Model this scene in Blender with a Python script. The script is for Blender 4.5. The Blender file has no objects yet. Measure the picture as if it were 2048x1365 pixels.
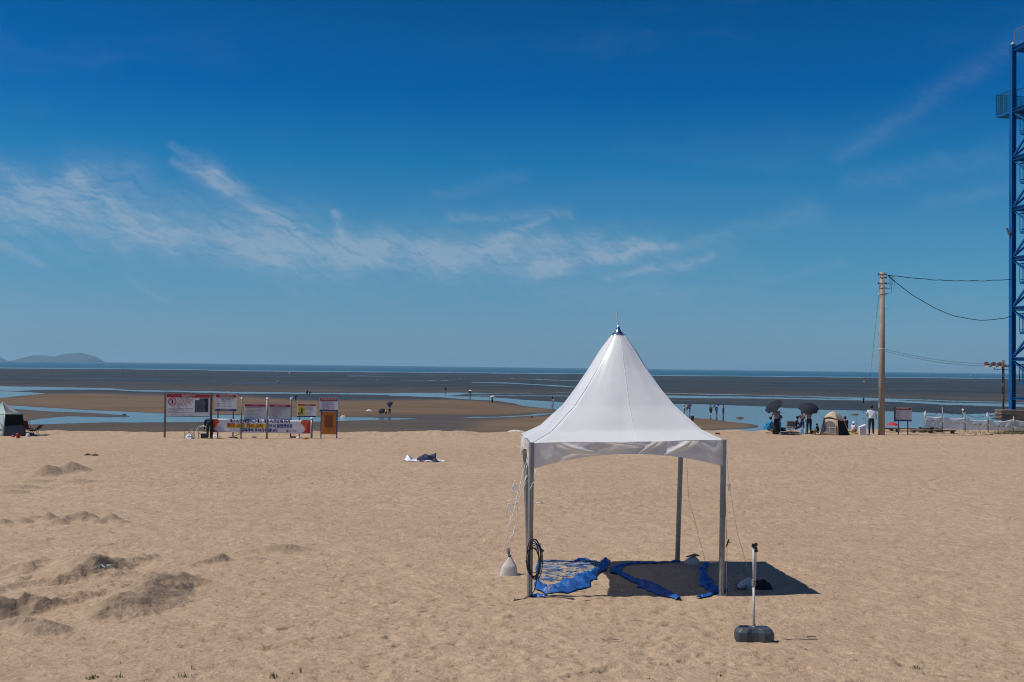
import bpy, bmesh, math, random
import numpy as np
from mathutils import Vector, Matrix, Euler
R = math.radians
random.seed(7)
sc = bpy.context.scene
COL = sc.collection

# ------------------------------------------------------------------ camera
F = 2200.0                     # focal length in pixels of the 2048 px wide photograph
CAMZ = 3.7
PITCH = math.atan(51.5 / F); ROLL = R(0.727)
_r0 = Vector((1, 0, 0)); _u0 = Vector((0, -math.sin(PITCH), math.cos(PITCH))); _f = Vector((0, math.cos(PITCH), math.sin(PITCH)))
_r = _r0 * math.cos(ROLL) + _u0 * math.sin(ROLL); _u = _u0 * math.cos(ROLL) - _r0 * math.sin(ROLL)
cam = bpy.data.cameras.new('camera'); camo = bpy.data.objects.new('camera', cam); COL.objects.link(camo)
cam.sensor_fit = 'HORIZONTAL'; cam.sensor_width = 36.0; cam.lens = 36.0 * F / 2048
cam.clip_start = 0.1; cam.clip_end = 80000
m3 = Matrix((_r, _u, -_f)).transposed()
camo.matrix_world = Matrix.Translation((0, 0, CAMZ)) @ m3.to_4x4()
sc.camera = camo

# ------------------------------------------------------------------ light, exposure
SUN_TO = Vector((-1.63, -0.18, 2.52)).normalized()     # towards the sun
sun_el = math.asin(SUN_TO.z)
sun_az = math.atan2(SUN_TO.x, SUN_TO.y)                # clockwise from +Y
sl = bpy.data.lights.new('sun', 'SUN'); sl.energy = 4.0; sl.angle = R(0.53); sl.color = (1.0, 0.95, 0.88)
so = bpy.data.objects.new('sun', sl); COL.objects.link(so)
so.rotation_euler = (-SUN_TO).to_track_quat('-Z', 'Y').to_euler(); so.location = (-20, -5, 40)
sc.view_settings.view_transform = 'Standard'; sc.view_settings.look = 'None'
sc.view_settings.exposure = 0.0; sc.view_settings.gamma = 1.0; sc.view_settings.use_curve_mapping = False
sc.cycles.filter_width = 1.05; sc.cycles.max_bounces = 8; sc.cycles.volume_bounces = 1; sc.cycles.transparent_max_bounces = 12
try:
    sc.cycles.volume_step_rate = 4; sc.cycles.volume_max_steps = 64
except Exception: pass

def direction(px, py):
    return (_r * (px - 1024) + _u * (682.5 - py) + _f * F).normalized()
def azel(px, py):
    d = direction(px, py)
    return math.degrees(math.atan2(d.x, d.y)), math.degrees(math.asin(d.z))

SKY_STRENGTH = 0.12
world = bpy.data.worlds.new('World'); sc.world = world; world.use_nodes = True
def build_world():
    nt = world.node_tree; nt.nodes.clear(); N = nt.nodes; L = nt.links
    def V(x): return x
    def setin(sock, v):
        if isinstance(v, bpy.types.NodeSocket): L.new(v, sock)
        else: sock.default_value = v
    def M(op, a, b=None, c=None, clamp=False):
        n = N.new('ShaderNodeMath'); n.operation = op; n.use_clamp = clamp
        setin(n.inputs[0], a)
        if b is not None: setin(n.inputs[1], b)
        if c is not None: setin(n.inputs[2], c)
        return n.outputs[0]
    tc = N.new('ShaderNodeTexCoord')
    sep = N.new('ShaderNodeSeparateXYZ'); L.new(tc.outputs['Generated'], sep.inputs[0])
    x, y, z = sep.outputs
    zc = M('MAXIMUM', z, 0.018)
    comb = N.new('ShaderNodeCombineXYZ'); L.new(x, comb.inputs[0]); L.new(y, comb.inputs[1]); L.new(zc, comb.inputs[2])
    sky = N.new('ShaderNodeTexSky'); sky.sky_type = 'NISHITA'; sky.sun_disc = False
    sky.sun_elevation = sun_el; sky.sun_rotation = sun_az
    sky.air_density = 1.0; sky.dust_density = 0.4; sky.ozone_density = 2.2; sky.altitude = 0
    L.new(comb.outputs[0], sky.inputs['Vector'])
    # the photograph's sky: deeper and more saturated than the model's, by elevation; above the view redder, to warm the shade
    gam = N.new('ShaderNodeGamma'); L.new(sky.outputs[0], gam.inputs[0]); gam.inputs[1].default_value = GAMMA
    mul = N.new('ShaderNodeMix'); mul.data_type = 'RGBA'; mul.blend_type = 'MULTIPLY'; mul.inputs[0].default_value = 1
    L.new(gam.outputs[0], mul.inputs[6])
    elr = N.new('ShaderNodeMapRange'); elr.inputs[1].default_value = 0; elr.inputs[2].default_value = 0.70; L.new(zc, elr.inputs[0])
    ramp = N.new('ShaderNodeValToRGB'); L.new(elr.outputs[0], ramp.inputs[0]); L.new(ramp.outputs[0], mul.inputs[7]); cr = ramp.color_ramp
    while len(cr.elements) < len(TINT): cr.elements.new(0.5)
    for e_, (pos, c_) in zip(cr.elements, TINT): e_.position = pos; e_.color = (*c_, 1)
    # --- cirrus, in azimuth / elevation degrees
    az = M('MULTIPLY', M('ARCTAN2', x, y), 57.29578)
    el = M('MULTIPLY', M('ARCSINE', z), 57.29578)
    def noise(vx, vy, scale, det=5, rough=0.6, dist=0.0, w=0.0):
        c = N.new('ShaderNodeCombineXYZ'); setin(c.inputs[0], vx); setin(c.inputs[1], vy); c.inputs[2].default_value = w
        n = N.new('ShaderNodeTexNoise'); n.inputs['Scale'].default_value = scale; n.inputs['Detail'].default_value = det
        n.inputs['Roughness'].default_value = rough; n.inputs['Distortion'].default_value = dist
        L.new(c.outputs[0], n.inputs['Vector']); return n.outputs['Fac']
    wx = M('ADD', az, M('MULTIPLY', M('SUBTRACT', noise(az, el, 0.30, 5, w=1), 0.5), 1.7))
    wy = M('ADD', el, M('MULTIPLY', M('SUBTRACT', noise(az, el, 0.40, 6, 0.62, w=5), 0.5), 1.5))
    total = None
    def add(v):
        nonlocal total
        total = v if total is None else M('ADD', total, v)
    def streak(p, q, w0, w1, amp):
        ax, ay = azel(*p); bx, by = azel(*q); dx, dy = bx - ax, by - ay; l2 = dx*dx + dy*dy
        ux = M('SUBTRACT', wx, ax); uy = M('SUBTRACT', wy, ay)
        t = M('DIVIDE', M('ADD', M('MULTIPLY', ux, dx), M('MULTIPLY', uy, dy)), l2)
        tcl = M('MINIMUM', M('MAXIMUM', t, 0.0), 1.0)
        ex = M('SUBTRACT', ux, M('MULTIPLY', tcl, dx)); ey = M('SUBTRACT', uy, M('MULTIPLY', tcl, dy))
        d2 = M('ADD', M('MULTIPLY', ex, ex), M('MULTIPLY', ey, ey))
        w = M('ADD', M('MULTIPLY', tcl, (w1 - w0) / 38.4), w0 / 38.4)
        g = M('EXPONENT', M('MULTIPLY', M('DIVIDE', d2, M('MULTIPLY', w, w)), -1.0))
        add(M('MULTIPLY', g, amp))
    for s in STREAKS: streak(*s)
    # fibres: fine noise stretched along the streaks
    fx = M('ADD', M('MULTIPLY', wx, 0.86), M('MULTIPLY', wy, -0.5)); fy = M('ADD', M('MULTIPLY', wx, 0.5), M('MULTIPLY', wy, 0.86))
    fib = noise(M('MULTIPLY', fx, 0.35), M('MULTIPLY', fy, 2.6), 1.0, 10, 0.72, 0.6, w=3)
    fib2 = noise(M('MULTIPLY', wx, 0.45), M('MULTIPLY', wy, 2.2), 0.9, 10, 0.70, 0.4, w=9)
    mod = M('ADD', M('MULTIPLY', M('SUBTRACT', M('ADD', fib, fib2), 0.78), 1.9, clamp=False), 0.22)
    mod = M('MINIMUM', M('MAXIMUM', mod, 0.0), 1.6)
    dens = M('MULTIPLY', total, mod)
    # thin veil everywhere else (also behind the camera)
    veil = M('MULTIPLY', M('MAXIMUM', M('SUBTRACT', noise(M('MULTIPLY', wx, 0.06), M('MULTIPLY', wy, 0.3), 1.0, 6, 0.6, 0.4, w=13), 0.55), 0.0), 0.22)
    dens = M('ADD', dens, M('MULTIPLY', veil, M('MINIMUM', M('MAXIMUM', M('DIVIDE', el, 4.0), 0.0), 1.0)))
    dens = M('MINIMUM', M('MAXIMUM', dens, 0.0), 0.62)
    cl = N.new('ShaderNodeMix'); cl.data_type = 'RGBA'; L.new(dens, cl.inputs[0])
    L.new(mul.outputs[2], cl.inputs[6]); cl.inputs[7].default_value = (*[c / SKY_STRENGTH for c in CLOUD], 1)
    bg = N.new('ShaderNodeBackground'); L.new(cl.outputs[2], bg.inputs[0]); bg.inputs[1].default_value = SKY_STRENGTH
    out = N.new('ShaderNodeOutputWorld'); L.new(bg.outputs[0], out.inputs[0])
GAMMA = 1.0; TINT = [(0.0053, (0.2369, 0.4346, 0.7685)), (0.0235, (0.2369, 0.4346, 0.7685)), (0.0754, (0.1974, 0.4164, 0.6594)), (0.166, (0.1489, 0.4371, 0.6206)), (0.2559, (0.0429, 0.3846, 0.6277)), (0.3447, (0.002, 0.2898, 0.6033)), (0.4011, (0.002, 0.2796, 0.5718)), (0.4569, (0.002, 0.2499, 0.5081)), (1.0, (0.10, 0.2499, 0.5081))]; CLOUD = (0.33, 0.42, 0.54)
STREAKS = [  # (from, to, half-width at each end in photo pixels, strength)
    ((345, 290), (430, 345), 8, 22, 0.30), ((350, 325), (460, 375), 8, 16, 0.35), ((430, 350), (600, 465), 20, 14, 0.42),
    ((-150, 420), (130, 400), 60, 45, 0.5), ((0, 330), (90, 390), 14, 22, 0.25), ((140, 345), (240, 430), 10, 22, 0.35),
    ((150, 340), (260, 350), 30, 40, 0.22), ((130, 420), (330, 480), 50, 35, 0.35), ((250, 470), (520, 490), 30, 40, 0.33),
    ((500, 500), (760, 505), 18, 24, 0.50), ((700, 500), (900, 520), 30, 30, 0.42), ((668, 425), (690, 475), 6, 16, 0.45),
    ((560, 535), (700, 545), 16, 22, 0.30), ((760, 480), (1000, 500), 20, 28, 0.28), ((880, 520), (1120, 540), 28, 24, 0.28),
    ((900, 435), (1140, 425), 10, 12, 0.24), ((960, 500), (1090, 440), 16, 6, 0.36), ((1000, 500), (1190, 475), 18, 14, 0.34),
    ((1080, 530), (1300, 500), 24, 10, 0.40), ((1200, 515), (1340, 490), 14, 8, 0.34), ((1290, 505), (1620, 425), 8, 26, 0.14),
    ((1210, 560), (1420, 515), 8, 10, 0.36), ((1180, 500), (1260, 485), 10, 8, 0.25), ((0, 490), (90, 525), 8, 8, 0.22),
    ((245, 560), (330, 600), 6, 6, 0.18), ((1120, 590), (1380, 590), 20, 20, 0.12), ((1500, 570), (1680, 525), 6, 8, 0.10),
    ((1680, 310), (2040, 80), 16, 22, 0.10), ((1700, 360), (2100, 300), 18, 30, 0.10), ((1860, 400), (2200, 350), 14, 26, 0.10),
    ((880, 390), (1040, 355), 10, 20, 0.10), ((-700, 380), (-150, 430), 60, 60, 0.4),
    ((-300, 420), (560, 470), 95, 70, 0.17), ((500, 490), (1300, 510), 60, 45, 0.17), ((300, 420), (620, 470), 50, 60, 0.12), ((600, 560), (1500, 560), 60, 50, 0.07), ((0, 620), (1900, 640), 60, 50, 0.06), ((1000, 470), (1450, 500), 50, 30, 0.10)]
build_world()

# ------------------------------------------------------------------ maths helpers
rx, ry, rz = [np.array(v) for v in (_r, _u, _f)]
def flat_z(y):
    return np.interp(y, [80, 107, 165, 260, 400, 800, 1600, 9000], [-2.6, -3.0, -3.7, -4.8, -5.8, -7.2, -8.0, -8.0])
def G(px, py, z=0.0):
    d = direction(px, py); t = (z - CAMZ) / d.z
    return Vector((d.x * t, d.y * t, z))
def GF(px, py):
    """pixel -> point of the tidal flat"""
    d = direction(px, py); z = -4.0
    for _ in range(40):
        t = (z - CAMZ) / d.z; z = float(flat_z(d.y * t))
    return Vector((d.x * t, d.y * t, z))
def h2(i, j, seed):
    n = (i.astype(np.int64) * 374761393 + j.astype(np.int64) * 668265263 + seed * 144269504) & 0xffffffff
    n = ((n ^ (n >> 13)) * 1274126177) & 0xffffffff
    return ((n ^ (n >> 16)) & 0xffffff) / 16777215.0
def vn(x, y, seed=0):
    i = np.floor(x); j = np.floor(y); fx = x - i; fy = y - j
    fx = fx * fx * (3 - 2 * fx); fy = fy * fy * (3 - 2 * fy)
    a = h2(i, j, seed); b = h2(i + 1, j, seed); c = h2(i, j + 1, seed); d = h2(i + 1, j + 1, seed)
    return (a * (1 - fx) + b * fx) * (1 - fy) + (c * (1 - fx) + d * fx) * fy
def fbm(x, y, o=4, seed=0):
    s = 0; a = 0.5
    for k in range(o):
        s = s + a * (vn(x, y, seed + k * 17) - 0.5); x = x * 2.03 + 11.3; y = y * 2.03 - 7.1; a *= 0.55
    return s
def prints(x, y, cell, A, la, lb, seed, keep=1.0):
    i0 = np.floor(x / cell); j0 = np.floor(y / cell); out = np.zeros_like(x)
    for di in (-1, 0, 1):
        for dj in (-1, 0, 1):
            i = i0 + di; j = j0 + dj
            cx = (i + h2(i, j, seed)) * cell; cy = (j + h2(i, j, seed + 1)) * cell
            th = (h2(i, j, seed + 2) - 0.5) * 2.0; s = 0.6 + 0.8 * h2(i, j, seed + 3)
            w = (h2(i, j, seed + 4) < keep) * (0.4 + 0.9 * h2(i, j, seed + 5))
            dx = x - cx; dy = y - cy; c = np.cos(th); sn = np.sin(th)
            q = ((dx * c + dy * sn) / (la * s)) ** 2 + ((-dx * sn + dy * c) / (lb * s)) ** 2
            out -= A * w * (1 - 0.9 * q) * np.exp(-q)
    return out

def bump_at(px, py, dx=0, dy=0):
    p = G(px, py); return p.x + dx, p.y + dy
MOUNDS = []   # (x, y, half-length, half-width, angle, height, sharp)
def mound(px, py, a, b, ang, h, k=1.0): x, y = bump_at(px, py); MOUNDS.append((x, y, a * 1.1, b * 1.15, R(ang), h * (0.95 if h > .24 else .8), k))
RIDGES = []   # polylines of heaped sand
def ridge(pts, w, h, seed): RIDGES.append(([bump_at(*p) for p in pts], w, h * 1.25, seed))
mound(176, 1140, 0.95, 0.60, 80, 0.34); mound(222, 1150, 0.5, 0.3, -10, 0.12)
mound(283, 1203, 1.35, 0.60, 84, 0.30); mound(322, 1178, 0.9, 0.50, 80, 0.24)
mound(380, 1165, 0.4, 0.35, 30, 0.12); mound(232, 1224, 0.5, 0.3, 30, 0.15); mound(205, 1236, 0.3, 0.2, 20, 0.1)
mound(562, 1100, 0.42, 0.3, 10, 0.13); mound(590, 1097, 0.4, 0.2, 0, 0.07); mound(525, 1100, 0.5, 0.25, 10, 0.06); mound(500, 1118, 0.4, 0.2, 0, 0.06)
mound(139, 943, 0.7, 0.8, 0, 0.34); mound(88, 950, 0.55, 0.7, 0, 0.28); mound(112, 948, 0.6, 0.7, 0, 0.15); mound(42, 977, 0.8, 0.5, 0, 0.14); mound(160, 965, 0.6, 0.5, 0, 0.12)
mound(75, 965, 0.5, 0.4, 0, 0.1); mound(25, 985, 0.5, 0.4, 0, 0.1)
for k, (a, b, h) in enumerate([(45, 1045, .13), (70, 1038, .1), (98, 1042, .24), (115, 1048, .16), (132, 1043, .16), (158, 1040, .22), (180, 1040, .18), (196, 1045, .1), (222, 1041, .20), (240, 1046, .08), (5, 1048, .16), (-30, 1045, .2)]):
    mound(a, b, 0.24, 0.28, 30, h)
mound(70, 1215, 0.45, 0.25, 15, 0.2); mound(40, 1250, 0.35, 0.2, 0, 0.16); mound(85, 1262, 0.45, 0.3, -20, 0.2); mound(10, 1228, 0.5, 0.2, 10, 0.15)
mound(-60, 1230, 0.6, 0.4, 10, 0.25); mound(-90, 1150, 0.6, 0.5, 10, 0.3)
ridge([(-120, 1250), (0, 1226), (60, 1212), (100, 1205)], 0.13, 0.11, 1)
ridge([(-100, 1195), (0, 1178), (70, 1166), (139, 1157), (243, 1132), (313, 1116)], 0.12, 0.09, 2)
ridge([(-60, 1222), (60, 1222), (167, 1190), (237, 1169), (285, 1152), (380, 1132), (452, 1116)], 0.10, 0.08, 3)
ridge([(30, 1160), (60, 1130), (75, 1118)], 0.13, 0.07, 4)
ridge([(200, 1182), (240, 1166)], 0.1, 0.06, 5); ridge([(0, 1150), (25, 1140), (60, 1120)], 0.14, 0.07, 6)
TRACKS = [([(-200, 985), (200, 972), (420, 969), (760, 968)], 0.18, 0.03), ([(-200, 1092), (100, 1083), (430, 1078), (800, 1077), (1100, 1074)], 0.13, 0.035),
          ([(-200, 1100), (400, 1089), (760, 1082), (1100, 1083)], 0.10, 0.03), ([(380, 1052), (640, 1053), (900, 1050)], 0.12, 0.03),
          ([(1100, 1010), (1500, 975), (1700, 960), (2200, 962)], 0.12, 0.02), ([(2200, 1010), (1990, 1003), (1880, 985), (1850, 968), (1900, 950), (2200, 935)], 0.12, 0.02)]
TRACKS = [([bump_at(*p) for p in pts], w, h) for pts, w, h in TRACKS]
def seg_dist(x, y, pts):
    best = np.full_like(x, 1e9); side = np.zeros_like(x)
    for (ax, ay), (bx, by) in zip(pts[:-1], pts[1:]):
        dx, dy = bx - ax, by - ay; l2 = dx * dx + dy * dy
        t = np.clip(((x - ax) * dx + (y - ay) * dy) / l2, 0, 1)
        d = np.hypot(x - ax - t * dx, y - ay - t * dy); best = np.minimum(best, d)
    return best
def relief(x, y, want_dug_shade=False):
    x = np.asarray(x, float); y = np.asarray(y, float)
    h = 0.05 * fbm(x / 2.6, y / 2.6, 3, 5) + 0.045 * fbm(x / 0.55, y / 0.45, 3, 9) + 0.05 * fbm(x / 9, y / 9, 2, 40)
    area = np.clip(0.65 + 1.6 * fbm(x / 6, y / 6, 2, 77), 0.25, 1.2)
    h = h + area * (prints(x, y, 0.40, 0.047, 0.16, 0.08, 100, 0.85) + prints(x, y, 0.25, 0.028, 0.085, 0.05, 200, 0.8))
    h = h + 0.012 * fbm(x / 0.12, y / 0.10, 2, 61)
    dug_shade = np.zeros_like(x)
    for (mx, my, a, b, th, hh, k) in MOUNDS:
        near = (np.abs(x - mx) < 4 * a + 4 * b) & (np.abs(y - my) < 4 * a + 4 * b)
        if not near.any(): continue
        xx = x[near]; yy = y[near]; dx = xx - mx; dy = yy - my; c = math.cos(th); s = math.sin(th)
        ns = fbm(xx / 0.22, yy / 0.22, 3, 33)
        q = np.sqrt(((dx * c + dy * s) / a) ** 2 + ((-dx * s + dy * c) / b) ** 2) * (1 + 0.5 * ns)
        g = np.clip(1 - q, 0, 1); g = g * g * (3 - 2 * g) * 0.2 + g * 0.8
        lump = np.abs(fbm(xx / 0.10, yy / 0.10, 3, 44)) * 0.5 + np.clip(fbm(xx / 0.06, yy / 0.06, 2, 45), 0, 1) * 0.35
        h[near] += hh * g * (1 + 0.25 * ns) + 0.045 * lump * np.clip(g * 3, 0, 1) * min(1, hh * 5)
        side = np.clip(0.55 + (xx - mx + 0.25 * ns) / 0.5, 0.15, 1) if hh > .2 else 1.0     # freshly turned sand tone weighted to the right flank as painted shade
        dug_shade[near] = np.maximum(dug_shade[near], np.clip(g * 3.0, 0, 1) * min(1, 0.45 + hh * 2) * side)
    for pts, w, hh, sd in RIDGES:
        xs = [p[0] for p in pts]; ys = [p[1] for p in pts]
        near = (x > min(xs) - 1) & (x < max(xs) + 1) & (y > min(ys) - 1) & (y < max(ys) + 1)
        if not near.any(): continue
        xx = x[near]; yy = y[near]; n = fbm(xx / 0.2, yy / 0.2, 3, 50 + sd)
        d = seg_dist(xx, yy, pts) + 0.10 * n; g = np.exp(-(d / w) ** 2) - 0.55 * np.exp(-((d - 2.1 * w) / w) ** 2)
        brk = np.clip(0.5 + 2.2 * fbm(xx / 0.5, yy / 0.5, 3, 60 + sd), 0, 1.3)
        h[near] += hh * g * brk + 0.05 * np.clip(g, 0, 1) * np.abs(fbm(xx / 0.07, yy / 0.07, 2, 71)) * brk
        dug_shade[near] = np.maximum(dug_shade[near], 0.6 * np.clip(g, 0, 1) * brk)
    for pts, w, hh in TRACKS:
        xs = [p[0] for p in pts]; ys = [p[1] for p in pts]
        near = (x > min(xs) - 1) & (x < max(xs) + 1) & (y > min(ys) - 1) & (y < max(ys) + 1)
        if not near.any(): continue
        xx = x[near]; yy = y[near]
        d = seg_dist(xx, yy, pts) + 0.12 * fbm(xx / 1.5, yy / 1.5, 2, 90); g = np.exp(-(d / w) ** 2)
        br = np.clip(0.5 + 2 * fbm(xx / 2.5, yy / 2.5, 2, 91), 0, 1)
        h[near] += -1.9 * hh * g * br + 1.0 * hh * np.exp(-((d - 2 * w) / w) ** 2) * br
    return (h, dug_shade) if want_dug_shade else h
_HG = None
def HZ(x, y):
    """height of the sand under a point, from one pre-computed 3 cm grid (exact relief outside it)"""
    global _HG
    if -13 < x < 14.9 and 11 < y < 29.9:
        if _HG is None:
            gx = np.arange(-13, 15.01, 0.03); gy = np.arange(11, 30.01, 0.03); _HG = relief(*np.meshgrid(gx, gy))
        i = (x + 13) / 0.03; j = (y - 11) / 0.03; i0 = int(i); j0 = int(j); u = i - i0; v = j - j0
        return float((_HG[j0, i0] * (1 - u) + _HG[j0, i0 + 1] * u) * (1 - v) + (_HG[j0 + 1, i0] * (1 - u) + _HG[j0 + 1, i0 + 1] * u) * v)
    return float(relief(np.array([float(x)]), np.array([float(y)]))[0])
def GS(px, py, sink=0.0):
    p = G(px, py); p.z = HZ(p.x, p.y) - sink; return p

# ------------------------------------------------------------------ materials
def mat(name, color, rough=0.7, metal=0.0, spec=0.5, var=0.12, vscale=6.0, bump=0.0, bscale=40.0, trans=0.0, alpha=1.0, coat=0.0, color2=None, coords='Object'):
    m = bpy.data.materials.new(name); m.use_nodes = True; nt = m.node_tree; N = nt.nodes; L = nt.links
    b = N['Principled BSDF']; b.inputs['Roughness'].default_value = rough; b.inputs['Metallic'].default_value = metal
    b.inputs['Specular IOR Level'].default_value = spec; b.inputs['Coat Weight'].default_value = coat
    tc = N.new('ShaderNodeTexCoord'); no = N.new('ShaderNodeTexNoise'); no.inputs['Scale'].default_value = vscale
    no.inputs['Detail'].default_value = 5; no.inputs['Roughness'].default_value = 0.6
    L.new(tc.outputs[coords], no.inputs['Vector'])
    mx = N.new('ShaderNodeMix'); mx.data_type = 'RGBA'
    c2 = color2 if color2 else tuple(min(1, c * (1 + var)) for c in color)
    c1 = color if color2 else tuple(c * (1 - var) for c in color)
    mx.inputs[6].default_value = (*c1, 1); mx.inputs[7].default_value = (*c2, 1)
    rp = N.new('ShaderNodeMapRange'); rp.inputs[1].default_value = 0.3; rp.inputs[2].default_value = 0.7
    L.new(no.outputs['Fac'], rp.inputs[0]); L.new(rp.outputs[0], mx.inputs[0]); L.new(mx.outputs[2], b.inputs['Base Color'])
    if bump:
        n2 = N.new('ShaderNodeTexNoise'); n2.inputs['Scale'].default_value = bscale; n2.inputs['Detail'].default_value = 4
        L.new(tc.outputs[coords], n2.inputs['Vector'])
        bp = N.new('ShaderNodeBump'); bp.inputs['Strength'].default_value = bump; bp.inputs['Distance'].default_value = 0.02
        L.new(n2.outputs['Fac'], bp.inputs['Height']); L.new(bp.outputs[0], b.inputs['Normal'])
    out = N['Material Output']
    if trans:
        t = N.new('ShaderNodeBsdfTranslucent'); L.new(mx.outputs[2], t.inputs[0]); ms = N.new('ShaderNodeMixShader'); ms.inputs[0].default_value = trans
        L.new(b.outputs[0], ms.inputs[1]); L.new(t.outputs[0], ms.inputs[2]); L.new(ms.outputs[0], out.inputs[0])
    if alpha < 1: b.inputs['Alpha'].default_value = alpha
    return m
M = {}
def mk(k, *a, **kw): M[k] = mat(k, *a, **kw); return M[k]

# ------------------------------------------------------------------ mesh helpers
class MB:
    def __init__(s): s.v = []; s.f = []; s.mi = []
    def add(s, vs, fs, mi=0):
        o = len(s.v); s.v += [tuple(p) for p in vs]; s.f += [tuple(i + o for i in f) for f in fs]; s.mi += [mi] * len(fs); return s
    def box(s, c, d, rot=None, mi=0, taper=1.0):
        x, y, z = d[0] / 2, d[1] / 2, d[2] / 2; t = taper
        vs = [Vector(p) for p in [(-x, -y, -z), (x, -y, -z), (x, y, -z), (-x, y, -z), (-x * t, -y * t, z), (x * t, -y * t, z), (x * t, y * t, z), (-x * t, y * t, z)]]
        if rot: e = Euler(rot).to_matrix(); vs = [e @ v for v in vs]
        vs = [v + Vector(c) for v in vs]
        return s.add(vs, [(3, 2, 1, 0), (4, 5, 6, 7), (0, 1, 5, 4), (1, 2, 6, 5), (2, 3, 7, 6), (3, 0, 4, 7)], mi)
    def beam(s, p, q, w, d, mi=0):
        p = Vector(p); q = Vector(q); a = (q - p).normalized(); up = Vector((0, 0, 1)) if abs(a.z) < 0.95 else Vector((0, 1, 0))
        sx = a.cross(up).normalized() * w / 2; sy = sx.cross(a).normalized() * d / 2
        vs = [p - sx - sy, p + sx - sy, p + sx + sy, p - sx + sy, q - sx - sy, q + sx - sy, q + sx + sy, q - sx + sy]
        return s.add(vs, [(3, 2, 1, 0), (4, 5, 6, 7), (0, 1, 5, 4), (1, 2, 6, 5), (2, 3, 7, 6), (3, 0, 4, 7)], mi)
    def tube(s, pts, r, n=8, mi=0, caps=True):
        pts = [Vector(p) for p in pts]; rs = r if isinstance(r, (list, tuple)) else [r] * len(pts)
        vs = []; ref = None
        for k, p in enumerate(pts):
            a = (pts[min(k + 1, len(pts) - 1)] - pts[max(k - 1, 0)])
            a = a.normalized() if a.length > 1e-9 else Vector((0, 0, 1))
            if ref is None or abs(ref.dot(a)) > 0.98: ref = Vector((0, 0, 1)) if abs(a.z) < 0.9 else Vector((0, 1, 0))
            x = a.cross(ref).normalized(); y = x.cross(a).normalized(); ref = y
            for j in range(n):
                t = 2 * math.pi * j / n; vs.append(p + (x * math.cos(t) + y * math.sin(t)) * rs[k])
        fs = []
        for k in range(len(pts) - 1):
            for j in range(n):
                a0 = k * n + j; b0 = k * n + (j + 1) % n; fs.append((a0, b0, b0 + n, a0 + n))
        if caps: fs += [tuple(range(n))[::-1], tuple(range((len(pts) - 1) * n, len(pts) * n))]
        return s.add(vs, fs, mi)
    def lathe(s, prof, n=16, c=(0, 0, 0), mi=0, sx=1, sy=1):
        vs = []
        for r, z in prof:
            for j in range(n):
                t = 2 * math.pi * j / n; vs.append((c[0] + r * math.cos(t) * sx, c[1] + r * math.sin(t) * sy, c[2] + z))
        fs = [(k * n + j, k * n + (j + 1) % n, (k + 1) * n + (j + 1) % n, (k + 1) * n + j) for k in range(len(prof) - 1) for j in range(n)]
        fs += [tuple(range(n))[::-1], tuple(range((len(prof) - 1) * n, len(prof) * n))]
        return s.add(vs, fs, mi)
    def prism(s, pts, y0, y1, mi=0):
        """outline of (x, z) points, extruded from y0 to y1"""
        n = len(pts); vs = [(p[0], y0, p[1]) for p in pts] + [(p[0], y1, p[1]) for p in pts]
        fs = [tuple(range(n)), tuple(range(n, 2 * n))[::-1]] + [(j, j + n, (j + 1) % n + n, (j + 1) % n) for j in range(n)]
        return s.add(vs, fs, mi)
    def sheet(s, fn, nu, nv, mi=0):
        vs = [fn(i / nu, j / nv) for j in range(nv + 1) for i in range(nu + 1)]
        fs = [(j * (nu + 1) + i, j * (nu + 1) + i + 1, (j + 1) * (nu + 1) + i + 1, (j + 1) * (nu + 1) + i) for j in range(nv) for i in range(nu)]
        return s.add(vs, fs, mi)
def obj(name, mb, m, parent=None, smooth=False, loc=None, rot=None, bevel=0, label=None, kind=None, thick=0):
    me = bpy.data.meshes.new(name); me.from_pydata(mb.v, [], mb.f)
    for mm in (m if isinstance(m, (list, tuple)) else [m]): me.materials.append(M[mm] if isinstance(mm, str) else mm)
    if any(mb.mi): me.polygons.foreach_set('material_index', mb.mi)
    if smooth: me.polygons.foreach_set('use_smooth', [True] * len(me.polygons))
    me.update(); bm = bmesh.new(); bm.from_mesh(me); bmesh.ops.recalc_face_normals(bm, faces=bm.faces); bm.to_mesh(me); bm.free()
    o = bpy.data.objects.new(name, me); COL.objects.link(o)
    if parent: o.parent = parent
    if loc is not None: o.location = loc
    if rot is not None: o.rotation_euler = rot
    if bevel:
        b = o.modifiers.new('bevel', 'BEVEL'); b.width = bevel; b.segments = 2; b.limit_method = 'ANGLE'
    if thick:
        b = o.modifiers.new('thick', 'SOLIDIFY'); b.thickness = thick
    if label: o['label'] = label
    if kind: o['kind'] = kind
    return o
def thing(name, label, cat, loc=(0, 0, 0), rz=0.0, group=None):
    o = bpy.data.objects.new(name, None); COL.objects.link(o); o.empty_display_size = 0.2
    o.location = loc; o.rotation_euler = (0, 0, rz); o['label'] = label; o['category'] = cat
    if group: o['group'] = group
    return o
def tag(o, label, cat, group=None):
    o['label'] = label; o['category'] = cat
    if group: o['group'] = group
    return o
def structure(o): o['kind'] = 'structure'; return o
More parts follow.
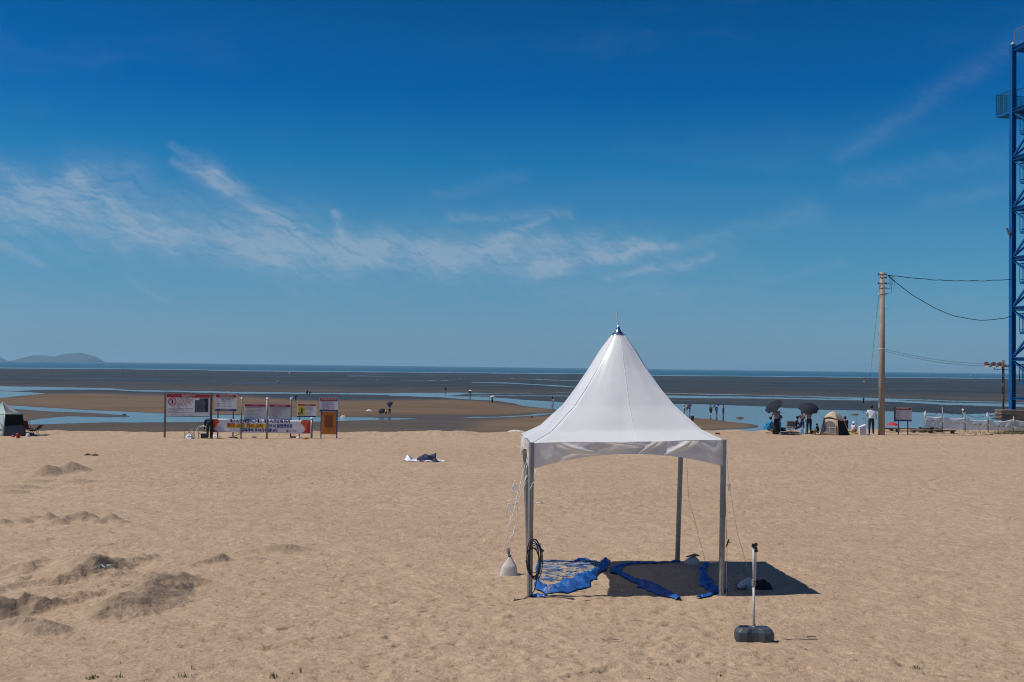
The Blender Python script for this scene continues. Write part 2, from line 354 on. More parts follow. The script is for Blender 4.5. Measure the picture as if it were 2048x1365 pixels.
def grid_object(name, X, Y, Z, m, attr=None, facemask=None, smooth=True):
    nr, nc = X.shape; co = np.stack([X, Y, Z], -1).reshape(-1, 3).astype(np.float32)
    idx = np.arange(nr * nc).reshape(nr, nc)
    q = np.stack([idx[:-1, :-1], idx[:-1, 1:], idx[1:, 1:], idx[1:, :-1]], -1).reshape(-1, 4)
    if facemask is not None:
        q = q[facemask.reshape(-1)]
        used = np.zeros(nr * nc, bool); used[q.reshape(-1)] = True
        remap = np.cumsum(used) - 1; q = remap[q]; co = co[used]
        if attr is not None: attr = {k: v.reshape(-1)[used] for k, v in attr.items()}
    me = bpy.data.meshes.new(name); me.vertices.add(len(co)); me.vertices.foreach_set('co', co.reshape(-1))
    me.loops.add(q.size); me.loops.foreach_set('vertex_index', q.reshape(-1).astype(np.int32))
    me.polygons.add(len(q)); me.polygons.foreach_set('loop_start', np.arange(0, q.size, 4, dtype=np.int32))
    if attr is not None:
        for k, v in attr.items():
            a = me.attributes.new(k, 'FLOAT', 'POINT'); a.data.foreach_set('value', v.reshape(-1).astype(np.float32))
    me.update(calc_edges=True); me.validate()
    me.polygons.foreach_set('use_smooth', np.full(len(me.polygons), smooth))
    me.materials.append(m); o = bpy.data.objects.new(name, me); COL.objects.link(o); return o

# ================================================================== SETTING
def sand_material():
    m = bpy.data.materials.new('dry_sand'); m.use_nodes = True; nt = m.node_tree; N = nt.nodes; L = nt.links
    b = N['Principled BSDF']; b.inputs['Roughness'].default_value = 0.95; b.inputs['Specular IOR Level'].default_value = 0.15
    tc = N.new('ShaderNodeTexCoord')
    def noise(scale, det=5, rough=0.6, mp=None):
        n = N.new('ShaderNodeTexNoise'); n.inputs['Scale'].default_value = scale; n.inputs['Detail'].default_value = det; n.inputs['Roughness'].default_value = rough
        if mp:
            mm = N.new('ShaderNodeMapping'); mm.inputs['Scale'].default_value = mp; L.new(tc.outputs['Object'], mm.inputs[0]); L.new(mm.outputs[0], n.inputs['Vector'])
        else: L.new(tc.outputs['Object'], n.inputs['Vector'])
        return n.outputs['Fac']
    def mix(f, a, c, lo=0.35, hi=0.65):
        r = N.new('ShaderNodeMapRange'); r.inputs[1].default_value = lo; r.inputs[2].default_value = hi; L.new(f, r.inputs[0])
        x = N.new('ShaderNodeMix'); x.data_type = 'RGBA'; L.new(r.outputs[0], x.inputs[0])
        for s, v in ((6, a), (7, c)):
            if isinstance(v, tuple): x.inputs[s].default_value = (*v, 1)
            else: L.new(v, x.inputs[s])
        return x.outputs[2]
    c = mix(noise(0.12, 4), SAND_A, SAND_B)
    c2 = mix(noise(1.6, 5), tuple(0.90 * v for v in SAND_A), tuple(1.05 * v for v in SAND_B))
    x = N.new('ShaderNodeMix'); x.data_type = 'RGBA'; x.inputs[0].default_value = 0.5; L.new(c, x.inputs[6]); L.new(c2, x.inputs[7]); c = x.outputs[2]
    # fine dark and light grains
    g = noise(55, 3, 0.7)
    sp = mix(g, (0.80, 0.80, 0.80), (1.16, 1.16, 1.16), 0.3, 0.7)
    x = N.new('ShaderNodeMix'); x.data_type = 'RGBA'; x.blend_type = 'MULTIPLY'; x.inputs[0].default_value = 1; L.new(c, x.inputs[6]); L.new(sp, x.inputs[7]); c = x.outputs[2]
    for sc_, lo_, hi_ in ((7.0, 0.93, 1.06), (19.0, 0.92, 1.07)):     # damp and shelly flecks
        x = N.new('ShaderNodeMix'); x.data_type = 'RGBA'; x.blend_type = 'MULTIPLY'; x.inputs[0].default_value = 1; L.new(c, x.inputs[6]); L.new(mix(noise(sc_, 3, 0.6), (lo_,) * 3, (hi_,) * 3, 0.38, 0.62), x.inputs[7]); c = x.outputs[2]
    at = N.new('ShaderNodeAttribute'); at.attribute_name = 'dug_shade'
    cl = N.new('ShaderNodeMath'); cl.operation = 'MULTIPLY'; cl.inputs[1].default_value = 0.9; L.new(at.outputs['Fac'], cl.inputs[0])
    x = N.new('ShaderNodeMix'); x.data_type = 'RGBA'; L.new(cl.outputs[0], x.inputs[0]); L.new(c, x.inputs[6]); L.new(mix(noise(9, 5), DUG_SHADE_A, DUG_SHADE_B), x.inputs[7]); c = x.outputs[2]
    L.new(c, b.inputs['Base Color'])
    h = N.new('ShaderNodeMath'); h.operation = 'ADD'; L.new(noise(14, 5, 0.65), h.inputs[0])
    k = N.new('ShaderNodeMath'); k.operation = 'MULTIPLY'; k.inputs[1].default_value = 2.2; L.new(noise(3.2, 4, 0.6), k.inputs[0]); L.new(k.outputs[0], h.inputs[1])
    bp = N.new('ShaderNodeBump'); bp.inputs['Strength'].default_value = 0.8; bp.inputs['Distance'].default_value = 0.045
    L.new(h.outputs[0], bp.inputs['Height']); L.new(bp.outputs[0], b.inputs['Normal'])
    return m
SAND_A = (0.410, 0.287, 0.186); SAND_B = (0.475, 0.342, 0.226); DUG_SHADE_A = (0.25, 0.18, 0.122); DUG_SHADE_B = (0.31, 0.225, 0.155)  # last pair: damp turned sand, also painted on the mounds' shaded flank
M['dry_sand'] = sand_material()

def edge_y(x):      # where the dry beach ends and drops to the tidal flat
    return np.interp(x, [-60, -27, -17.6, -7.5, 0, 14.3, 22, 32, 60], [55, 56.5, 57.4, 59.5, 61.5, 66.0, 69.5, 71.5, 76]) + 1.6 * fbm(x / 3.0, x * 0 + 3.3, 3, 7)
def build_beach():
    v = np.concatenate([np.arange(2000, 1400, -30.0), np.arange(1400, 863, -0.95)])
    D = F * CAMZ / (v - 734.0); D[0] = 5.0
    D = np.clip(D, 5.0, None); top = D[-1]
    us = np.linspace(-0.66, 0.66, 960)
    ex = us * (top + 3)
    X = us[None, :] * (D[:, None] + 3)
    frac = (D - D[0]) / (top - D[0])
    Y = D[:, None] + 0 * X
    Ee = edge_y(us * 66)[None, :]
    # far rows bend to follow the edge
    wgt = np.clip((D[:, None] - 40) / (top - 40), 0, 1)
    Y = Y + wgt * (Ee - top)
    H, dug_shade = relief(X, Y, True)
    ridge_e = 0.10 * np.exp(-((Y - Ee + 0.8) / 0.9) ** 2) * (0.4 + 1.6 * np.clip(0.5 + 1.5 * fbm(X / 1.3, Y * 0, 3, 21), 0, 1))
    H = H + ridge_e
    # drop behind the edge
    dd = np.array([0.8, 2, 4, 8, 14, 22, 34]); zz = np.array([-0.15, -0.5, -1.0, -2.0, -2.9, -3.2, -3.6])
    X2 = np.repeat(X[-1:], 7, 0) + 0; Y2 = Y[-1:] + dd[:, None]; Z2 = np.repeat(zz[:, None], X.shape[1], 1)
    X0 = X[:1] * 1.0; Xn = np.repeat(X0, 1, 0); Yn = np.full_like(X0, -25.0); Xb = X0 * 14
    Xa = np.concatenate([Xb, X, X2]); Ya = np.concatenate([Yn, Y, Y2]); Za = np.concatenate([H[:1], H, Z2]); Da = np.concatenate([dug_shade[:1], dug_shade, 0 * X2])
    o = grid_object('beach', Xa, Ya, Za, M['dry_sand'], {'dug_shade': Da}); structure(o); o['label'] = 'dry trampled sand beach'
build_beach()

def flat_material(name, wetlo, wethi, attr=True):
    """wet mud / sand of the tidal flat: brown where it has dried (attribute 'dry'), else dark, streaked and shining"""
    m = bpy.data.materials.new(name); m.use_nodes = True; nt = m.node_tree; N = nt.nodes; L = nt.links
    b = N['Principled BSDF']; tc = N.new('ShaderNodeTexCoord')
    def noise(sx, sy, det=5, rough=0.6, w=0):
        mm = N.new('ShaderNodeMapping'); mm.inputs['Scale'].default_value = (sx, sy, 1); mm.inputs['Location'].default_value = (w, w, 0); L.new(tc.outputs['Object'], mm.inputs[0])
        n = N.new('ShaderNodeTexNoise'); n.inputs['Scale'].default_value = 1; n.inputs['Detail'].default_value = det; n.inputs['Roughness'].default_value = rough
        L.new(mm.outputs[0], n.inputs['Vector']); return n.outputs['Fac']
    def rng(f, lo, hi, a=0.0, c=1.0):
        r = N.new('ShaderNodeMapRange'); r.inputs[1].default_value = lo; r.inputs[2].default_value = hi; r.inputs[3].default_value = a; r.inputs[4].default_value = c; L.new(f, r.inputs[0]); return r.outputs[0]
    def mix(f, a, c):
        x = N.new('ShaderNodeMix'); x.data_type = 'RGBA'; L.new(f, x.inputs[0])
        for s, v in ((6, a), (7, c)):
            if isinstance(v, tuple): x.inputs[s].default_value = (*v, 1)
            else: L.new(v, x.inputs[s])
        return x.outputs[2]
    def mth(op, a, c):
        n = N.new('ShaderNodeMath'); n.operation = op
        for i, v in enumerate((a, c)):
            if isinstance(v, (int, float)): n.inputs[i].default_value = v
            else: L.new(v, n.inputs[i])
        return n.outputs[0]
    dry = N.new('ShaderNodeAttribute'); dry.attribute_name = 'dry'
    mud = mix(rng(noise(0.02, 0.012, 6), .35, .65), MUD_A, MUD_B)
    bar = mix(rng(noise(0.035, 0.09, 6, w=9), .35, .65), BAR_A, BAR_B)
    col = mix(dry.outputs['Fac'], mud, bar); L.new(col, b.inputs['Base Color'])
    # film of water standing in streaks across the mud
    film = mth('MAXIMUM', rng(noise(0.006, 0.030, 8, 0.62), 0.56, 0.66, 0, .75), rng(noise(0.03, 0.10, 8, 0.66, 31), 0.60, 0.68, 0, .7))
    film = mth('MULTIPLY', film, mth('SUBTRACT', 1.0, dry.outputs['Fac']))
    rough = mth('SUBTRACT', MUD_ROUGH, mth('MULTIPLY', film, MUD_ROUGH - 0.16))
    rough = mth('ADD', rough, mth('MULTIPLY', dry.outputs['Fac'], 0.35)); L.new(rough, b.inputs['Roughness'])
    sp = mth('ADD', MUD_SPEC, mth('MULTIPLY', film, FILM_SPEC)); sp = mth('SUBTRACT', sp, mth('MULTIPLY', dry.outputs['Fac'], MUD_SPEC - 0.05)); L.new(sp, b.inputs['Specular IOR Level'])
    n2 = noise(2.2, 2.2, 6, 0.65, 5); n3 = noise(0.4, 0.9, 4, 0.6, 15)
    hsum = mth('ADD', n2, mth('MULTIPLY', n3, 3.0)); 
    bp = N.new('ShaderNodeBump'); bp.inputs['Distance'].default_value = 0.05; L.new(hsum, bp.inputs['Height'])
    L.new(mth('MULTIPLY', mth('SUBTRACT', 1.0, mth('MULTIPLY', film, 0.75)), MUD_BUMP), bp.inputs['Strength']); L.new(bp.outputs[0], b.inputs['Normal'])
    return m
def water_material(name, col, rough, bump, sx, sy, dist, spec=0.5):
    m = bpy.data.materials.new(name); m.use_nodes = True; nt = m.node_tree; N = nt.nodes; L = nt.links
    b = N['Principled BSDF']; b.inputs['Base Color'].default_value = (*col, 1); b.inputs['Roughness'].default_value = rough; b.inputs['IOR'].default_value = 1.33
    b.inputs['Specular IOR Level'].default_value = spec
    tc = N.new('ShaderNodeTexCoord'); hs = []
    for k, s in ((1, 1), (2.7, 0.5)):
        mm = N.new('ShaderNodeMapping'); mm.inputs['Scale'].default_value = (sx * k, sy * k, 1); L.new(tc.outputs['Object'], mm.inputs[0])
        n = N.new('ShaderNodeTexNoise'); n.inputs['Scale'].default_value = 1; n.inputs['Detail'].default_value = 4; L.new(mm.outputs[0], n.inputs['Vector'])
        q = N.new('ShaderNodeMath'); q.operation = 'MULTIPLY'; q.inputs[1].default_value = s; L.new(n.outputs['Fac'], q.inputs[0]); hs.append(q.outputs[0])
    a = N.new('ShaderNodeMath'); L.new(hs[0], a.inputs[0]); L.new(hs[1], a.inputs[1])
    bp = N.new('ShaderNodeBump'); bp.inputs['Strength'].default_value = bump; bp.inputs['Distance'].default_value = dist; L.new(a.outputs[0], bp.inputs['Height']); L.new(bp.outputs[0], b.inputs['Normal'])
    return m
MUD_A = (0.027, 0.033, 0.032); MUD_B = (0.048, 0.051, 0.046); BAR_A = (0.125, 0.085, 0.055); BAR_B = (0.175, 0.125, 0.085)
MUD_ROUGH = 0.60; MUD_SPEC = 0.22; FILM_SPEC = 0.3; MUD_BUMP = 0.5
M['mud'] = flat_material('wet_mud', 0, 1)
M['pool'] = water_material('shallow_pool_water', (0.05, 0.06, 0.06), 0.06, 0.20, 1.5, 2.5, 0.03)
M['sea'] = water_material('sea_water', (0.008, 0.040, 0.052), 0.22, 1.0, 0.10, 0.16, 1.2, 0.36)

def zA(pts): return [(x / 4.096, 730 + y / 4.096) for x, y in pts]
def zB(pts): return [(500 + x / 5.12, 725 + y / 5.12) for x, y in pts]
def zC(pts): return [(880 + x / 6.4, 725 + y / 6.4) for x, y in pts]
def zD(pts): return [(1300 + x / 4.452, 735 + y / 4.452) for x, y in pts]
def zE(pts): return [(1760 + x / 7.11, 735 + y / 7.11) for x, y in pts]
WATER = [
    zA([(-1500, 170), (0, 174), (400, 179), (850, 190), (1100, 207), (2048, 221)]) + zB([(700, 311), (1400, 316), (2048, 312)]) + zC([(800, 392)])
    + zC([(800, 397), (300, 410), (0, 440)]) + zB([(1700, 350), (1400, 334), (900, 325), (0, 319)]) + zA([(1500, 223), (1100, 216), (950, 206), (700, 202), (520, 200), (250, 207), (160, 213), (0, 210), (-1500, 215)]),
    zA([(-1500, 232), (0, 214), (180, 219), (380, 231), (300, 240), (150, 258), (0, 270), (-1500, 330)]),
    zA([(-1500, 290), (70, 331), (400, 350), (900, 378), (1350, 395), (2048, 412)]) + zB([(500, 558), (900, 560), (1350, 564), (1750, 573), (1600, 580), (1200, 592), (900, 606), (500, 612)])
    + zA([(2048, 462), (1340, 470), (900, 468), (500, 478), (230, 486), (200, 460), (330, 438), (560, 422), (900, 426), (1080, 421), (950, 408), (700, 392), (350, 379), (150, 363), (0, 350), (-1500, 400)]),
    zC([(-300, 420), (0, 430), (450, 436), (800, 455), (1200, 485), (1600, 512)]) + [(1210, 806)] + zD([(0, 348), (250, 330), (600, 334), (1000, 348), (1400, 372), (2040, 388)]) + zE([(600, 640), (1200, 664), (1600, 650), (3500, 690)]) + [(2600, 900), (1480, 900)]
    + zD([(560, 590), (500, 562), (700, 556), (850, 549), (960, 536), (970, 524), (900, 508), (700, 488), (500, 460), (330, 444)]) + [(1250, 838)] + zC([(1500, 608), (1430, 600), (1100, 560), (900, 520), (700, 492), (300, 468), (0, 447), (-300, 437)]),
    zC([(430, 424), (1700, 424)]) + zD([(150, 250), (900, 262), (2040, 287)]) + zE([(900, 502), (2048, 522), (3500, 560), (3500, 610), (2048, 562), (900, 530), (300, 498), (0, 490)]) + zD([(2040, 299), (900, 279), (150, 272)]) + zC([(1700, 436), (430, 434)]),
    zC([(700, 391), (1700, 391)]) + zD([(100, 226), (1000, 244), (2040, 276)]) + zE([(900, 470), (3500, 520), (3500, 535), (900, 482), (0, 464)]) + zD([(1000, 249), (100, 233)]) + zC([(1700, 397), (700, 396)]),
    zC([(250, 702), (700, 694), (1000, 676), (1200, 662), (1520, 640), (1500, 655), (1200, 678), (1000, 690), (700, 707), (400, 712)]),
    zC([(400, 250), (900, 262), (1300, 285), (1750, 312), (1750, 322), (1300, 298), (900, 272), (400, 258)]),
    zB([(1000, 137), (1400, 140), (1500, 146), (1000, 143)]), zB([(1500, 180), (2048, 186), (2048, 190), (1600, 186)]),
    zC([(900, 205), (1850, 238), (1850, 246), (900, 209)]),
]
DRY = [
    zA([(-1500, 335), (0, 273), (150, 262), (380, 238), (700, 236), (1350, 252), (2048, 262)]) + zB([(700, 400), (1500, 392), (2048, 395)]) + zC([(0, 478), (700, 515), (1100, 570), (1450, 606), (1480, 640), (1200, 650), (800, 668), (0, 665)])
    + zB([(1400, 545), (600, 556)]) + zA([(2048, 412), (1350, 395), (900, 378), (400, 350), (70, 331), (-1500, 290)]),
    zD([(330, 444), (500, 460), (700, 488), (930, 515), (850, 549), (700, 556), (500, 562), (300, 560), (100, 520)]),
    zC([(600, 760), (1000, 720), (1500, 680), (1500, 900), (300, 900)]),
]
def inside(px, py, poly):
    r = np.zeros(px.shape, bool); n = len(poly)
    for i in range(n):
        x1, y1 = poly[i]; x2, y2 = poly[(i + 1) % n]
        if y1 == y2: continue
        c = (y1 > py) != (y2 > py)
        r ^= c & (px < (x2 - x1) * (py - y1) / (y2 - y1) + x1)
    return r
def build_flat():
    us = np.arange(-500, 2560, 2.0)
    hor = lambda u: 734 + (u - 1024) * 0.01269
    shore = lambda u: np.interp(u, [-600, 0, 340, 500, 900, 1190, 1300, 1760, 2048, 2700], [733, 735.6, 738.4, 741.5, 745, 747.8, 750.5, 754.6, 757, 763])
    t = np.concatenate([np.linspace(0, 0.055, 26), np.linspace(0.055, 0.72, 300)[1:], np.linspace(0.72, 1, 30)[1:]])
    U = np.repeat(us[None], len(t), 0); s0 = (shore(us) - hor(us))[None]; s1 = 180.0
    dv = s0 + (s1 - s0) * t[:, None]; Vv = hor(us)[None] + dv
    d = (rx[None, None] * (U - 1024)[..., None] + ry[None, None] * (682.5 - Vv)[..., None] + rz[None, None] * F)
    z = np.full(U.shape, -4.0)
    for _ in range(60): tt = (z - CAMZ) / d[..., 2]; z = flat_z(d[..., 1] * tt)
    X = d[..., 0] * tt; Y = d[..., 1] * tt; Z = z
    amp = np.clip(dv / 60, 0.15, 1.4)
    Vn = Vv + 2.6 * amp * fbm(X / 22, Y / 30, 5, 3) + 1.2 * amp * fbm(X / 5, Y / 9, 3, 13); Un = U + 14 * fbm(X / 9 + 3, Y / 14, 4, 23)
    water = np.zeros(U.shape, bool)
    for p in WATER: water |= inside(Un, Vn, p)
    # surf / wet film at the shoreline
    water |= (Vv - shore(us)[None] + 0.8 * fbm(X / 60, Y / 60, 3, 81) < 1.5)
    dry = np.zeros(U.shape)
    for p in DRY: dry = np.maximum(dry, inside(Un, Vn, p).astype(float))
    near = np.clip((dv - 88) / 22, 0, 1); dry = np.maximum(dry, near * (0.55 + 0.5 * fbm(X / 10, Y / 14, 3, 71)))
    dry = np.maximum(dry, 0.30 * np.exp(-((dv - 52) / 7) ** 2))
    dry[water] = 0
    k = 7
    for _ in range(2):
        c = np.cumsum(np.pad(dry, ((k, k), (0, 0)), mode='edge'), 0); dry = (c[2 * k:] - c[:-2 * k]) / (2 * k)
        c = np.cumsum(np.pad(dry, ((0, 0), (9, 9)), mode='edge'), 1); dry = (c[:, 18:] - c[:, :-18]) / 18
        dry = dry[:U.shape[0], :U.shape[1]]
    dry = np.clip(dry * 1.1 + 0.5 * fbm(X / 14, Y / 40, 4, 55) * (dry > 0.04), 0, 1)
    fm = water[:-1, :-1] & water[1:, 1:] | water[1:, :-1] & water[:-1, 1:]
    Z = Z + np.where(water, 0, 0.05 * fbm(X / 12, Y / 18, 3, 99))
    Z[water] -= 0.02
    a = grid_object('tidal_flat', X, Y, Z, M['mud'], {'dry': dry}, ~fm); structure(a); a['label'] = 'wet grey mud flat with brown sand bars'
    a = grid_object('tidal_pools', X, Y, Z, M['pool'], None, fm); structure(a); a['label'] = 'shallow tidal pools and channels'
build_flat()
mb = MB(); mb.add([(-26000, 900, -8.04), (26000, 900, -8.04), (26000, 26000, -8.04), (-26000, 26000, -8.04)], [(0, 1, 2, 3)])
structure(obj('sea', mb, M['sea']))

# islands
mk('island_rock', (0.010, 0.022, 0.030), 0.9, var=0.3, vscale=0.004)
def island(label, D, prof, depth):
    t = thing('island', label, 'island', direction(prof[0][0], 700) * 0 + Vector(((np.mean([p[0] for p in prof]) - 1024) / F * D, D, -8)))
    x0 = prof[0][0]; x1 = prof[-1][0]; cx = t.location.x
    def fn(u, v):
        px = x0 + (x1 - x0) * u; hor = 734 + (px - 1024) * 0.01269 + F * 11.7 / D * 1.0 + 0.8
        top = np.interp(px, [p[0] for p in prof], [p[1] for p in prof]); h = max(0, (hor - top)) / F * D
        w = v * 2 - 1; s = max(0.0, 1 - w * w) ** 0.8
        x = (px - 1024) / F * D - cx; y = w * depth
        n = float(fbm(np.array([x / 260.0]), np.array([y / 260.0 + 3]), 4, 8)[0])
        return (x, y, h * s * (1 + 0.35 * n) - 1)
    m_ = MB(); m_.sheet(fn, 90, 16); obj('land', m_, 'island_rock', t, smooth=True)
    return t
island('low hazy twin-humped island on the left horizon', 20000, [(44, 722), (55, 716), (68, 712), (82, 711), (95, 713), (106, 715.5), (114, 716), (124, 712), (138, 708.5), (150, 708), (160, 707), (168, 708), (180, 712), (188, 716), (194, 722.5)], 500)
island('faint hazy headland cut off by the left picture edge', 22000, [(-160, 720), (-100, 705), (-50, 702), (-20, 708), (-4, 714), (3, 719.5)], 300)

# ------------------------------------------------------------------ sea air
HAZE = 4e-5
hz = bpy.data.materials.new('sea_air'); hz.use_nodes = True; hn = hz.node_tree
hn.nodes.clear(); ho = hn.nodes.new('ShaderNodeOutputMaterial'); hv = hn.nodes.new('ShaderNodeVolumePrincipled')
hv.inputs['Color'].default_value = (0.52, 0.82, 1.0, 1); hv.inputs['Density'].default_value = HAZE; hv.inputs['Anisotropy'].default_value = 0.2
hn.links.new(hv.outputs[0], ho.inputs['Volume'])
mb = MB(); mb.box((0, 13500, 55), (56000, 28000, 128)); o = obj('haze', mb, hz); o['kind'] = 'stuff'

# ================================================================== OBJECT MATERIALS
mk('canopy_vinyl', (0.87, 0.87, 0.875), 0.32, color2=(0.79, 0.785, 0.77), vscale=1.1, bump=0.10, bscale=5, trans=0.22, spec=0.5)
mk('skirt_vinyl', (0.88, 0.84, 0.80), 0.35, var=0.06, vscale=3.0, bump=0.15, bscale=6, trans=0.36)
mk('galvanised', (0.27, 0.26, 0.245), 0.40, metal=0.35, var=0.15, vscale=12)
mk('bright_steel', (0.62, 0.62, 0.62), 0.22, metal=1.0, var=0.05)
mk('white_rope', (0.78, 0.78, 0.76), 0.8, var=0.05)
mk('black_rubber', (0.012, 0.012, 0.013), 0.5, var=0.2)
mk('grey_plastic', (0.055, 0.062, 0.072), 0.45, var=0.12, vscale=5, bump=0.05)
mk('pole_white', (0.55, 0.54, 0.52), 0.4, var=0.08)
mk('tarp_blue', (0.012, 0.095, 0.34), 0.42, var=0.35, vscale=14, bump=0.9, bscale=22, trans=0.08)
mk('sack_white', (0.55, 0.50, 0.44), 0.75, var=0.10, vscale=14, bump=0.3, bscale=60)
mk('black_cloth', (0.010, 0.010, 0.012), 0.8, var=0.3)
mk('charcoal_cloth', (0.03, 0.033, 0.045), 0.7, var=0.2)
mk('navy_cloth', (0.015, 0.022, 0.07), 0.75, var=0.3, vscale=10)
mk('white_cloth', (0.72, 0.72, 0.76), 0.8, var=0.06, vscale=8)
mk('off_white', (0.58, 0.56, 0.52), 0.8, var=0.08)
mk('sign_white', (0.66, 0.645, 0.68), 0.5, var=0.05, vscale=3)
mk('sign_grey', (0.50, 0.485, 0.50), 0.5, var=0.05, vscale=3)
mk('sign_red', (0.33, 0.012, 0.014), 0.5, var=0.08)
mk('sign_crimson', (0.30, 0.012, 0.05), 0.5, var=0.08)
mk('sign_navy', (0.012, 0.03, 0.16), 0.5, var=0.08)
mk('print_white', (0.72, 0.70, 0.72), 0.6, var=0.01)
mk('print_red', (0.42, 0.012, 0.02), 0.6, var=0.01)
mk('print_dark', (0.03, 0.03, 0.04), 0.6, var=0.01)
mk('print_grey', (0.12, 0.11, 0.12), 0.6, var=0.01)
mk('print_blue', (0.006, 0.035, 0.20), 0.6, var=0.01)
mk('print_yellow', (0.62, 0.50, 0.02), 0.6, var=0.05)
mk('warning_yellow', (0.55, 0.43, 0.01), 0.5, var=0.05)
mk('photo_dark', (0.035, 0.032, 0.055), 0.5, color2=(0.09, 0.10, 0.13), vscale=3.0)
mk('photo_black', (0.004, 0.008, 0.012), 0.5)
mk('orange_panel', (0.52, 0.17, 0.008), 0.5, var=0.08, vscale=3)
mk('rust_panel', (0.20, 0.05, 0.008), 0.6, var=0.15)
mk('banner_white', (0.80, 0.79, 0.84), 0.6, var=0.04, vscale=2, trans=0.15)
mk('banner_red', (0.52, 0.045, 0.02), 0.6, color2=(0.62, 0.13, 0.02), vscale=1.5)
mk('banner_crimson', (0.42, 0.01, 0.035), 0.6, var=0.1)
mk('banner_gold', (0.75, 0.30, 0.04), 0.6, var=0.1)
mk('post_brown', (0.16, 0.12, 0.10), 0.6, var=0.2, vscale=8)
mk('post_steel', (0.22, 0.21, 0.20), 0.45, metal=0.4, var=0.2, vscale=8)
mk('wood_grey', (0.22, 0.165, 0.125), 0.85, var=0.3, vscale=7, bump=0.3, bscale=30)
mk('wood_dark', (0.10, 0.065, 0.045), 0.85, var=0.3, vscale=7, bump=0.3, bscale=30)
mk('pole_concrete', (0.30, 0.235, 0.185), 0.85, var=0.14, vscale=2.5, bump=0.2, bscale=30)
mk('tower_blue', (0.002, 0.095, 0.28), 0.45, var=0.08, vscale=2)
mk('net_green', (0.01, 0.09, 0.09), 0.7, alpha=0.22)
mk('net_white', (0.85, 0.87, 0.90), 0.6, var=0.06, vscale=1.2, trans=0.4, alpha=0.62)
mk('tape_yellow', (0.62, 0.57, 0.42), 0.6, var=0.08)
mk('skin', (0.42, 0.24, 0.17), 0.6, var=0.08)
mk('hair_black', (0.012, 0.010, 0.010), 0.6, var=0.2)
mk('dark_trousers', (0.018, 0.018, 0.022), 0.8, var=0.3)
mk('denim', (0.03, 0.05, 0.11), 0.8, var=0.3)
mk('grey_shirt', (0.24, 0.21, 0.225), 0.8, var=0.1)
mk('white_shirt', (0.72, 0.72, 0.76), 0.8, var=0.04)
mk('blue_cloth', (0.01, 0.22, 0.42), 0.7, var=0.15)
mk('teal_cloth', (0.02, 0.14, 0.15), 0.7, var=0.15)
mk('maroon_cloth', (0.12, 0.03, 0.03), 0.8, var=0.15)
mk('purple_cloth', (0.035, 0.015, 0.05), 0.8, var=0.2)
mk('tan_cloth', (0.30, 0.21, 0.14), 0.8, var=0.15)
mk('red_cloth', (0.42, 0.02, 0.03), 0.8, var=0.15)
mk('pink_cloth', (0.60, 0.30, 0.36), 0.8, color2=(0.72, 0.66, 0.66), vscale=12)
mk('yellow_cloth', (0.70, 0.48, 0.02), 0.8, var=0.1)
mk('umbrella_blue', (0.01, 0.10, 0.42), 0.5, var=0.1)
mk('umbrella_navy', (0.012, 0.02, 0.12), 0.5, var=0.1)
mk('umbrella_grey', (0.06, 0.055, 0.085), 0.5, var=0.1)
mk('umbrella_black', (0.020, 0.024, 0.034), 0.85, spec=0.2, var=0.15)
mk('tent_grey', (0.13, 0.145, 0.155), 0.6, var=0.08, vscale=4, bump=0.2, bscale=8)
mk('tent_pale', (0.36, 0.46, 0.43), 0.6, var=0.08)
mk('tent_base', (0.075, 0.085, 0.11), 0.7, var=0.15)
mk('tent_dark', (0.004, 0.004, 0.005), 0.9)
mk('tent_beige', (0.50, 0.40, 0.28), 0.7, var=0.08, vscale=4, bump=0.2, bscale=8)
mk('tent_brown', (0.36, 0.17, 0.08), 0.7, var=0.15)
mk('tent_mesh', (0.13, 0.12, 0.135), 0.8, var=0.2, vscale=20)
mk('orange_cloth', (0.24, 0.065, 0.01), 0.7, var=0.15)
mk('camo', (0.10, 0.07, 0.04), 0.8, color2=(0.45, 0.36, 0.26), vscale=16)
mk('bag_blue', (0.03, 0.38, 0.62), 0.5, color2=(0.70, 0.76, 0.80), vscale=9)
mk('lantern_red', (0.30, 0.012, 0.008), 0.4, var=0.2)
mk('mat_olive', (0.20, 0.19, 0.13), 0.8, var=0.2)
mk('mat_side', (0.52, 0.40, 0.32), 0.8, var=0.1)
mk('cooler_white', (0.55, 0.52, 0.54), 0.5, var=0.06)
mk('navy_plastic', (0.01, 0.022, 0.06), 0.5, var=0.15)
mk('rock_orange', (0.35, 0.13, 0.05), 0.9, var=0.3, vscale=8)
mk('stone', (0.20, 0.15, 0.13), 0.9, var=0.3, vscale=8)
mk('driftwood', (0.11, 0.085, 0.07), 0.9, var=0.3, vscale=8)
mk('grass_green', (0.075, 0.115, 0.03), 0.8, color2=(0.14, 0.13, 0.05), vscale=30)
mk('grass_dry', (0.20, 0.17, 0.07), 0.8, color2=(0.08, 0.11, 0.03), vscale=20)
mk('horn_grey', (0.26, 0.22, 0.20), 0.5, var=0.15)
mk('boat_white', (0.75, 0.75, 0.75), 0.5, var=0.03)
mk('wire_black', (0.02, 0.02, 0.022), 0.6)
mk('wire_grey', (0.16, 0.17, 0.18), 0.6)

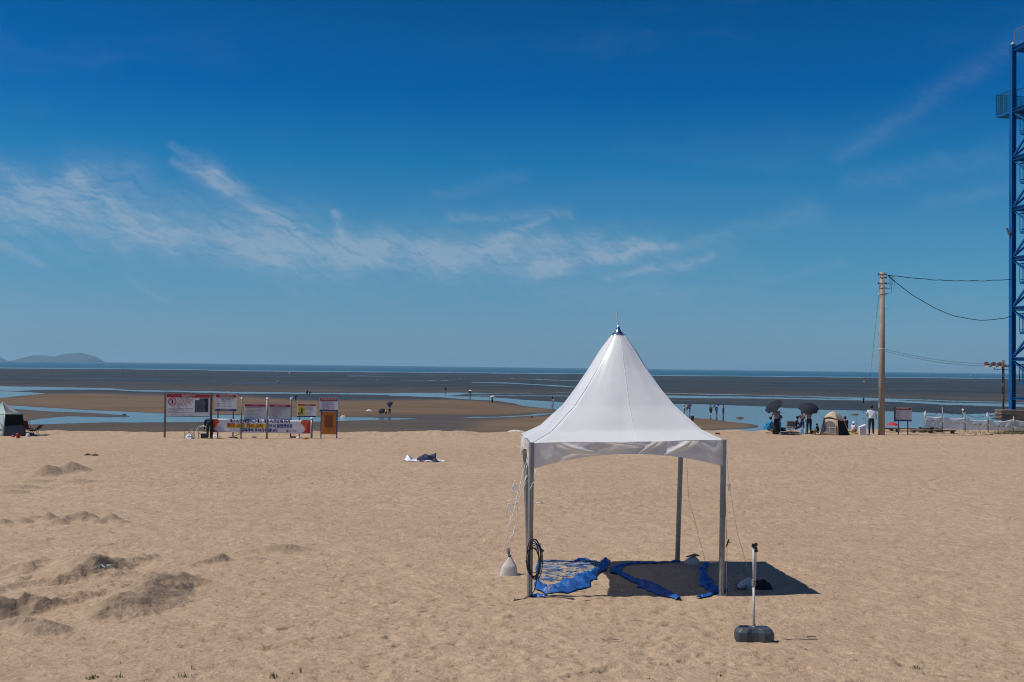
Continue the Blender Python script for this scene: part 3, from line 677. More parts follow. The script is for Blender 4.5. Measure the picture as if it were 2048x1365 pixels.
# ================================================================== PAGODA TENT
FL = Vector((0.335, 17.79, 0)); FR = Vector((3.47, 18.06, 0)); BR = Vector((3.21, 21.1, 0)); BL = Vector((0.37, 20.92, 0))
TFL = Vector((0.335, 17.75, 2.475)); TFR = Vector((3.50, 18.06, 2.54)); TBR = Vector((3.31, 21.15, 2.50)); TBL = Vector((0.20, 20.90, 2.43))
tent = thing('pagoda_tent', 'white peaked canopy tent on four metal legs standing in the foreground sand', 'tent', (1.88, 19.48, 0))
TO = Vector(tent.location)
def bil(u, v, a=TFL, b=TFR, c=TBR, d=TBL): return (a * (1 - u) + b * u) * (1 - v) + (d * (1 - u) + c * u) * v
def roof_pt(a, t):
    """a: angle round the roof 0..1 (0 = front-left corner, going to front-right), t: 0 eave .. 1 top"""
    cs = [TFL, TFR, TBR, TBL, TFL]; k = int(a * 4) % 4; f = a * 4 - int(a * 4)
    e = cs[k] * (1 - f) + cs[k + 1] * f
    c = Vector((1.88, 19.48, 2.5))
    S = [(0, 1.0), (.03, .95), (.09, .875), (.19, .75), (.30, .615), (.47, .45), (.65, .31), (.83, .185), (1.0, .062)]
    zz = np.interp(t, [i / 8 for i in range(9)], [0, .055, .16, .35, .55, .86, 1.20, 1.53, 1.80]); s = np.interp(t, [i / 8 for i in range(9)], [1, .93, .81, .70, .575, .43, .285, .165, .055])
    rad = (e - c); rad.z = 0
    # corners rounded off towards the top
    th = math.atan2(rad.y, rad.x); L_ = rad.length; rnd = min(1, t * 1.05) ** 1.3; Rr = 1.95
    L2 = L_ * (1 - rnd) + Rr * rnd
    mid = 1 - abs(2 * f - 1)
    s2 = s * (1 - 0.07 * math.sin(math.pi * min(1, t * 1.1)) * mid)
    p = c + Vector((math.cos(th), math.sin(th), 0)) * L2 * s2
    p.z = e.z * (1 - t) + 2.5 * t + zz
    # soft wrinkles running from the corners
    p.z += 0.012 * math.sin(a * 4 * 9.0 + 6 * t) * math.exp(-t * 9) * (0.4 + mid)
    cw = 0.016 * float(fbm(np.array([f * 9.0 + k * 20]), np.array([t * 2.2 + k]), 3, 12)[0]) * math.sin(math.pi * min(1, t * 1.02)) * mid * 2
    p += Vector((math.cos(th), math.sin(th), .6)) * cw
    return p - TO
mb = MB(); NA, NT = 96, 40
vs = [roof_pt(i / NA, (j / NT) ** 1.2) for j in range(NT + 1) for i in range(NA)]
fs = [(j * NA + i, j * NA + (i + 1) % NA, (j + 1) * NA + (i + 1) % NA, (j + 1) * NA + i) for j in range(NT) for i in range(NA)]
mb.add(vs, fs); roof = obj('canopy', mb, 'canopy_vinyl', tent, smooth=True)
for k in range(4):      # welded seam strip up the middle of each slope and along each ridge
    for off, r in ((0.5, 0.004), (0.0, 0.006)):
        a = (k + off) / 4
        if off == 0.5: a += 0.012
        pts = [roof_pt(a % 1.0, j / 20) * 1.0 for j in range(0, 21)]
        pts = [p + Vector((p.x, p.y, 0)).normalized() * 0.001 + Vector((0, 0, 0.001)) for p in pts]
        m_ = MB(); m_.tube(pts, r, 6); obj('seam', m_, 'canopy_vinyl', roof, smooth=True)
def skirt(A, B, hl, hm, hr, seed, name_label, sag=0.0):
    n = (B - A).normalized(); out = Vector((n.y, -n.x, 0))
    def fn(u, v):
        w = 2 * u - 1; drop = hm + (hl - hm) * max(0, -w) ** 2.1 + (hr - hm) * max(0, w) ** 2.1
        p = A.lerp(B, u); p.z -= drop * v
        wr = 0.028 * math.sin(7 * u + 2.5 * v + seed) * v * (1 - abs(w) ** 6)
        # diagonal creases pulled from the corners
        for (uc, vc, ang, amp, wd) in CREASE[seed % 2]:
            du = (u - uc) * 3.1; dv = -(v - vc) * 0.33; dd = abs(du * math.sin(ang) - dv * math.cos(ang)); al = du * math.cos(ang) + dv * math.sin(ang)
            wr += amp * math.exp(-(dd / wd) ** 2) * max(0, 1 - abs(al) / 0.5)
        wr += 0.016 * float(fbm(np.array([u * 14.0 + seed * 9]), np.array([v * 3.0 + u * 6]), 3, 5)[0]) * 2
        return p + out * (0.012 + wr) - TO
    m_ = MB(); m_.sheet(fn, 90, 14); return obj('skirt', m_, 'skirt_vinyl', tent, smooth=True, label=name_label)
CREASE = {0: [(0.22, .35, -0.42, 0.075, 0.035), (0.62, .3, 0.8, 0.055, 0.03), (0.78, .3, 0.62, 0.08, 0.04), (0.45, .1, -0.2, 0.03, 0.03), (0.9, .3, -0.6, 0.03, 0.03)],
          1: [(0.3, .4, -0.6, 0.03, 0.03), (0.75, .5, 0.5, 0.03, 0.04)]}
for A_, B_, q in ((TFL, TFR, (.42, .20, .44, 0, 'creased front skirt with an arched hem')), (TFR, TBR, (.42, .2, .42, 1, None)), (TBR, TBL, (.42, .2, .4, 3, None)), (TBL, TFL, (.42, .2, .5, 5, None))):
    s_ = skirt(A_, B_, *q[:4], q[4])
    if not q[4]: s_.pop('label', None) if 'label' in s_ else None
def leg(b, t):
    m_ = MB(); a = b - TO; c = t - TO; a.z = HZ(b.x, b.y) - 0.04 
    c.z = t.z + 0.01; dirv = (c - a).normalized(); sx = Vector((1, 0, 0)); sy = Vector((0, 1, 0))
    n = 24; vs = []
    for p in (a, c):
        for j in range(n):
            th = 2 * math.pi * j / n; rr = 0.046 * (1 - 0.16 * (1 if j % 6 in (0,) else 0))
            vs.append(p + sx * rr * math.cos(th) + sy * rr * math.sin(th))
    m_.add(vs, [(j, (j + 1) % n, (j + 1) % n + n, j + n) for j in range(n)] + [tuple(range(n))[::-1], tuple(range(n, 2 * n))])
    L_ = obj('leg', m_, 'galvanised', tent)
    m_ = MB(); m_.box((a.x, a.y, a.z + 0.045), (0.15, 0.15, 0.012)); obj('foot_plate', m_, 'galvanised', L_)
    return L_
for b_, t_ in ((FL, TFL + Vector((.0, .005, 0))), (FR, TFR + Vector((-.01, .0, 0))), (BR, TBR + Vector((-.04, -.05, 0))), (BL, TBL + Vector((.06, -.05, 0)))): leg(b_, t_)
# eave beams and the four rafters under the vinyl
ins = [TFL + Vector((.05, .07, -.06)), TFR + Vector((-.05, .07, -.06)), TBR + Vector((-.05, -.07, -.06)), TBL + Vector((.07, -.07, -.06))]
for k in range(4):
    m_ = MB(); m_.beam(ins[k] - TO, ins[(k + 1) % 4] - TO, 0.045, 0.045); obj('eave_beam', m_, 'galvanised', tent)
    m_ = MB(); m_.tube([ins[k] - TO, roof_pt(k / 4, 0.45) * 0.93 + Vector((0, 0, 0.12)), Vector((0, 0, 4.20))], 0.018, 6); obj('rafter', m_, 'galvanised', tent)
m_ = MB(); m_.lathe([(0.128, 4.285), (0.122, 4.295), (0.100, 4.31), (0.070, 4.335), (0.045, 4.37), (0.028, 4.41), (0.020, 4.45), (0.012, 4.455)], 24); obj('finial_cap', m_, 'bright_steel', tent, smooth=True)
m_ = MB(); m_.tube([(0.0, 0, 4.45), (-0.03, 0, 4.71)], [0.011, 0.009], 8); obj('finial_spike', m_, 'pole_white', tent)
# ties: short white cords hanging at the corners
def cord(pts, r, m='white_rope', parent=None, name='tie_cord', wob=0.01, seed=1, sub=6, label=None):
    rnd = random.Random(seed); out = []
    for a, b in zip(pts[:-1], pts[1:]):
        for i in range(sub):
            t = i / sub; p = Vector(a).lerp(Vector(b), t)
            out.append(p + Vector((rnd.uniform(-wob, wob), rnd.uniform(-wob, wob), rnd.uniform(-wob, wob))))
    out.append(Vector(pts[-1])); m_ = MB(); m_.tube(out, r, 5); return obj(name, m_, m, parent, smooth=True, label=label)
c0 = TFL - TO
for pts in ([(-.03, .3, -.25), (-.02, .2, -.5), (-.10, .15, -.62), (-.12, .15, -.70)], [(-.06, .5, -.40), (-.10, .4, -.75), (-.2, .4, -1.0), (-.34, .4, -1.10)], [(-.2, .4, -1.0), (-.22, .4, -1.35), (-.27, .35, -1.5), (-.33, .35, -1.62)],
            [(.07, -.05, -.42), (.05, -.06, -.6), (-.03, -.07, -.75)], [(-.04, .2, -.6), (-.04, .1, -.75)], [(-.2, .4, -1.0), (-.38, .4, -.98)], [(-.26, .3, -.62), (-.28, .3, -.78), (-.22, .3, -.85)], [(.08, -.02, -.95), (.2, 0, -.97), (.16, 0, -.93)]):
    cord([c0 + Vector(p) for p in pts], 0.0055, parent=tent, wob=0.012, seed=len(pts) * 3)

# guy ropes
def rope(name, label, pts, r=0.004, wob=0.008, seed=2, m='white_rope', knots=()):
    base = Vector(pts[-1]); t = thing(name, label, 'rope', base)
    cord([Vector(p) - base for p in pts], r, m, t, 'rope_line', wob, seed, 10)
    for k in knots:
        kb = Vector(k) - base; rr = random.Random(seed + 5)
        for q in range(4): cord([kb, kb + Vector((rr.uniform(-.06, .04), 0, rr.uniform(-.02, .06))), kb + Vector((rr.uniform(-.09, .05), 0, rr.uniform(-.12, .02)))], 0.005, m, t, 'knot_end', 0.004, q, 3)
    return t
gz = G(983, 1210); knot = Vector((0.12, 17.3, 1.75))
rope('guy_rope', 'white knotted guy rope slanting from the front left tent corner down past the sandbag', [TFL + Vector((-.02, .1, -.1)), (0.16, 17.5, 1.86), (0.06, 17.3, 1.45), (-0.02, 17.2, 1.2), (gz.x, gz.y, 0.0)], 0.0045, 0.010, 3, knots=[(0.10, 17.45, 1.8), (0.02, 17.3, 1.5)])
g2 = GS(1507, 1165)
rope('guy_rope', 'white guy rope from the front right tent corner toward the shaded sandbag', [TFR + Vector((.03, .02, -.02)), (3.62, 18.25, 1.80), (3.85, 18.6, 0.9), (g2.x - .05, g2.y + .1, 0.12)], 0.0035, 0.004, 5, knots=[(3.62, 18.25, 1.78)])
g3 = GS(1410, 1122)
rope('guy_rope', 'thin grey guy line behind the back right tent leg', [TBR + Vector((.05, .05, -.1)), (3.45, 21.3, 1.2), g3], 0.003, 0.002, 8, m='wire_grey')
rope('tension_line', 'thin dark strap running down beside the front right tent leg', [TFR + Vector((.0, -.03, -.3)), (3.53, 18.0, 1.1), (3.545, 18.0, 0.9), (3.54, 18.0, 0.0)], 0.005, 0.002, 9, m='wire_grey')
t = thing('rope_tensioner', 'small black buckle on the line beside the front right tent leg', 'buckle', (3.55, 17.98, 0.88))
m_ = MB(); m_.beam((-.02, 0, -.06), (.025, 0, .06), .035, .02); obj('buckle_body', m_, 'black_rubber', t, bevel=0.004)
m_ = MB(); m_.beam((.0, 0, .02), (.05, 0, .0), .012, .012); obj('buckle_lever', m_, 'black_rubber', t)
p = GS(1462, 1179); t = thing('metal_hook', 'small bright metal hook lying by the front right tent leg', 'hook', p)
m_ = MB(); m_.tube([(-.07, 0, .12), (-.04, 0, .07), (0.03, 0, .03), (.07, 0, .04), (.075, 0, .01)], 0.009, 6); obj('hook_body', m_, 'bright_steel', t, smooth=True)

# coiled black cable hung on the front left leg
t = thing('cable_coil', 'black power cable coiled and hung on the front left tent leg', 'cable', (0.36, 17.70, 0.62))
rnd = random.Random(4)
for q in range(7):
    w = 0.095 + rnd.uniform(-.02, .035); hgt = 0.27 + rnd.uniform(-.06, .07); ox = 0.035 + rnd.uniform(-.02, .02); oz = rnd.uniform(-.05, .03); ph = rnd.uniform(-.1, .1)
    pts = [(ox + w * math.cos(a) + ph * .2 * math.sin(a), -0.02 - 0.006 * q + .01 * math.sin(3 * a), oz + hgt * math.sin(a) * (1 + .08 * math.sin(2 * a + q))) for a in [2 * math.pi * i / 40 for i in range(41)]]
    m_ = MB(); m_.tube(pts, 0.0075, 6); obj('cable_loop', m_, 'black_rubber', t, smooth=True)
m_ = MB(); m_.tube([(.0, -.06, .26), (.06, -.06, .27), (.12, -.06, .22), (.15, -.06, .17)], [.008, .008, .010, .012], 8); m_.box((.165, -.06, .15), (.045, .03, .045), (0, .6, 0)); obj('plug', m_, 'black_rubber', t, smooth=False)
m_ = MB(); m_.tube([(.10, -.05, -.15), (.07, -.05, -.38), (.04, -.06, -.50), (-.05, -.1, -.575), (-.14, -.15, -.605), (-.22, -.2, -.60), (-.27, -.2, -.615), (-.26, -.12, -.60)], 0.008, 6); obj('cable_tail', m_, 'black_rubber', t, smooth=True)
m_ = MB(); m_.box((0.10, 0.03, 0.20), (0.09, 0.01, 0.13), (0, 0.15, 0)); obj('paper_tag', m_, 'white_cloth', t)

# ------------------------------------------------------------------ sandbags
def sandbag(px, py, w, h, neck, label, m='sack_white', seed=1, dp=0.8):
    p = GS(px, py); t = thing('sandbag', label, 'sandbag', p)
    def fn(u, v):
        a = 2 * math.pi * u; z = v
        r = (1.04 - .42 * z) if z < .48 else (0.84 - 0.72 * ((z - .48) / .52) ** 0.9)
        sq = 1 / max(abs(math.cos(a)), abs(math.sin(a))) ** 0.45
        pl = 1 + 0.06 * math.sin(11 * a + seed) * max(0, (z - .4)) * 2 + .03 * math.sin(3 * a + seed)
        return (w / 2 * r * sq * pl * math.cos(a) + .02 * z, w / 2 * dp * r * sq * pl * math.sin(a), h * z * (1 + 0.05 * math.cos(a + 1)) - 0.01)
    m_ = MB(); m_.sheet(fn, 44, 16); m_.add([fn(i / 44, 0) for i in range(44)], [tuple(range(44))]); obj('sack', m_, m, t, smooth=True)
    if neck:
        m_ = MB()
        for k in range(7):
            a = k * 0.9; m_.tube([(.02 + .012 * math.cos(a), .012 * math.sin(a), h * .97), (.0 + .008 * math.cos(a), .008 * math.sin(a), h * 1.08), (-.01 + .03 * math.cos(a), .03 * math.sin(a), h * 1.08 + neck * (.8 + .2 * math.sin(k)))], [.02, .010, .012], 5)
        obj('gathered_neck', m_, 'stone', t, smooth=True)
        m_ = MB(); m_.tube([(.02 + .026 * math.cos(a), .026 * math.sin(a), h * 1.04) for a in [i * math.pi / 6 for i in range(13)]], .006, 5); obj('tie_string', m_, 'wire_grey', t)
    return t
sandbag(1017, 1151, 0.31, 0.33, 0.12, 'white sandbag with twisted neck standing left of the tent by the guy rope')
t2 = sandbag(1384, 1127, 0.30, 0.16, 0, 'pale sandbag sitting behind the back right tent leg', dp=0.7, seed=5)
p = GS(1384, 1128); t = thing('rubble', 'brown stones piled on the pale sandbag at the back right tent leg', 'stones', (p.x, p.y, p.z + .13))
for q, (x, y, z, r) in enumerate([(.05, 0, .03, .045), (-.02, 0, .02, .035), (-.08, 0, .0, .03), (.10, .02, .02, .035)]):
    m_ = MB(); m_.lathe([(.3 * r, -.5 * r), (r, -.2 * r), (.9 * r, .3 * r), (.3 * r, .6 * r)], 8, (x, y, z), sx=1.3); obj('stone', m_, 'stone', t)
sandbag(1495, 1176, 0.36, 0.17, 0, 'large grey-white sandbag slumped in the tent shade on the right', dp=.8, seed=9)
# dark cloth heap and dry twigs in the shade
def heap(name, label, cat, loc, w, d, h, m, seed=0, n=26, amp=0.35):
    t = thing(name, label, cat, loc)
    def fn(u, v):
        x = (u - .5) * w; y = (v - .5) * d; q = max(0, 1 - (2 * u - 1) ** 2 - (2 * v - 1) ** 2)
        nz = float(fbm(np.array([u * 5 + seed]), np.array([v * 5 + seed * 3]), 4, seed)[0]); nx = float(fbm(np.array([u * 4 + 9 + seed]), np.array([v * 4]), 3, seed + 3)[0])
        return (x * (1 + .35 * nx), y * (1 + .3 * nz), h * q ** .55 * (1 + amp * 2 * nz) - 0.012)
    m_ = MB(); m_.sheet(fn, n, n); obj('folds', m_, m, t, smooth=False); return t
p = GS(1524, 1178); heap('black_bag', 'black crumpled bag beside the slumped sandbag in the tent shade', 'bag', p, .36, .3, .15, 'black_cloth', 3)
p = GS(1476, 1184); t = thing('twig_bundle', 'tangle of dark twigs in front of the slumped sandbag', 'twigs', p); rnd = random.Random(3)
for q in range(14):
    a = rnd.uniform(0, 6.28); l = rnd.uniform(.06, .16); c = Vector((rnd.uniform(-.08, .12), rnd.uniform(-.05, .05), .02))
    m_ = MB(); m_.tube([c, c + Vector((math.cos(a) * l * .5, math.sin(a) * l * .4, .04)), c + Vector((math.cos(a) * l, math.sin(a) * l, rnd.uniform(.01, .10)))], [.005, .004, .002], 4); obj('twig', m_, 'black_cloth', t)

# ------------------------------------------------------------------ torn blue tarpaulin
def tarp(path, label, seed, fold=0.05, group=None):
    """path: (px, py, half-width in photo px) along the ground"""
    pts = [GS(a, b) for a, b, w in path]; base = pts[0].copy(); base.z = 0
    t = thing('blue_tarp', label, 'tarpaulin', base); n = 70; mcount = 16
    cum = [0]
    for a, b in zip(pts[:-1], pts[1:]): cum.append(cum[-1] + (b - a).length)
    def fn(u, v):
        s = u * cum[-1]; x = np.interp(s, cum, [p.x for p in pts]); y = np.interp(s, cum, [p.y for p in pts])
        w = np.interp(s, cum, [q[2] for q in path]) * y / F * 1.25
        e = 0.002; x2 = np.interp(min(cum[-1], s + e), cum, [p.x for p in pts]) - np.interp(max(0, s - e), cum, [p.x for p in pts]); y2 = np.interp(min(cum[-1], s + e), cum, [p.y for p in pts]) - np.interp(max(0, s - e), cum, [p.y for p in pts])
        l = math.hypot(x2, y2) or 1; nx, ny = -y2 / l, x2 / l
        k = (v * 2 - 1); edge = 1 + .5 * float(fbm(np.array([s * 7 + seed]), np.array([k * 2.0]), 3, seed)[0]) * 2
        ext = 1.25; ww = k * w * edge * (1.7 if abs(ny) < .55 else ext)
        px_, py_ = x + nx * ww, y + ny * ww
        nz = float(fbm(np.array([px_ * 7 + seed]), np.array([py_ * 5]), 4, seed + 1)[0]); f2 = abs(float(fbm(np.array([px_ * 13 + 4]), np.array([py_ * 9 + seed]), 3, seed + 2)[0]))
        f3 = 1 - 2.6 * abs(float(fbm(np.array([px_ * 5 + 8]), np.array([py_ * 4 + seed]), 2, seed + 5)[0]))
        z = HZ(px_, py_) + 0.012 + fold * (1 - k * k) * (0.3 + 2.2 * nz + .7 * max(0, f3) ** 3) + fold * 1.7 * f2 * (1 - .5 * abs(k))
        return (px_ - base.x, py_ - base.y, max(z, -.02))
    m_ = MB(); m_.sheet(fn, n, mcount); obj('tarp_strip', m_, 'tarp_blue', t, smooth=True, thick=0.002); return t
GT = 'torn strips of blue tarpaulin under the tent'
tarp([(1072, 1172, 3), (1085, 1184, 7), (1105, 1187, 12), (1125, 1184, 14), (1145, 1175, 14), (1165, 1163, 9), (1185, 1152, 6), (1203, 1140, 5), (1213, 1124, 4)], 'crumpled sunlit blue tarp strip curving right from the front left tent leg', 3, 0.085)
tarp([(1062, 1198, 4), (1075, 1196, 6), (1092, 1199, 3)], 'small blue tarp scrap bunched at the foot of the front left tent leg', 5, .06)
tarp([(1228, 1150, 4), (1234, 1136, 6), (1262, 1131, 3), (1310, 1129, 2), (1360, 1126, 2)], 'thin blue tarp strip along the far edge of the tent shadow', 7, .03)
tarp([(1240, 1150, 2), (1262, 1160, 4), (1285, 1170, 8), (1305, 1178, 10), (1330, 1190, 8), (1357, 1200, 3)], 'blue tarp strip running diagonally forward through the tent shadow', 9, .06)
tarp([(1416, 1128, 2), (1404, 1140, 3), (1408, 1158, 5), (1415, 1172, 7), (1432, 1182, 8), (1446, 1184, 5)], 'narrow blue tarp strip winding back from the front right tent leg', 11, .05)
tarp([(1396, 1200, 2), (1410, 1195, 5), (1430, 1190, 5), (1452, 1184, 4)], 'short blue tarp end in the sun at the front right tent leg', 13, .05)
# frayed warp threads and scraps left of the shadow
t = thing('tarp_threads', 'frayed blue and white tarp threads spread on the sand right of the front left leg', 'tarpaulin', G(1120, 1145)); rnd = random.Random(8)
for mname, nn, r_ in (('tarp_blue', 220, .005), ('tent_pale', 190, .0035)):
    m_ = MB()
    for q in range(nn):
        a = rnd.uniform(1072, 1190); b = rnd.uniform(1124, 1166 if a < 1150 else 1150); c = Vector(GS(a, b)) - t.location; an = rnd.choice([0.1, 0.3, -0.25, 0.0, 1.2]) + rnd.uniform(-.25, .25); l = rnd.uniform(.05, .24)
        dxy = Vector((math.cos(an), math.sin(an), 0)) * l; m_.tube([c + Vector((0, 0, .012)), c + dxy * .5 + Vector((0, rnd.uniform(-.03, .03), .012)), c + dxy + Vector((0, 0, .012))], [r_, r_ * rnd.uniform(.6, 2), r_ * .6], 4)
    o = obj('threads', m_, mname, t); o['kind'] = 'stuff'
def edge_strip(pts, r, seed):
    m_ = MB(); m_.tube([Vector(GS(*p)) - t.location + Vector((0, 0, .012)) for p in pts], r, 5); return obj('tarp_hem', m_, 'tarp_blue', t)
edge_strip([(1075, 1124), (1110, 1123), (1150, 1125), (1190, 1126)], .010, 1); edge_strip([(1075, 1138), (1110, 1136), (1150, 1133), (1185, 1131)], .014, 2); edge_strip([(1078, 1124), (1073, 1140), (1075, 1165)], .022, 2)
m_ = MB(); m_.tube([Vector(GS(*p)) - t.location + Vector((0, 0, .025)) for p in [(1148, 1126), (1158, 1122), (1172, 1122), (1182, 1126)]], [.01, .035, .03, .008], 6); obj('tarp_knot', m_, 'tarp_blue', t)

# ------------------------------------------------------------------ parasol stand
p = GS(1508, 1281, 0.01); t = thing('parasol_stand', 'empty parasol stand with charcoal plastic foot and steel pole in front of the tent', 'parasol stand', p, R(-4))
half = [(-.262, -.07), (-.225, -.135), (-.12, -.15), (-.05, -.125), (.05, -.125), (.12, -.15), (.225, -.135), (.262, -.07)]
outl = half + [(-x, -y) for x, y in half]; lev = [(0.0, .965), (.012, .99), (.045, 1.0), (.11, 1.0), (.135, .97), (.165, .86), (.185, .78)]
m_ = MB(); n = len(outl); vs = [(x * k, y * (k if k > .9 else k * .97), z) for z, k in lev for x, y in outl]
m_.add(vs, [(r_ * n + q, r_ * n + (q + 1) % n, (r_ + 1) * n + (q + 1) % n, (r_ + 1) * n + q) for r_ in range(len(lev) - 1) for q in range(n)] + [tuple(range(n))[::-1], tuple(range((len(lev) - 1) * n, len(lev) * n))])
obj('weighted_foot', m_, 'grey_plastic', t, bevel=0.014)
m_ = MB()
for x in (-.17, -.11): m_.box((x, .0, .185), (.045, .012, .012))
m_.box((-.14, .015, .192), (.12, .02, .008)); obj('handle', m_, 'black_rubber', t)
m_ = MB(); m_.lathe([(.035, .17), (.035, .19), (.022, .195), (.022, .23)], 16, (0, 0, 0)); obj('socket', m_, 'galvanised', t)
m_ = MB(); m_.tube([(0, 0, .18), (-.01, 0, .78)], .017, 14); obj('lower_pole', m_, 'pole_white', t, smooth=True)
m_ = MB(); m_.lathe([(.022, .74), (.027, .745), (.027, .79), (.022, .80), (.026, .81), (.026, .83), (.018, .835)], 16, (-.01, 0, 0)); obj('clamp_collar', m_, 'galvanised', t)
m_ = MB(); m_.tube([(-.01, 0, .78), (-.016, 0, 1.28)], .0145, 14); obj('upper_pole', m_, 'pole_white', t, smooth=True)
m_ = MB(); m_.tube([(.012, 0, .82), (.018, 0, 1.22)], .009, 8); obj('crank_rod', m_, 'pole_white', t)
m_ = MB(); m_.box((-.012, 0, 1.295), (.055, .04, .05), (0, .1, 0)); m_.box((.018, 0, 1.31), (.04, .035, .04)); m_.box((.012, 0, 1.235), (.035, .035, .06)); m_.box((.028, 0, 1.245), (.02, .03, .07), (0, -.2, 0)); obj('tilt_joint', m_, 'black_rubber', t, bevel=0.005)
m_ = MB(); m_.beam((-.035, 0, .80), (-.02, 0, .84), .012, .012); obj('clamp_screw', m_, 'bright_steel', t)

# ================================================================== PEOPLE
def skin_obj(name, joints, edges, radii, m, parent, sub=1, root=0):
    keys = list(joints); me = bpy.data.meshes.new(name); me.from_pydata([joints[k] for k in keys], [(keys.index(a), keys.index(b)) for a, b in edges], [])
    me.materials.append(M[m]); o = bpy.data.objects.new(name, me); COL.objects.link(o); o.parent = parent
    sk = o.modifiers.new('skin', 'SKIN'); sk.use_smooth_shade = True
    if not me.skin_vertices: return o
    for k, v in zip(keys, me.skin_vertices[0].data):
        r = radii[k]; v.radius = r if isinstance(r, tuple) else (r, r); v.use_root = (k == keys[root])
    if sub: s = o.modifiers.new('subsurf', 'SUBSURF'); s.levels = sub; s.render_levels = sub
    return o
def pose(kind, H, arms):
    k = H / 1.7
    J = dict(pelvis=(0, 0, .92), waist=(0, 0, 1.08), chest=(0, 0, 1.30), neck=(0, 0, 1.46), head=(0, .01, 1.56), crown=(0, .0, 1.66))
    hips = {'l': (-.09, 0, .86), 'r': (.09, 0, .86)}; knee = {'l': (-.10, .03, .48), 'r': (.10, .02, .48)}; ank = {'l': (-.11, -.02, .08), 'r': (.11, -.02, .08)}
    toe = {'l': (-.13, .13, .03), 'r': (.13, .13, .03)}; sh = {'l': (-.18, 0, 1.39), 'r': (.18, 0, 1.39)}
    if kind == 'walk': knee['l'] = (-.09, .14, .50); ank['l'] = (-.09, .16, .08); toe['l'] = (-.09, .32, .06); knee['r'] = (.09, -.04, .47); ank['r'] = (.09, -.24, .12); toe['r'] = (.09, -.12, .03)
    if kind == 'bend':
        J.update(waist=(0, .12, 1.02), chest=(0, .36, 1.04), neck=(0, .50, .98), head=(0, .57, .90), crown=(0, .62, .82)); sh = {'l': (-.18, .42, 1.0), 'r': (.18, .42, 1.0)}
        knee = {'l': (-.12, .06, .48), 'r': (.12, .06, .48)}
    if kind in ('sit', 'crouch'):
        dz = -.62; J = {a: (b[0], b[1] + (.0 if a == 'pelvis' else .12 * (b[2] - .92) * 2), b[2] + dz - (.06 * (b[2] - .9) if kind == 'crouch' else 0)) for a, b in J.items()}
        hips = {'l': (-.10, .04, .24), 'r': (.10, .04, .24)}; knee = {'l': (-.2, .34, .42), 'r': (.2, .34, .42)}; ank = {'l': (-.16, .38, .08), 'r': (.16, .38, .08)}; toe = {'l': (-.17, .52, .03), 'r': (.17, .52, .03)}
        sh = {'l': (-.17, .12, .78), 'r': (.17, .12, .78)}
    el, wr = {}, {}
    for s, sg in (('l', -1), ('r', 1)):
        a = arms.get(s, 'down'); S = Vector(sh[s])
        if kind == 'bend' and a == 'down': a = 'hang'
        if kind in ('sit', 'crouch') and a == 'down': a = 'front'
        d1, d2 = {'down': ((.07 * sg, -.02, -.28), (.03 * sg, .07, -.24)), 'hang': ((.02 * sg, .06, -.27), (0, .08, -.24)), 'front': ((.06 * sg, .12, -.24), (-.08 * sg, .22, -.03)),
                  'up': ((.02 * sg, .18, -.20), (-.10 * sg, .05, .22)), 'out': ((.16 * sg, .05, -.22), (.10 * sg, .16, -.08)), 'low': ((.10 * sg, .03, -.27), (.05 * sg, .2, -.12))}[a]
        el[s] = tuple(S + Vector(d1)); wr[s] = tuple(S + Vector(d1) + Vector(d2))
    D = dict(J)
    for s in 'lr': D.update({'hip' + s: hips[s], 'knee' + s: knee[s], 'ankle' + s: ank[s], 'toe' + s: toe[s], 'sh' + s: sh[s], 'el' + s: el[s], 'wr' + s: wr[s]})
    return {a: tuple(c * k for c in b) for a, b in D.items()}, k
RAD = dict(pelvis=.13, waist=.115, chest=(.15, .11), neck=.05, head=.085, crown=.06, hip=.085, knee=.055, ankle=.036, toe=.036, sh=.058, el=.040, wr=.026)
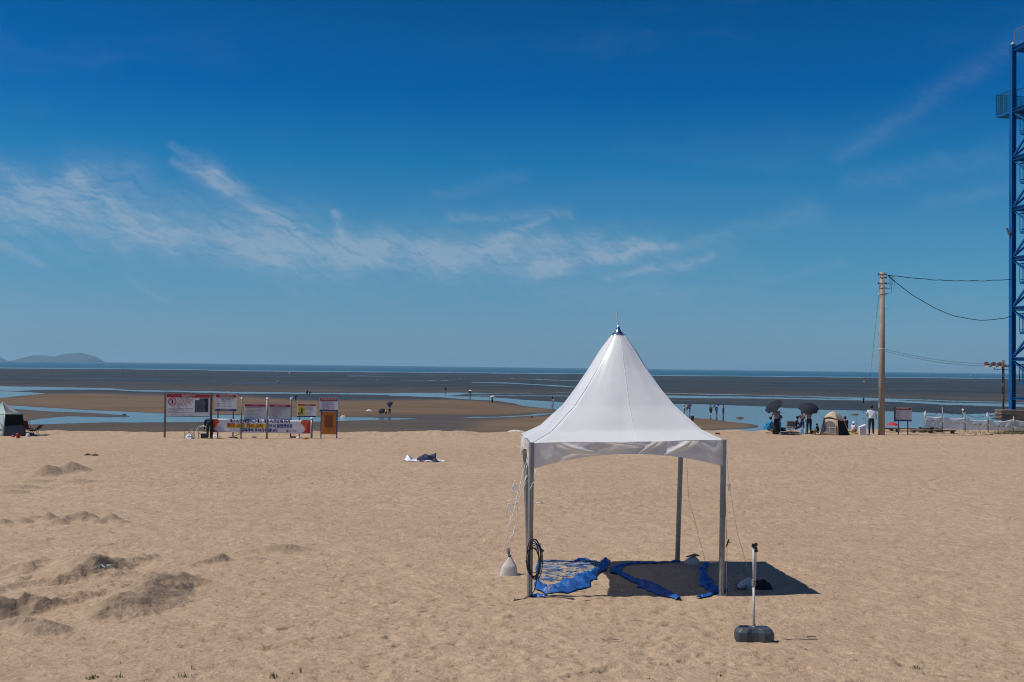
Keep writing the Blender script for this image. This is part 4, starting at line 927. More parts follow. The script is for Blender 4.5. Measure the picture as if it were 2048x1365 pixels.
def person(loc, H, rz, label, shirt='grey_shirt', legs='dark_trousers', hair='hair_black', kind='stand', arms=None, skirt=False, hat=None, group=None, detail=1, shorts=False, sleeves=0.5, cape=None):
    t = thing('person', label, 'person', loc, rz, group); arms = arms or {}
    J, k = pose(kind, H, arms)
    def rr(n): b = RAD[n.rstrip('lr') if n[:-1] in RAD else n]; return tuple(x * k for x in b) if isinstance(b, tuple) else b * k
    def rad(names, add=0, mul=1):
        out = {}
        for n in names:
            key = n if n in RAD else n[:-1]; b = RAD[key]; out[n] = tuple(x * k * mul + add for x in b) if isinstance(b, tuple) else b * k * mul + add
        return out
    E = [('pelvis', 'waist'), ('waist', 'chest'), ('chest', 'neck'), ('neck', 'head'), ('head', 'crown')]
    for s in 'lr': E += [('pelvis', 'hip' + s), ('hip' + s, 'knee' + s), ('knee' + s, 'ankle' + s), ('ankle' + s, 'toe' + s), ('chest', 'sh' + s), ('sh' + s, 'el' + s), ('el' + s, 'wr' + s)]
    JB = dict(J); RB = rad(J); RB['chest'] = tuple(v * .78 for v in RB['chest']); RB['pelvis'] *= .72; RB['waist'] *= .75
    for s in 'lr': RB['hip' + s] *= .8; RB['sh' + s] *= .85
    if detail > 1:      # palm, four fingers and a thumb on each hand
        for s, sg in (('l', -1), ('r', 1)):
            w = Vector(J['wr' + s]); e = Vector(J['el' + s]); a = (w - e).normalized(); sd = a.cross(Vector((0, 0, 1)));
            sd = sd.normalized() if sd.length > .1 else Vector((0, 1, 0)); up = sd.cross(a)
            pm = w + a * .05 * k; JB['palm' + s] = tuple(pm); RB['palm' + s] = (.030 * k, .018 * k); E.append(('wr' + s, 'palm' + s))
            for q, (o_, ln) in enumerate(((-.027, .070), (-.009, .080), (.009, .075), (.027, .058))):
                n1, n2, n3 = f'f{q}a{s}', f'f{q}b{s}', f'f{q}c{s}'
                JB[n1] = tuple(pm + a * .032 * k + sd * o_ * k); JB[n2] = tuple(pm + a * (.032 + ln * .5) * k + sd * o_ * 1.15 * k - up * .010 * k); JB[n3] = tuple(pm + a * (.030 + ln * .85) * k + sd * o_ * 1.1 * k - up * .032 * k)
                RB[n1] = RB[n2] = .0085 * k; RB[n3] = .007 * k; E += [('palm' + s, n1), (n1, n2), (n2, n3)]
            JB['ta' + s] = tuple(w + a * .03 * k + sd * -.035 * k); JB['tb' + s] = tuple(w + a * .065 * k + sd * -.052 * k - up * .012 * k); RB['ta' + s] = RB['tb' + s] = .009 * k; E += [('palm' + s, 'ta' + s), ('ta' + s, 'tb' + s)]
    skin_obj('body', JB, E, RB, 'skin', t, detail)
    up_ = ['pelvis', 'waist', 'chest', 'shl', 'shr', 'ell', 'elr']; Js = {n: J[n] for n in up_}
    nk = Vector(J['chest']).lerp(Vector(J['neck']), .6); Js['collar'] = tuple(nk)
    R_ = rad(up_, .016); R_['collar'] = .075 * k; R_['waist'] = .135 * k; R_['pelvis'] = .145 * k; R_['chest'] = (.165 * k, .125 * k)
    for s in 'lr':
        if sleeves < 1: Js['el' + s] = tuple(Vector(J['sh' + s]).lerp(Vector(J['el' + s]), .75)); R_['el' + s] = .062 * k
    es = [('pelvis', 'waist'), ('waist', 'chest'), ('chest', 'collar'), ('chest', 'shl'), ('chest', 'shr'), ('shl', 'ell'), ('shr', 'elr')]
    if sleeves >= 1:
        for s in 'lr': Js['wr' + s] = J['wr' + s]; R_['wr' + s] = .040 * k; es.append(('el' + s, 'wr' + s))
    skin_obj('shirt', Js, es, R_, shirt, t, detail)
    if skirt:
        m_ = MB(); pz = J['pelvis']; pr = [(.15 * k, pz[2] + .06 * k), (.17 * k, pz[2] - .06 * k), (.21 * k, pz[2] * .55), (.25 * k, .10), (.20 * k, .09)]
        m_.lathe(pr, 18, (pz[0], pz[1], 0), sy=.8); obj('long_skirt', m_, legs, t, smooth=True)
    else:
        n_ = ['pelvis', 'hipl', 'hipr', 'kneel', 'kneer']; Jl = {n: J[n] for n in n_}; Rl = rad(n_, .016); Jl['band'] = tuple(Vector(J['pelvis']).lerp(Vector(J['waist']), .55)); Rl['band'] = .125 * k; Rl['pelvis'] = .135 * k
        el = [('pelvis', 'band'), ('pelvis', 'hipl'), ('pelvis', 'hipr'), ('hipl', 'kneel'), ('hipr', 'kneer')]
        if not shorts:
            for s in 'lr':
                Jl['ankle' + s] = J['ankle' + s]; Rl['ankle' + s] = .055 * k; el.append(('knee' + s, 'ankle' + s))
        skin_obj('shorts' if shorts else 'trousers', Jl, el, Rl, legs, t, detail)
    hc = Vector(J['head']).lerp(Vector(J['crown']), .55)
    if hat:
        m_ = MB(); m_.lathe([(.17 * k, .02), (.172 * k, .03), (.10 * k, .05), (.098 * k, .11), (.06 * k, .14)], 16, tuple(hc - Vector((0, 0, .02 * k)))); obj('hat', m_, hat, t, smooth=True)
    m_ = MB(); m_.lathe([(.055 * k, -.09 * k), (.092 * k, -.05 * k), (.102 * k, .02 * k), (.085 * k, .075 * k), (.03 * k, .105 * k)], 14, (hc.x, hc.y - .018 * k, hc.z)); obj('hair', m_, hair, t, smooth=True)
    if detail > 1:
        for s in (-1, 1):
            m_ = MB(); m_.lathe([(.008, -.02), (.014, 0), (.010, .02)], 6, (s * .088 * k, hc.y + .01, hc.z - .04 * k)); obj('ear', m_, 'skin', t)
        f_ = Vector(J['head']); m_ = MB(); m_.box((0, f_.y + .095 * k, f_.z + .02), (.022, .03, .035)); obj('nose', m_, 'skin', t, bevel=.006)
        for s in 'lr':
            a = Vector(J['toe' + s]); b = Vector(J['ankle' + s]); m_ = MB(); m_.box(((a.x + b.x) / 2, (a.y + b.y) / 2 + .02, .035), (.09, .27, .07), taper=.8); obj('shoe', m_, 'white_shirt' if H > 1.68 else 'black_cloth', t, bevel=.015)
    return t
def umbrella(top, axis, rad, label, m, shaft=0.9, group=None, depth=0.24):
    """top: world position of the ferrule; axis: direction the shaft runs (towards the hand)"""
    top = Vector(top); t = thing('umbrella', label, 'umbrella', top, 0, group); ax = Vector(axis).normalized()
    t.rotation_mode = 'QUATERNION'; t.rotation_quaternion = (-ax).to_track_quat('Z', 'Y')
    n = 8; vs = []; NR = 6; sub = 2
    for r in range(NR + 1):
        f = r / NR
        for j in range(n * sub):
            a = 2 * math.pi * j / (n * sub); w = (j % sub) / sub; sc_ = 1 - 0.10 * math.sin(math.pi * w) * f
            vs.append((rad * f * sc_ * math.cos(a), rad * f * sc_ * math.sin(a), -rad * depth * 2 * (f ** 2) * (1 - .12 * math.sin(math.pi * w)) * .9))
    q = n * sub; fs = [(r * q + j, r * q + (j + 1) % q, (r + 1) * q + (j + 1) % q, (r + 1) * q + j) for r in range(NR) for j in range(q)]
    m_ = MB(); m_.add(vs, fs); obj('canopy', m_, m, t, smooth=False, thick=.003)
    m_ = MB(); m_.tube([(0, 0, .05), (0, 0, -shaft)], .009, 8); m_.tube([(0, 0, -shaft), (0, 0, -shaft - .05), (.03, 0, -shaft - .08), (.06, 0, -shaft - .05)], .013, 8); obj('shaft', m_, 'black_rubber', t, smooth=True)
    for j in range(n):
        a = 2 * math.pi * j / n; m_ = MB(); m_.tube([(rad * f * math.cos(a), rad * f * math.sin(a), -rad * depth * 2 * f * f * .9 - .012) for f in (0, .25, .5, .75, 1)], .004, 4); obj('rib', m_, 'post_steel', t)
    return t

# ------------------------------------------------------------------ text
PENDING = []
def lettering(s, size, m, parent, x, y, z, align='CENTER', sx=1.0, bold=0.0, name='lettering', heavy=0.0):
    c = bpy.data.curves.new(name, 'FONT'); c.body = s; c.size = size; c.align_x = align; c.align_y = 'CENTER'; c.offset = bold; c.extrude = 0.0008; c.resolution_u = 1
    PENDING.append((c, m, parent, (x, y, z), sx))
    if heavy:
        for k_ in (-1, 1): PENDING.append((c, m, parent, (x + k_ * heavy, y + .0012 * k_ + .0004, z + .3 * heavy * k_), sx))
def flush_lettering():
    """turn all the text curves into meshes in one go, before anything heavy is in the scene graph"""
    tmps = []
    for c, m, parent, loc, sx in PENDING:
        tmp = bpy.data.objects.new('tmp', c); COL.objects.link(tmp); tmps.append(tmp)
    hidden = [o for o in bpy.data.objects if o not in tmps and o.name in COL.objects]
    for o in hidden: COL.objects.unlink(o)
    dg = bpy.context.evaluated_depsgraph_get(); dg.update()
    for tmp, (c, m, parent, loc, sx) in zip(tmps, PENDING):
        me = bpy.data.meshes.new_from_object(tmp.evaluated_get(dg)); me.name = 'lettering'; me.materials.clear(); me.materials.append(M[m])
        o = bpy.data.objects.new('lettering', me); hidden.append(o); o['kind'] = 'stuff'
        o.parent = parent; o.location = loc; o.rotation_euler = (R(90), 0, 0); o.scale = (sx, 1, 1)
    for tmp in tmps: bpy.data.objects.remove(tmp)
    for o in hidden: COL.objects.link(o)

# ================================================================== NOTICE BOARDS (left)
def at(px, py): p = G(px, py); return p, p.y / F
def board(name, label, cat, bx, by, x0, y0, x1, y1, face, head, hm, foot=0, fm=None, frame='post_brown', dy=0.0, posts=(), back=True, pm='post_brown', pr=.03, ptop=None):
    """everything in photo pixels, turned into metres at the foot of the board"""
    p, s = at(bx, by); t = thing(name, label, cat, (p.x, p.y + dy, HZ(p.x, p.y) - .02)); X = lambda a: (a - bx) * s; Z = lambda b: (by - b) * s
    w = X(x1) - X(x0); cx = (X(x0) + X(x1)) / 2; h = Z(y0) - Z(y1); cz = (Z(y0) + Z(y1)) / 2
    m_ = MB(); m_.box((cx, 0, cz), (w, .03, h)); pan = obj('panel', m_, face, t)
    m_ = MB(); m_.box((cx, -.018, Z(y0) - head * s / 2 - .02), (w - .05, .006, head * s)); obj('header_band', m_, hm, pan)
    if foot: m_ = MB(); m_.box((cx, -.018, Z(y1) + foot * s / 2 + .0), (w - .01, .006, foot * s)); obj('footer_band', m_, fm, pan)
    if frame:
        for (a, b, c, d) in ((cx, Z(y0) + .012, w + .05, .03), (cx, Z(y1) - .012, w + .05, .03)): m_ = MB(); m_.box((a, 0, b), (c, .05, d)); obj('frame_rail', m_, frame, t)
        for a in (X(x0) - .012, X(x1) + .012): m_ = MB(); m_.box((a, 0, cz), (.03, .048, h - .002)); obj('frame_stile', m_, frame, t)
    for q in posts: m_ = MB(); m_.box((X(q), .045, (Z(ptop or y0) - .12) / 2), (pr * 2, .045, Z(ptop or y0) + .12)); obj('post', m_, pm, t)
    return t, X, Z, s, pan
def textlines(t, X, Z, s, lines, x, y, size, dyl, m, align='LEFT', wmax=None, sx=.9):
    for k, l in enumerate(lines):
        if l: lettering(l, size * s, m, t, X(x), -.0225, Z(y + k * dyl), align, sx)

# 1 large sign with no-entry ring and aerial picture
t, X, Z, s, pan = board('notice_board', 'largest notice board with red no-entry ring and dark aerial picture', 'sign', 374, 876, 331, 787.5, 419, 832, 'sign_white', 6.5, 'sign_red', posts=(328.8, 421), pr=.045)
lettering('출입통제구역', 4.6 * s, 'print_white', pan, X(375), -.024, Z(791.5), sx=1.0, bold=0); lettering('RESTRICTED AREA', 1.8 * s, 'print_white', pan, X(375), -.024, Z(794.2))
ring = [(X(343.2) + 7.4 * s * math.cos(a), -.022, Z(803) + 7.4 * s * math.sin(a)) for a in [i * math.pi / 20 for i in range(41)]]
m_ = MB(); m_.tube(ring, .022, 6, caps=False); m_.beam((X(338), -.022, Z(797.8)), (X(348.4), -.022, Z(808.2)), .03, .01); obj('prohibition_ring', m_, 'print_red', pan)
m_ = MB(); m_.lathe([(.01, -.03), (.035, 0), (.01, .03)], 10, (X(343.2), -.022, Z(799.3)), sy=.1)
m_.prism([(X(342.2), Z(800.5)), (X(344.6), Z(800.5)), (X(344.8), Z(804)), (X(344), Z(808)), (X(342.9), Z(808)), (X(342), Z(804))], -.024, -.018); obj('figure_pictogram', m_, 'print_dark', pan)
textlines(pan, X, Z, s, ['이 구역은 출입통제', '구역으로 출입을', '금지합니다'], 353, 800.5, 4.4, 3.9, 'print_red')
textlines(pan, X, Z, s, ['해수욕장 출입통제 구역 안내'], 353, 796.6, 2.2, 2, 'print_grey'); textlines(pan, X, Z, s, ['출입통제 구역이오니 출입을 금지', '과태료 부과'], 353, 811.8, 1.7, 2.2, 'print_red')
textlines(pan, X, Z, s, ['출입통제 기간에는 이 구역의 출입을 금지하오니 주의하시기 바랍니다', '  해수욕장법에 따라 출입을 통제하여 안전을 기하고 있으니', '통제구역 : 해수욕장 안내', '통제구역 출입 행위를 하시는 경우 과태료 부과 기준에 따라  부과하여 통제합니다'], 335.5, 817, 2.1, 2.9, 'print_dark', sx=.82)
textlines(pan, X, Z, s, ['인천 해수욕장 안전   인천광역시 중구   해수욕장 안내'], 342, 830.1, 2.3, 2, 'print_dark')
m_ = MB(); m_.box((X(402), -.019, Z(809.8)), (27 * s, .004, 27.5 * s)); obj('aerial_picture', m_, 'photo_dark', pan)
m_ = MB(); m_.prism([(X(407), Z(796.4)), (X(415.3), Z(796.4)), (X(415.3), Z(823.4)), (X(411.5), Z(823.4)), (X(408), Z(814)), (X(410.5), Z(806)), (X(408), Z(801))], -.0235, -.0205); obj('picture_shore', m_, 'photo_black', pan)
m_ = MB(); m_.box((X(393.2), -.0215, Z(798)), (9 * s, .003, 3.4 * s)); obj('picture_caption', m_, 'sign_white', pan)
# 2
t, X, Z, s, pan = board('notice_board', 'white notice board with red header and blue footer right of the largest board', 'sign', 450, 876, 429.5, 787.5, 472.5, 821.5, 'sign_white', 6.2, 'sign_red', 3.8, 'sign_navy', frame=None, posts=(434.8, 465.3), pm='post_steel', pr=.032)
lettering('해수욕장 이용에 관한', 2.9 * s, 'print_white', pan, X(451), -.024, Z(790.3)); lettering('과태료 부과기준 안내', 2.9 * s, 'print_white', pan, X(451), -.024, Z(793.2))
textlines(pan, X, Z, s, ['해수욕장의 이용 및 안전에 관한 법'], 451, 796.2, 2.1, 2, 'print_dark', 'CENTER'); textlines(pan, X, Z, s, ['과태료 부과기준에 따라'], 451, 798.7, 2.0, 2, 'print_dark', 'CENTER')
for r_, row in enumerate([('구 분', '불법행위', '기 준', '경 고'), ('해수욕장', '폭 죽', '50,000', '5'), ('이용제한', '취사 행위', '100,000', '10')]):
    for cx_, w_ in zip((434.5, 446, 457.3, 467.5), row): textlines(pan, X, Z, s, [w_], cx_, 802 + 5.2 * r_, 2.4, 2, 'print_dark', 'CENTER')
lettering('◎ 인천광역시 중구', 2.8 * s, 'print_white', pan, X(450), -.024, Z(819.7))
# 3, 4: the paired boards
t, X, Z, s, pan = board('notice_board', 'grey-white notice board with crimson header above the left end of the banner', 'sign', 508, 877, 486.5, 807.5, 530, 838.5, 'sign_grey', 4.6, 'sign_crimson', 1.0, 'sign_navy', frame=None, dy=.12)
lettering('경  고', 3.6 * s, 'print_white', pan, X(508), -.024, Z(810.8))
textlines(pan, X, Z, s, ['해수욕장에서 금지되는 불법행위 안내', '', '1. 해수욕장 이용구역 안의 취사 행위', '2. 통제구역 출입 행위', '', '3. 해수욕장 안 폭죽 이용 행위', '', '※ 인천광역시 중구'], 490, 815.5, 2.2, 2.75, 'print_grey')
t, X, Z, s, pan = board('notice_board', 'grey-white notice board with plum header between the second and third tall posts', 'sign', 558, 877, 536, 808, 579.5, 839, 'sign_grey', 4.6, 'sign_crimson', 1.0, 'sign_navy', frame=None, dy=.12)
lettering('출입금지 안내문', 3.3 * s, 'print_white', pan, X(557), -.024, Z(811.4))
textlines(pan, X, Z, s, ['이 구역은 출입을 통제하는 구역이오니 출입을 금지', '하오며 해수욕장법에 따라 통제합니다', '출입시 과태료를 부과합니다', ''], 538.5, 815.7, 2.0, 2.4, 'print_grey'); textlines(pan, X, Z, s, ['1. 출입 금지 및 이용 금지', '2. 구역 안 취사 금지 및 통제', '3. 불법행위 금지', '4. 폭죽 이용 금지'], 540, 824, 2.0, 2.75, 'print_red')
# 5 yellow pictogram
t, X, Z, s, pan = board('notice_board', 'notice board with black running figure on a yellow square', 'sign', 612, 878, 593, 808, 632, 834.5, 'sign_white', 3.2, 'sign_red', 2.4, 'sign_navy', frame=None, posts=(598,), pm='post_steel', pr=.028)
m_ = MB(); m_.box((X(602), -.019, Z(822)), (14.5 * s, .004, 18.5 * s)); obj('yellow_square', m_, 'warning_yellow', pan)
m_ = MB(); pc = lambda pts: [(X(a), Z(b)) for a, b in pts]
m_.prism([(X(602.9) + 1.1 * s * math.cos(a), Z(817) + 1.1 * s * math.sin(a)) for a in [i * math.pi / 6 for i in range(12)]], -.0245, -.021)
for q in ([(601.5, 818.2), (604.5, 818.2), (604, 823.5), (601.8, 823)], [(596.5, 818.4), (607.8, 818.0), (607.8, 818.8), (596.5, 819.3)], [(602, 823), (604.3, 823), (605, 828.8), (603.4, 829.4)], [(602, 822.5), (603.4, 824), (599, 828.6), (597.6, 827.8)], [(595.3, 825.5), (598.3, 826.8), (597.5, 828.8), (595.3, 827.8)]):
    m_.prism(pc(q), -.0245, -.021)
obj('running_pictogram', m_, 'print_dark', pan)
lettering('미끄럼 주의', 2.5 * s, 'print_white', pan, X(614), -.024, Z(810.4)); textlines(pan, X, Z, s, ['미끄러우니 주의', '안전에 주의하여', '주시기 바랍니다', '', 'Be careful of', 'slippery rocks', 'on the shore'], 610.5, 815, 2.3, 2.5, 'print_dark')
# 6 with orange box
t, X, Z, s, pan = board('notice_board', 'notice board with dark red header mounted above the orange cabinet', 'sign', 657, 877, 638, 796, 675, 823, 'sign_white', 5.4, 'sign_crimson', 3.0, 'sign_navy', frame=None, posts=(641.5, 673.2), pm='sign_navy', pr=.026, ptop=822)
lettering('해변 음주 흡연 금지 안내', 2.9 * s, 'print_white', pan, X(656.5), -.024, Z(799.3), bold=0)
textlines(pan, X, Z, s, ['1. 해변에서 음주 및 흡연 행위 금지', '2. 해변 구역 안 취사 행위 금지', '3. 폭죽 이용 및 불법행위를 금지하오니', '   주의하시기 바랍니다', '4. 금지행위시 과태료 부과기준 안내', '5. 안전에 주의하여 해수욕장 이용을', '   하여 주시기 바랍니다'], 640.5, 804.2, 2.1, 2.5, 'print_dark', sx=.85)
p, s = at(657, 877); t = thing('orange_cabinet', 'tall orange cabinet with dark recessed panel under the rightmost left-hand sign', 'cabinet', (p.x, p.y, HZ(p.x, p.y)))
m_ = MB(); m_.box((0, .06, 29.5 * s), (29 * s, .12, 44.5 * s)); obj('box_body', m_, 'orange_panel', t, bevel=.01)
m_ = MB(); m_.box((-.2 * s, -.008, 33 * s), (16.5 * s, .012, 24 * s)); obj('recessed_panel', m_, 'rust_panel', t)

# tall posts and the banner
def post(bx, by, top, r, label, cap=True, m='post_brown', gtype=None):
    p, s = at(bx, by); t = thing('post', label, 'post', (p.x, p.y, HZ(p.x, p.y)), 0, gtype); h = (by - top) * s
    m_ = MB(); m_.tube([(0, 0, -.1), (0, 0, h)], r, 10); obj('shaft', m_, m, t, smooth=True)
    if cap: m_ = MB(); m_.lathe([(r * 1.0, h - .02), (r * 1.5, h), (r * 1.5, h + .05), (r * .5, h + .09)], 10); obj('cap', m_, 'white_cloth', t, smooth=True)
    return t
GP = 'tall posts among the notice boards'
post(482, 877, 798, .034, 'slim brown post with white cap left of the crimson-headed board', gtype=GP)
post(533.5, 878, 799, .05, 'grey steel post with white cap between the two grey-white boards', m='post_steel', gtype=GP)
post(581, 876.5, 800, .036, 'slim brown post with white cap left of the yellow pictogram board', gtype=GP)
post(623, 877, 839, .055, 'short thick grey post at the right end of the banner', m='galvanised', gtype=GP)
p, s = at(533.5, 878)
for dx_ in (-.07, .05):
    t = thing('cable_tie', ('pale blue strip tied to the left side' if dx_ < 0 else 'pale blue strip tied to the right side') + ' of the grey steel post', 'strip', (p.x + dx_, p.y - .07, (878 - 831) * s)); m_ = MB(); m_.beam((0, 0, -.2), (.02, 0, .17), .035, .01); m_.beam((.02, 0, .17), (.04, 0, .23), .02, .01); obj('strip_fold', m_, 'tent_pale', t)
p, s = at(523, 877); bt = thing('banner', 'long white banner with Korean warning text and red swirls strung between posts', 'banner', (p.x, p.y - .16, HZ(p.x, p.y)))
X = lambda a: (a - 523) * s; Z = lambda b: (877 - b) * s
def bn(u, v):
    x = 425 + 196.5 * u; return (X(x), .012 * math.sin(9 * u) * math.sin(3 * v), Z(838.5 + 0.004 * (x - 425)) - v * s * 26.6 + .012 * math.sin(math.pi * u * 4))
m_ = MB(); m_.sheet(bn, 60, 8); obj('banner_cloth', m_, 'banner_white', bt, smooth=True, thick=.002)
def blade(pts, m, y0=-.022, y1=-.018, n='swirl'): m_ = MB(); m_.prism([(X(a), Z(b)) for a, b in pts], y0, y1); return obj(n, m_, m, bt)
blade([(425, 839), (436, 839), (439, 841), (440, 844.5), (438, 849), (433, 855), (430, 860), (431, 863), (436, 864), (425, 864.5)], 'banner_red')
blade([(440, 845), (438, 849.5), (431, 858), (429.5, 862), (428.5, 857), (434, 850)], 'banner_gold', -.026, -.0225)
blade([(425, 860), (430, 861), (437, 864.5), (425, 865)], 'banner_crimson', -.026, -.0225)
blade([(606, 838.6), (621, 838.8), (621, 864.4), (605, 864.3), (609, 861.5), (611, 857), (607, 851), (602.5, 845), (603, 841)], 'banner_red')
blade([(613, 850), (621, 841), (621, 864.4), (605, 864.4), (612, 861), (614.5, 856)], 'banner_crimson', -.026, -.0225)
blade([(606, 846.5), (610, 851), (614, 856), (613.5, 857), (608, 851)], 'banner_gold', -.030, -.0265)
m_ = MB()
for yy, xa, xb in ((849, 455, 491.5), (849, 495, 532)): m_.box((X((xa + xb) / 2), -.0215, Z(851.8)), ((xb - xa) * s, .004, 8.4 * s))
obj('yellow_highlight', m_, 'print_yellow', bt)
lettering('해수욕장 개장기간에는 해수욕장법에 따라', 8.0 * s, 'print_blue', bt, X(460), -.026, Z(842.6), 'LEFT', .87, .0, heavy=.010)
lettering('폭죽 금지  취사 금지', 9.0 * s, 'print_red', bt, X(456), -.028, Z(851.6), 'LEFT', .93, .0, heavy=.010)
lettering('이오니 불법행위를', 8.2 * s, 'print_blue', bt, X(534), -.026, Z(851.8), 'LEFT', .83, .0, heavy=.010)
lettering('금지하여 주시기 바랍니다.', 8.2 * s, 'print_blue', bt, X(483), -.026, Z(860.8), 'LEFT', .84, .0, heavy=.010)
m_ = MB(); m_.lathe([(.02, -.002), (2.1 * s, 0), (.02, .0)], 16, (0, 0, 0)); o = obj('emblem', m_, 'print_red', bt, loc=(X(576), -.024, Z(861.4)), rot=(R(90), 0, 0))
lettering('인천광역시', 3.0 * s, 'print_grey', bt, X(579.5), -.024, Z(861.4), 'LEFT', .8); lettering('중구', 4.0 * s, 'print_dark', bt, X(591), -.024, Z(861.4), 'LEFT', .8, .0)
for yy in range(7): m_ = MB(); m_.box((X(594.5), -.0215, Z(841.5 + 2.9 * yy)), (15 * s, .002, .3 * s)); obj('ruled_line', m_, 'sign_grey', bt)

# ------------------------------------------------------------------ clutter below the boards
def xchair(px, py, w, h, label, seat, back, fm='post_steel', rz=0.0, lounge=False, name='folding_chair'):
    p = GS(px, py); t = thing(name, label, 'chair', p, rz)
    for a in (-1, 1):
        m_ = MB(); m_.tube([(-w / 2, a * w / 2, 0), (w / 2, a * w / 2, h * .5)], .011, 5); obj('leg', m_, fm, t)
        m_ = MB(); m_.tube([(w / 2, a * w / 2, 0), (-w / 2, a * w / 2, h * .5)], .011, 5); obj('leg', m_, fm, t)
        m_ = MB(); m_.tube([(a * w / 2, -w / 2, 0), (a * w / 2, w / 2 * .9, h)], .011, 5); obj('back_post', m_, fm, t)
        m_ = MB(); m_.tube([(-w / 2 * a, -w / 2, 0), (w / 2 * a, -w / 2, h * .5)], .010, 5); obj('cross_brace', m_, fm, t)
    m_ = MB(); m_.sheet(lambda u, v: ((u - .5) * w, (v - .5) * w, h * .48 - .05 * math.sin(math.pi * u) * math.sin(math.pi * v)), 6, 6); obj('seat', m_, seat, t, thick=.01)
    m_ = MB(); m_.sheet(lambda u, v: ((u - .5) * w, w * .3 + .12 * v + .03 * math.sin(math.pi * u), h * (.52 + .48 * v)), 6, 4); obj('backrest', m_, back, t, thick=.01)
    return t
# open steel stool frame and folded things under board one
p = GS(379, 877); t = thing('stool_frame', 'open crossed folding stool frame standing under the largest board', 'stool', p)
s = p.y / F; w, h = 17 * s, 20 * s
for a in (-1, 1):
    for y in (-.12, .12): m_ = MB(); m_.tube([(a * w / 2, y, 0), (a * w / 2, y, h)], .012, 5); obj('leg', m_, 'post_steel', t)
for y in (-.12, .12):
    for a in (-1, 1): m_ = MB(); m_.tube([(-a * w / 2, y, h * .3), (a * w / 2, y, h)], .010, 5); obj('cross_brace', m_, 'post_steel', t)
heap('crumpled_rag', 'white and maroon rags heaped inside the open stool frame', 'cloth', (p.x, p.y, p.z + .01), .42, .3, .20, 'white_cloth', 4, 12)
p = GS(397, 877); t = thing('hand_trolley', 'pale folding hand trolley beside the dark blue tub', 'trolley', p); s = p.y / F
m_ = MB(); m_.tube([(0, 0, 0), (-.02, 0, 22 * s), (.03, 0, 25 * s)], .022, 6); obj('upright', m_, 'tent_pale', t)
m_ = MB(); m_.tube([(-.02, 0, 22 * s), (-.1, 0, 17 * s)], .018, 6); obj('grip', m_, 'white_cloth', t)
m_ = MB(); m_.tube([(0, 0, 11 * s), (4 * s, 0, 8 * s)], .016, 5); obj('strut', m_, 'black_cloth', t)
m_ = MB(); m_.tube([(.05, .03, 24 * s), (9 * s, .03, 25 * s), (14 * s, .03, 24 * s)], [.015, .035, .015], 6); obj('top_bag', m_, 'white_cloth', t)
p = GS(408, 877); t = thing('tub', 'dark blue tub full of pale things on the sand beside the bending person', 'tub', p); s = p.y / F
m_ = MB(); m_.box((0, .1, 4.7 * s), (11.5 * s, .3, 9.4 * s), taper=1.08); obj('tub_body', m_, 'navy_plastic', t, bevel=.02)
m_ = MB(); m_.box((0, .1, 9.8 * s), (12 * s, .28, 1.0 * s), (0, -.08, 0)); obj('contents', m_, 'off_white', t)
p = GS(419.5, 877.5); person(p, 1.5, R(25), 'person dressed all in black bending over by the left end of the banner', 'black_cloth', 'black_cloth', kind='bend', sleeves=1, detail=2, arms={'l': 'hang', 'r': 'hang'})
def stone(px, py, r, m, label, sx=1.4):
    p = GS(px, py); t = thing('stone', label, 'stone', p); m_ = MB(); n = 10; rnd = random.Random(px)
    pr = [(.5 * r, -.1 * r), (r, .15 * r), (.9 * r, .45 * r), (.35 * r, .75 * r)]; m_.lathe(pr, n, sx=sx); m_.v = [(x * rnd.uniform(.85, 1.15), y * rnd.uniform(.85, 1.15), z * rnd.uniform(.85, 1.1)) for x, y, z in m_.v]; obj('stone_body', m_, m, t); return t
stone(587, 876.5, .12, 'rock_orange', 'orange-brown rock lying below the banner left of the white one'); stone(612, 879, .13, 'rock_orange', 'orange rock lying below the right end of the banner')
stone(598.5, 877, .12, 'white_cloth', 'white flat rock between the two orange rocks'); stone(508, 875, .10, 'stone', 'reddish brown stone under the middle of the banner'); stone(464, 876, .12, 'stone', 'brown stone at the low end of the leaning plank'); stone(471.5, 876.5, .09, 'rock_orange', 'small reddish stone beside the leaning plank')
p = GS(482, 876); t = thing('plank', 'weathered plank leaning from the slim brown post to a stone', 'plank', p); s = p.y / F; m_ = MB(); m_.beam((-17 * s, -.1, .04), (.0, -.05, 10 * s), .05, .03); obj('board', m_, 'wood_grey', t)
p = GS(432, 873.5); heap('sand_litter', 'pale netting and litter heaped under the left end of the banner', 'litter', p, .5, .3, .12, 'off_white', 6, 12)

# ================================================================== LEFT TENT AND CHAIRS
p, s = at(22, 873); t = thing('camping_tent', 'grey pop-up tent with dark mesh opening at the left picture edge', 'tent', (p.x, p.y, HZ(p.x, p.y)))
X = lambda a: (a - 22) * s; Z = lambda b: (873 - b) * s
# footprint: a box seen corner-on; front wall faces right-front
B0 = Vector((X(6), 0, -.02)); B1 = Vector((X(51), .35, 0)); B2 = Vector((X(44), 1.9, 0)); B3 = Vector((X(-26), 1.5, -.02))
U0 = Vector((X(9), .12, Z(828))); U1 = Vector((X(43), .45, Z(829))); U2 = Vector((X(36), 1.6, Z(829))); U3 = Vector((X(-22), 1.3, Z(828))); AP = Vector((X(3), .85, Z(805.5)))
for q_ in (B0, B1, B2, B3, U0, U1, U2, U3, AP): q_.x -= .4555 * q_.y
def quad(name, a, b, c, d, m, parent, n=8, bulge=0.0, thick=.006):
    nn = (b - a).cross(d - a).normalized()
    m_ = MB(); m_.sheet(lambda u, v: (a * (1 - u) + b * u) * (1 - v) + (d * (1 - u) + c * u) * v + nn * bulge * math.sin(math.pi * u) * math.sin(math.pi * v), n, n); return obj(name, m_, m, parent, smooth=True, thick=thick)
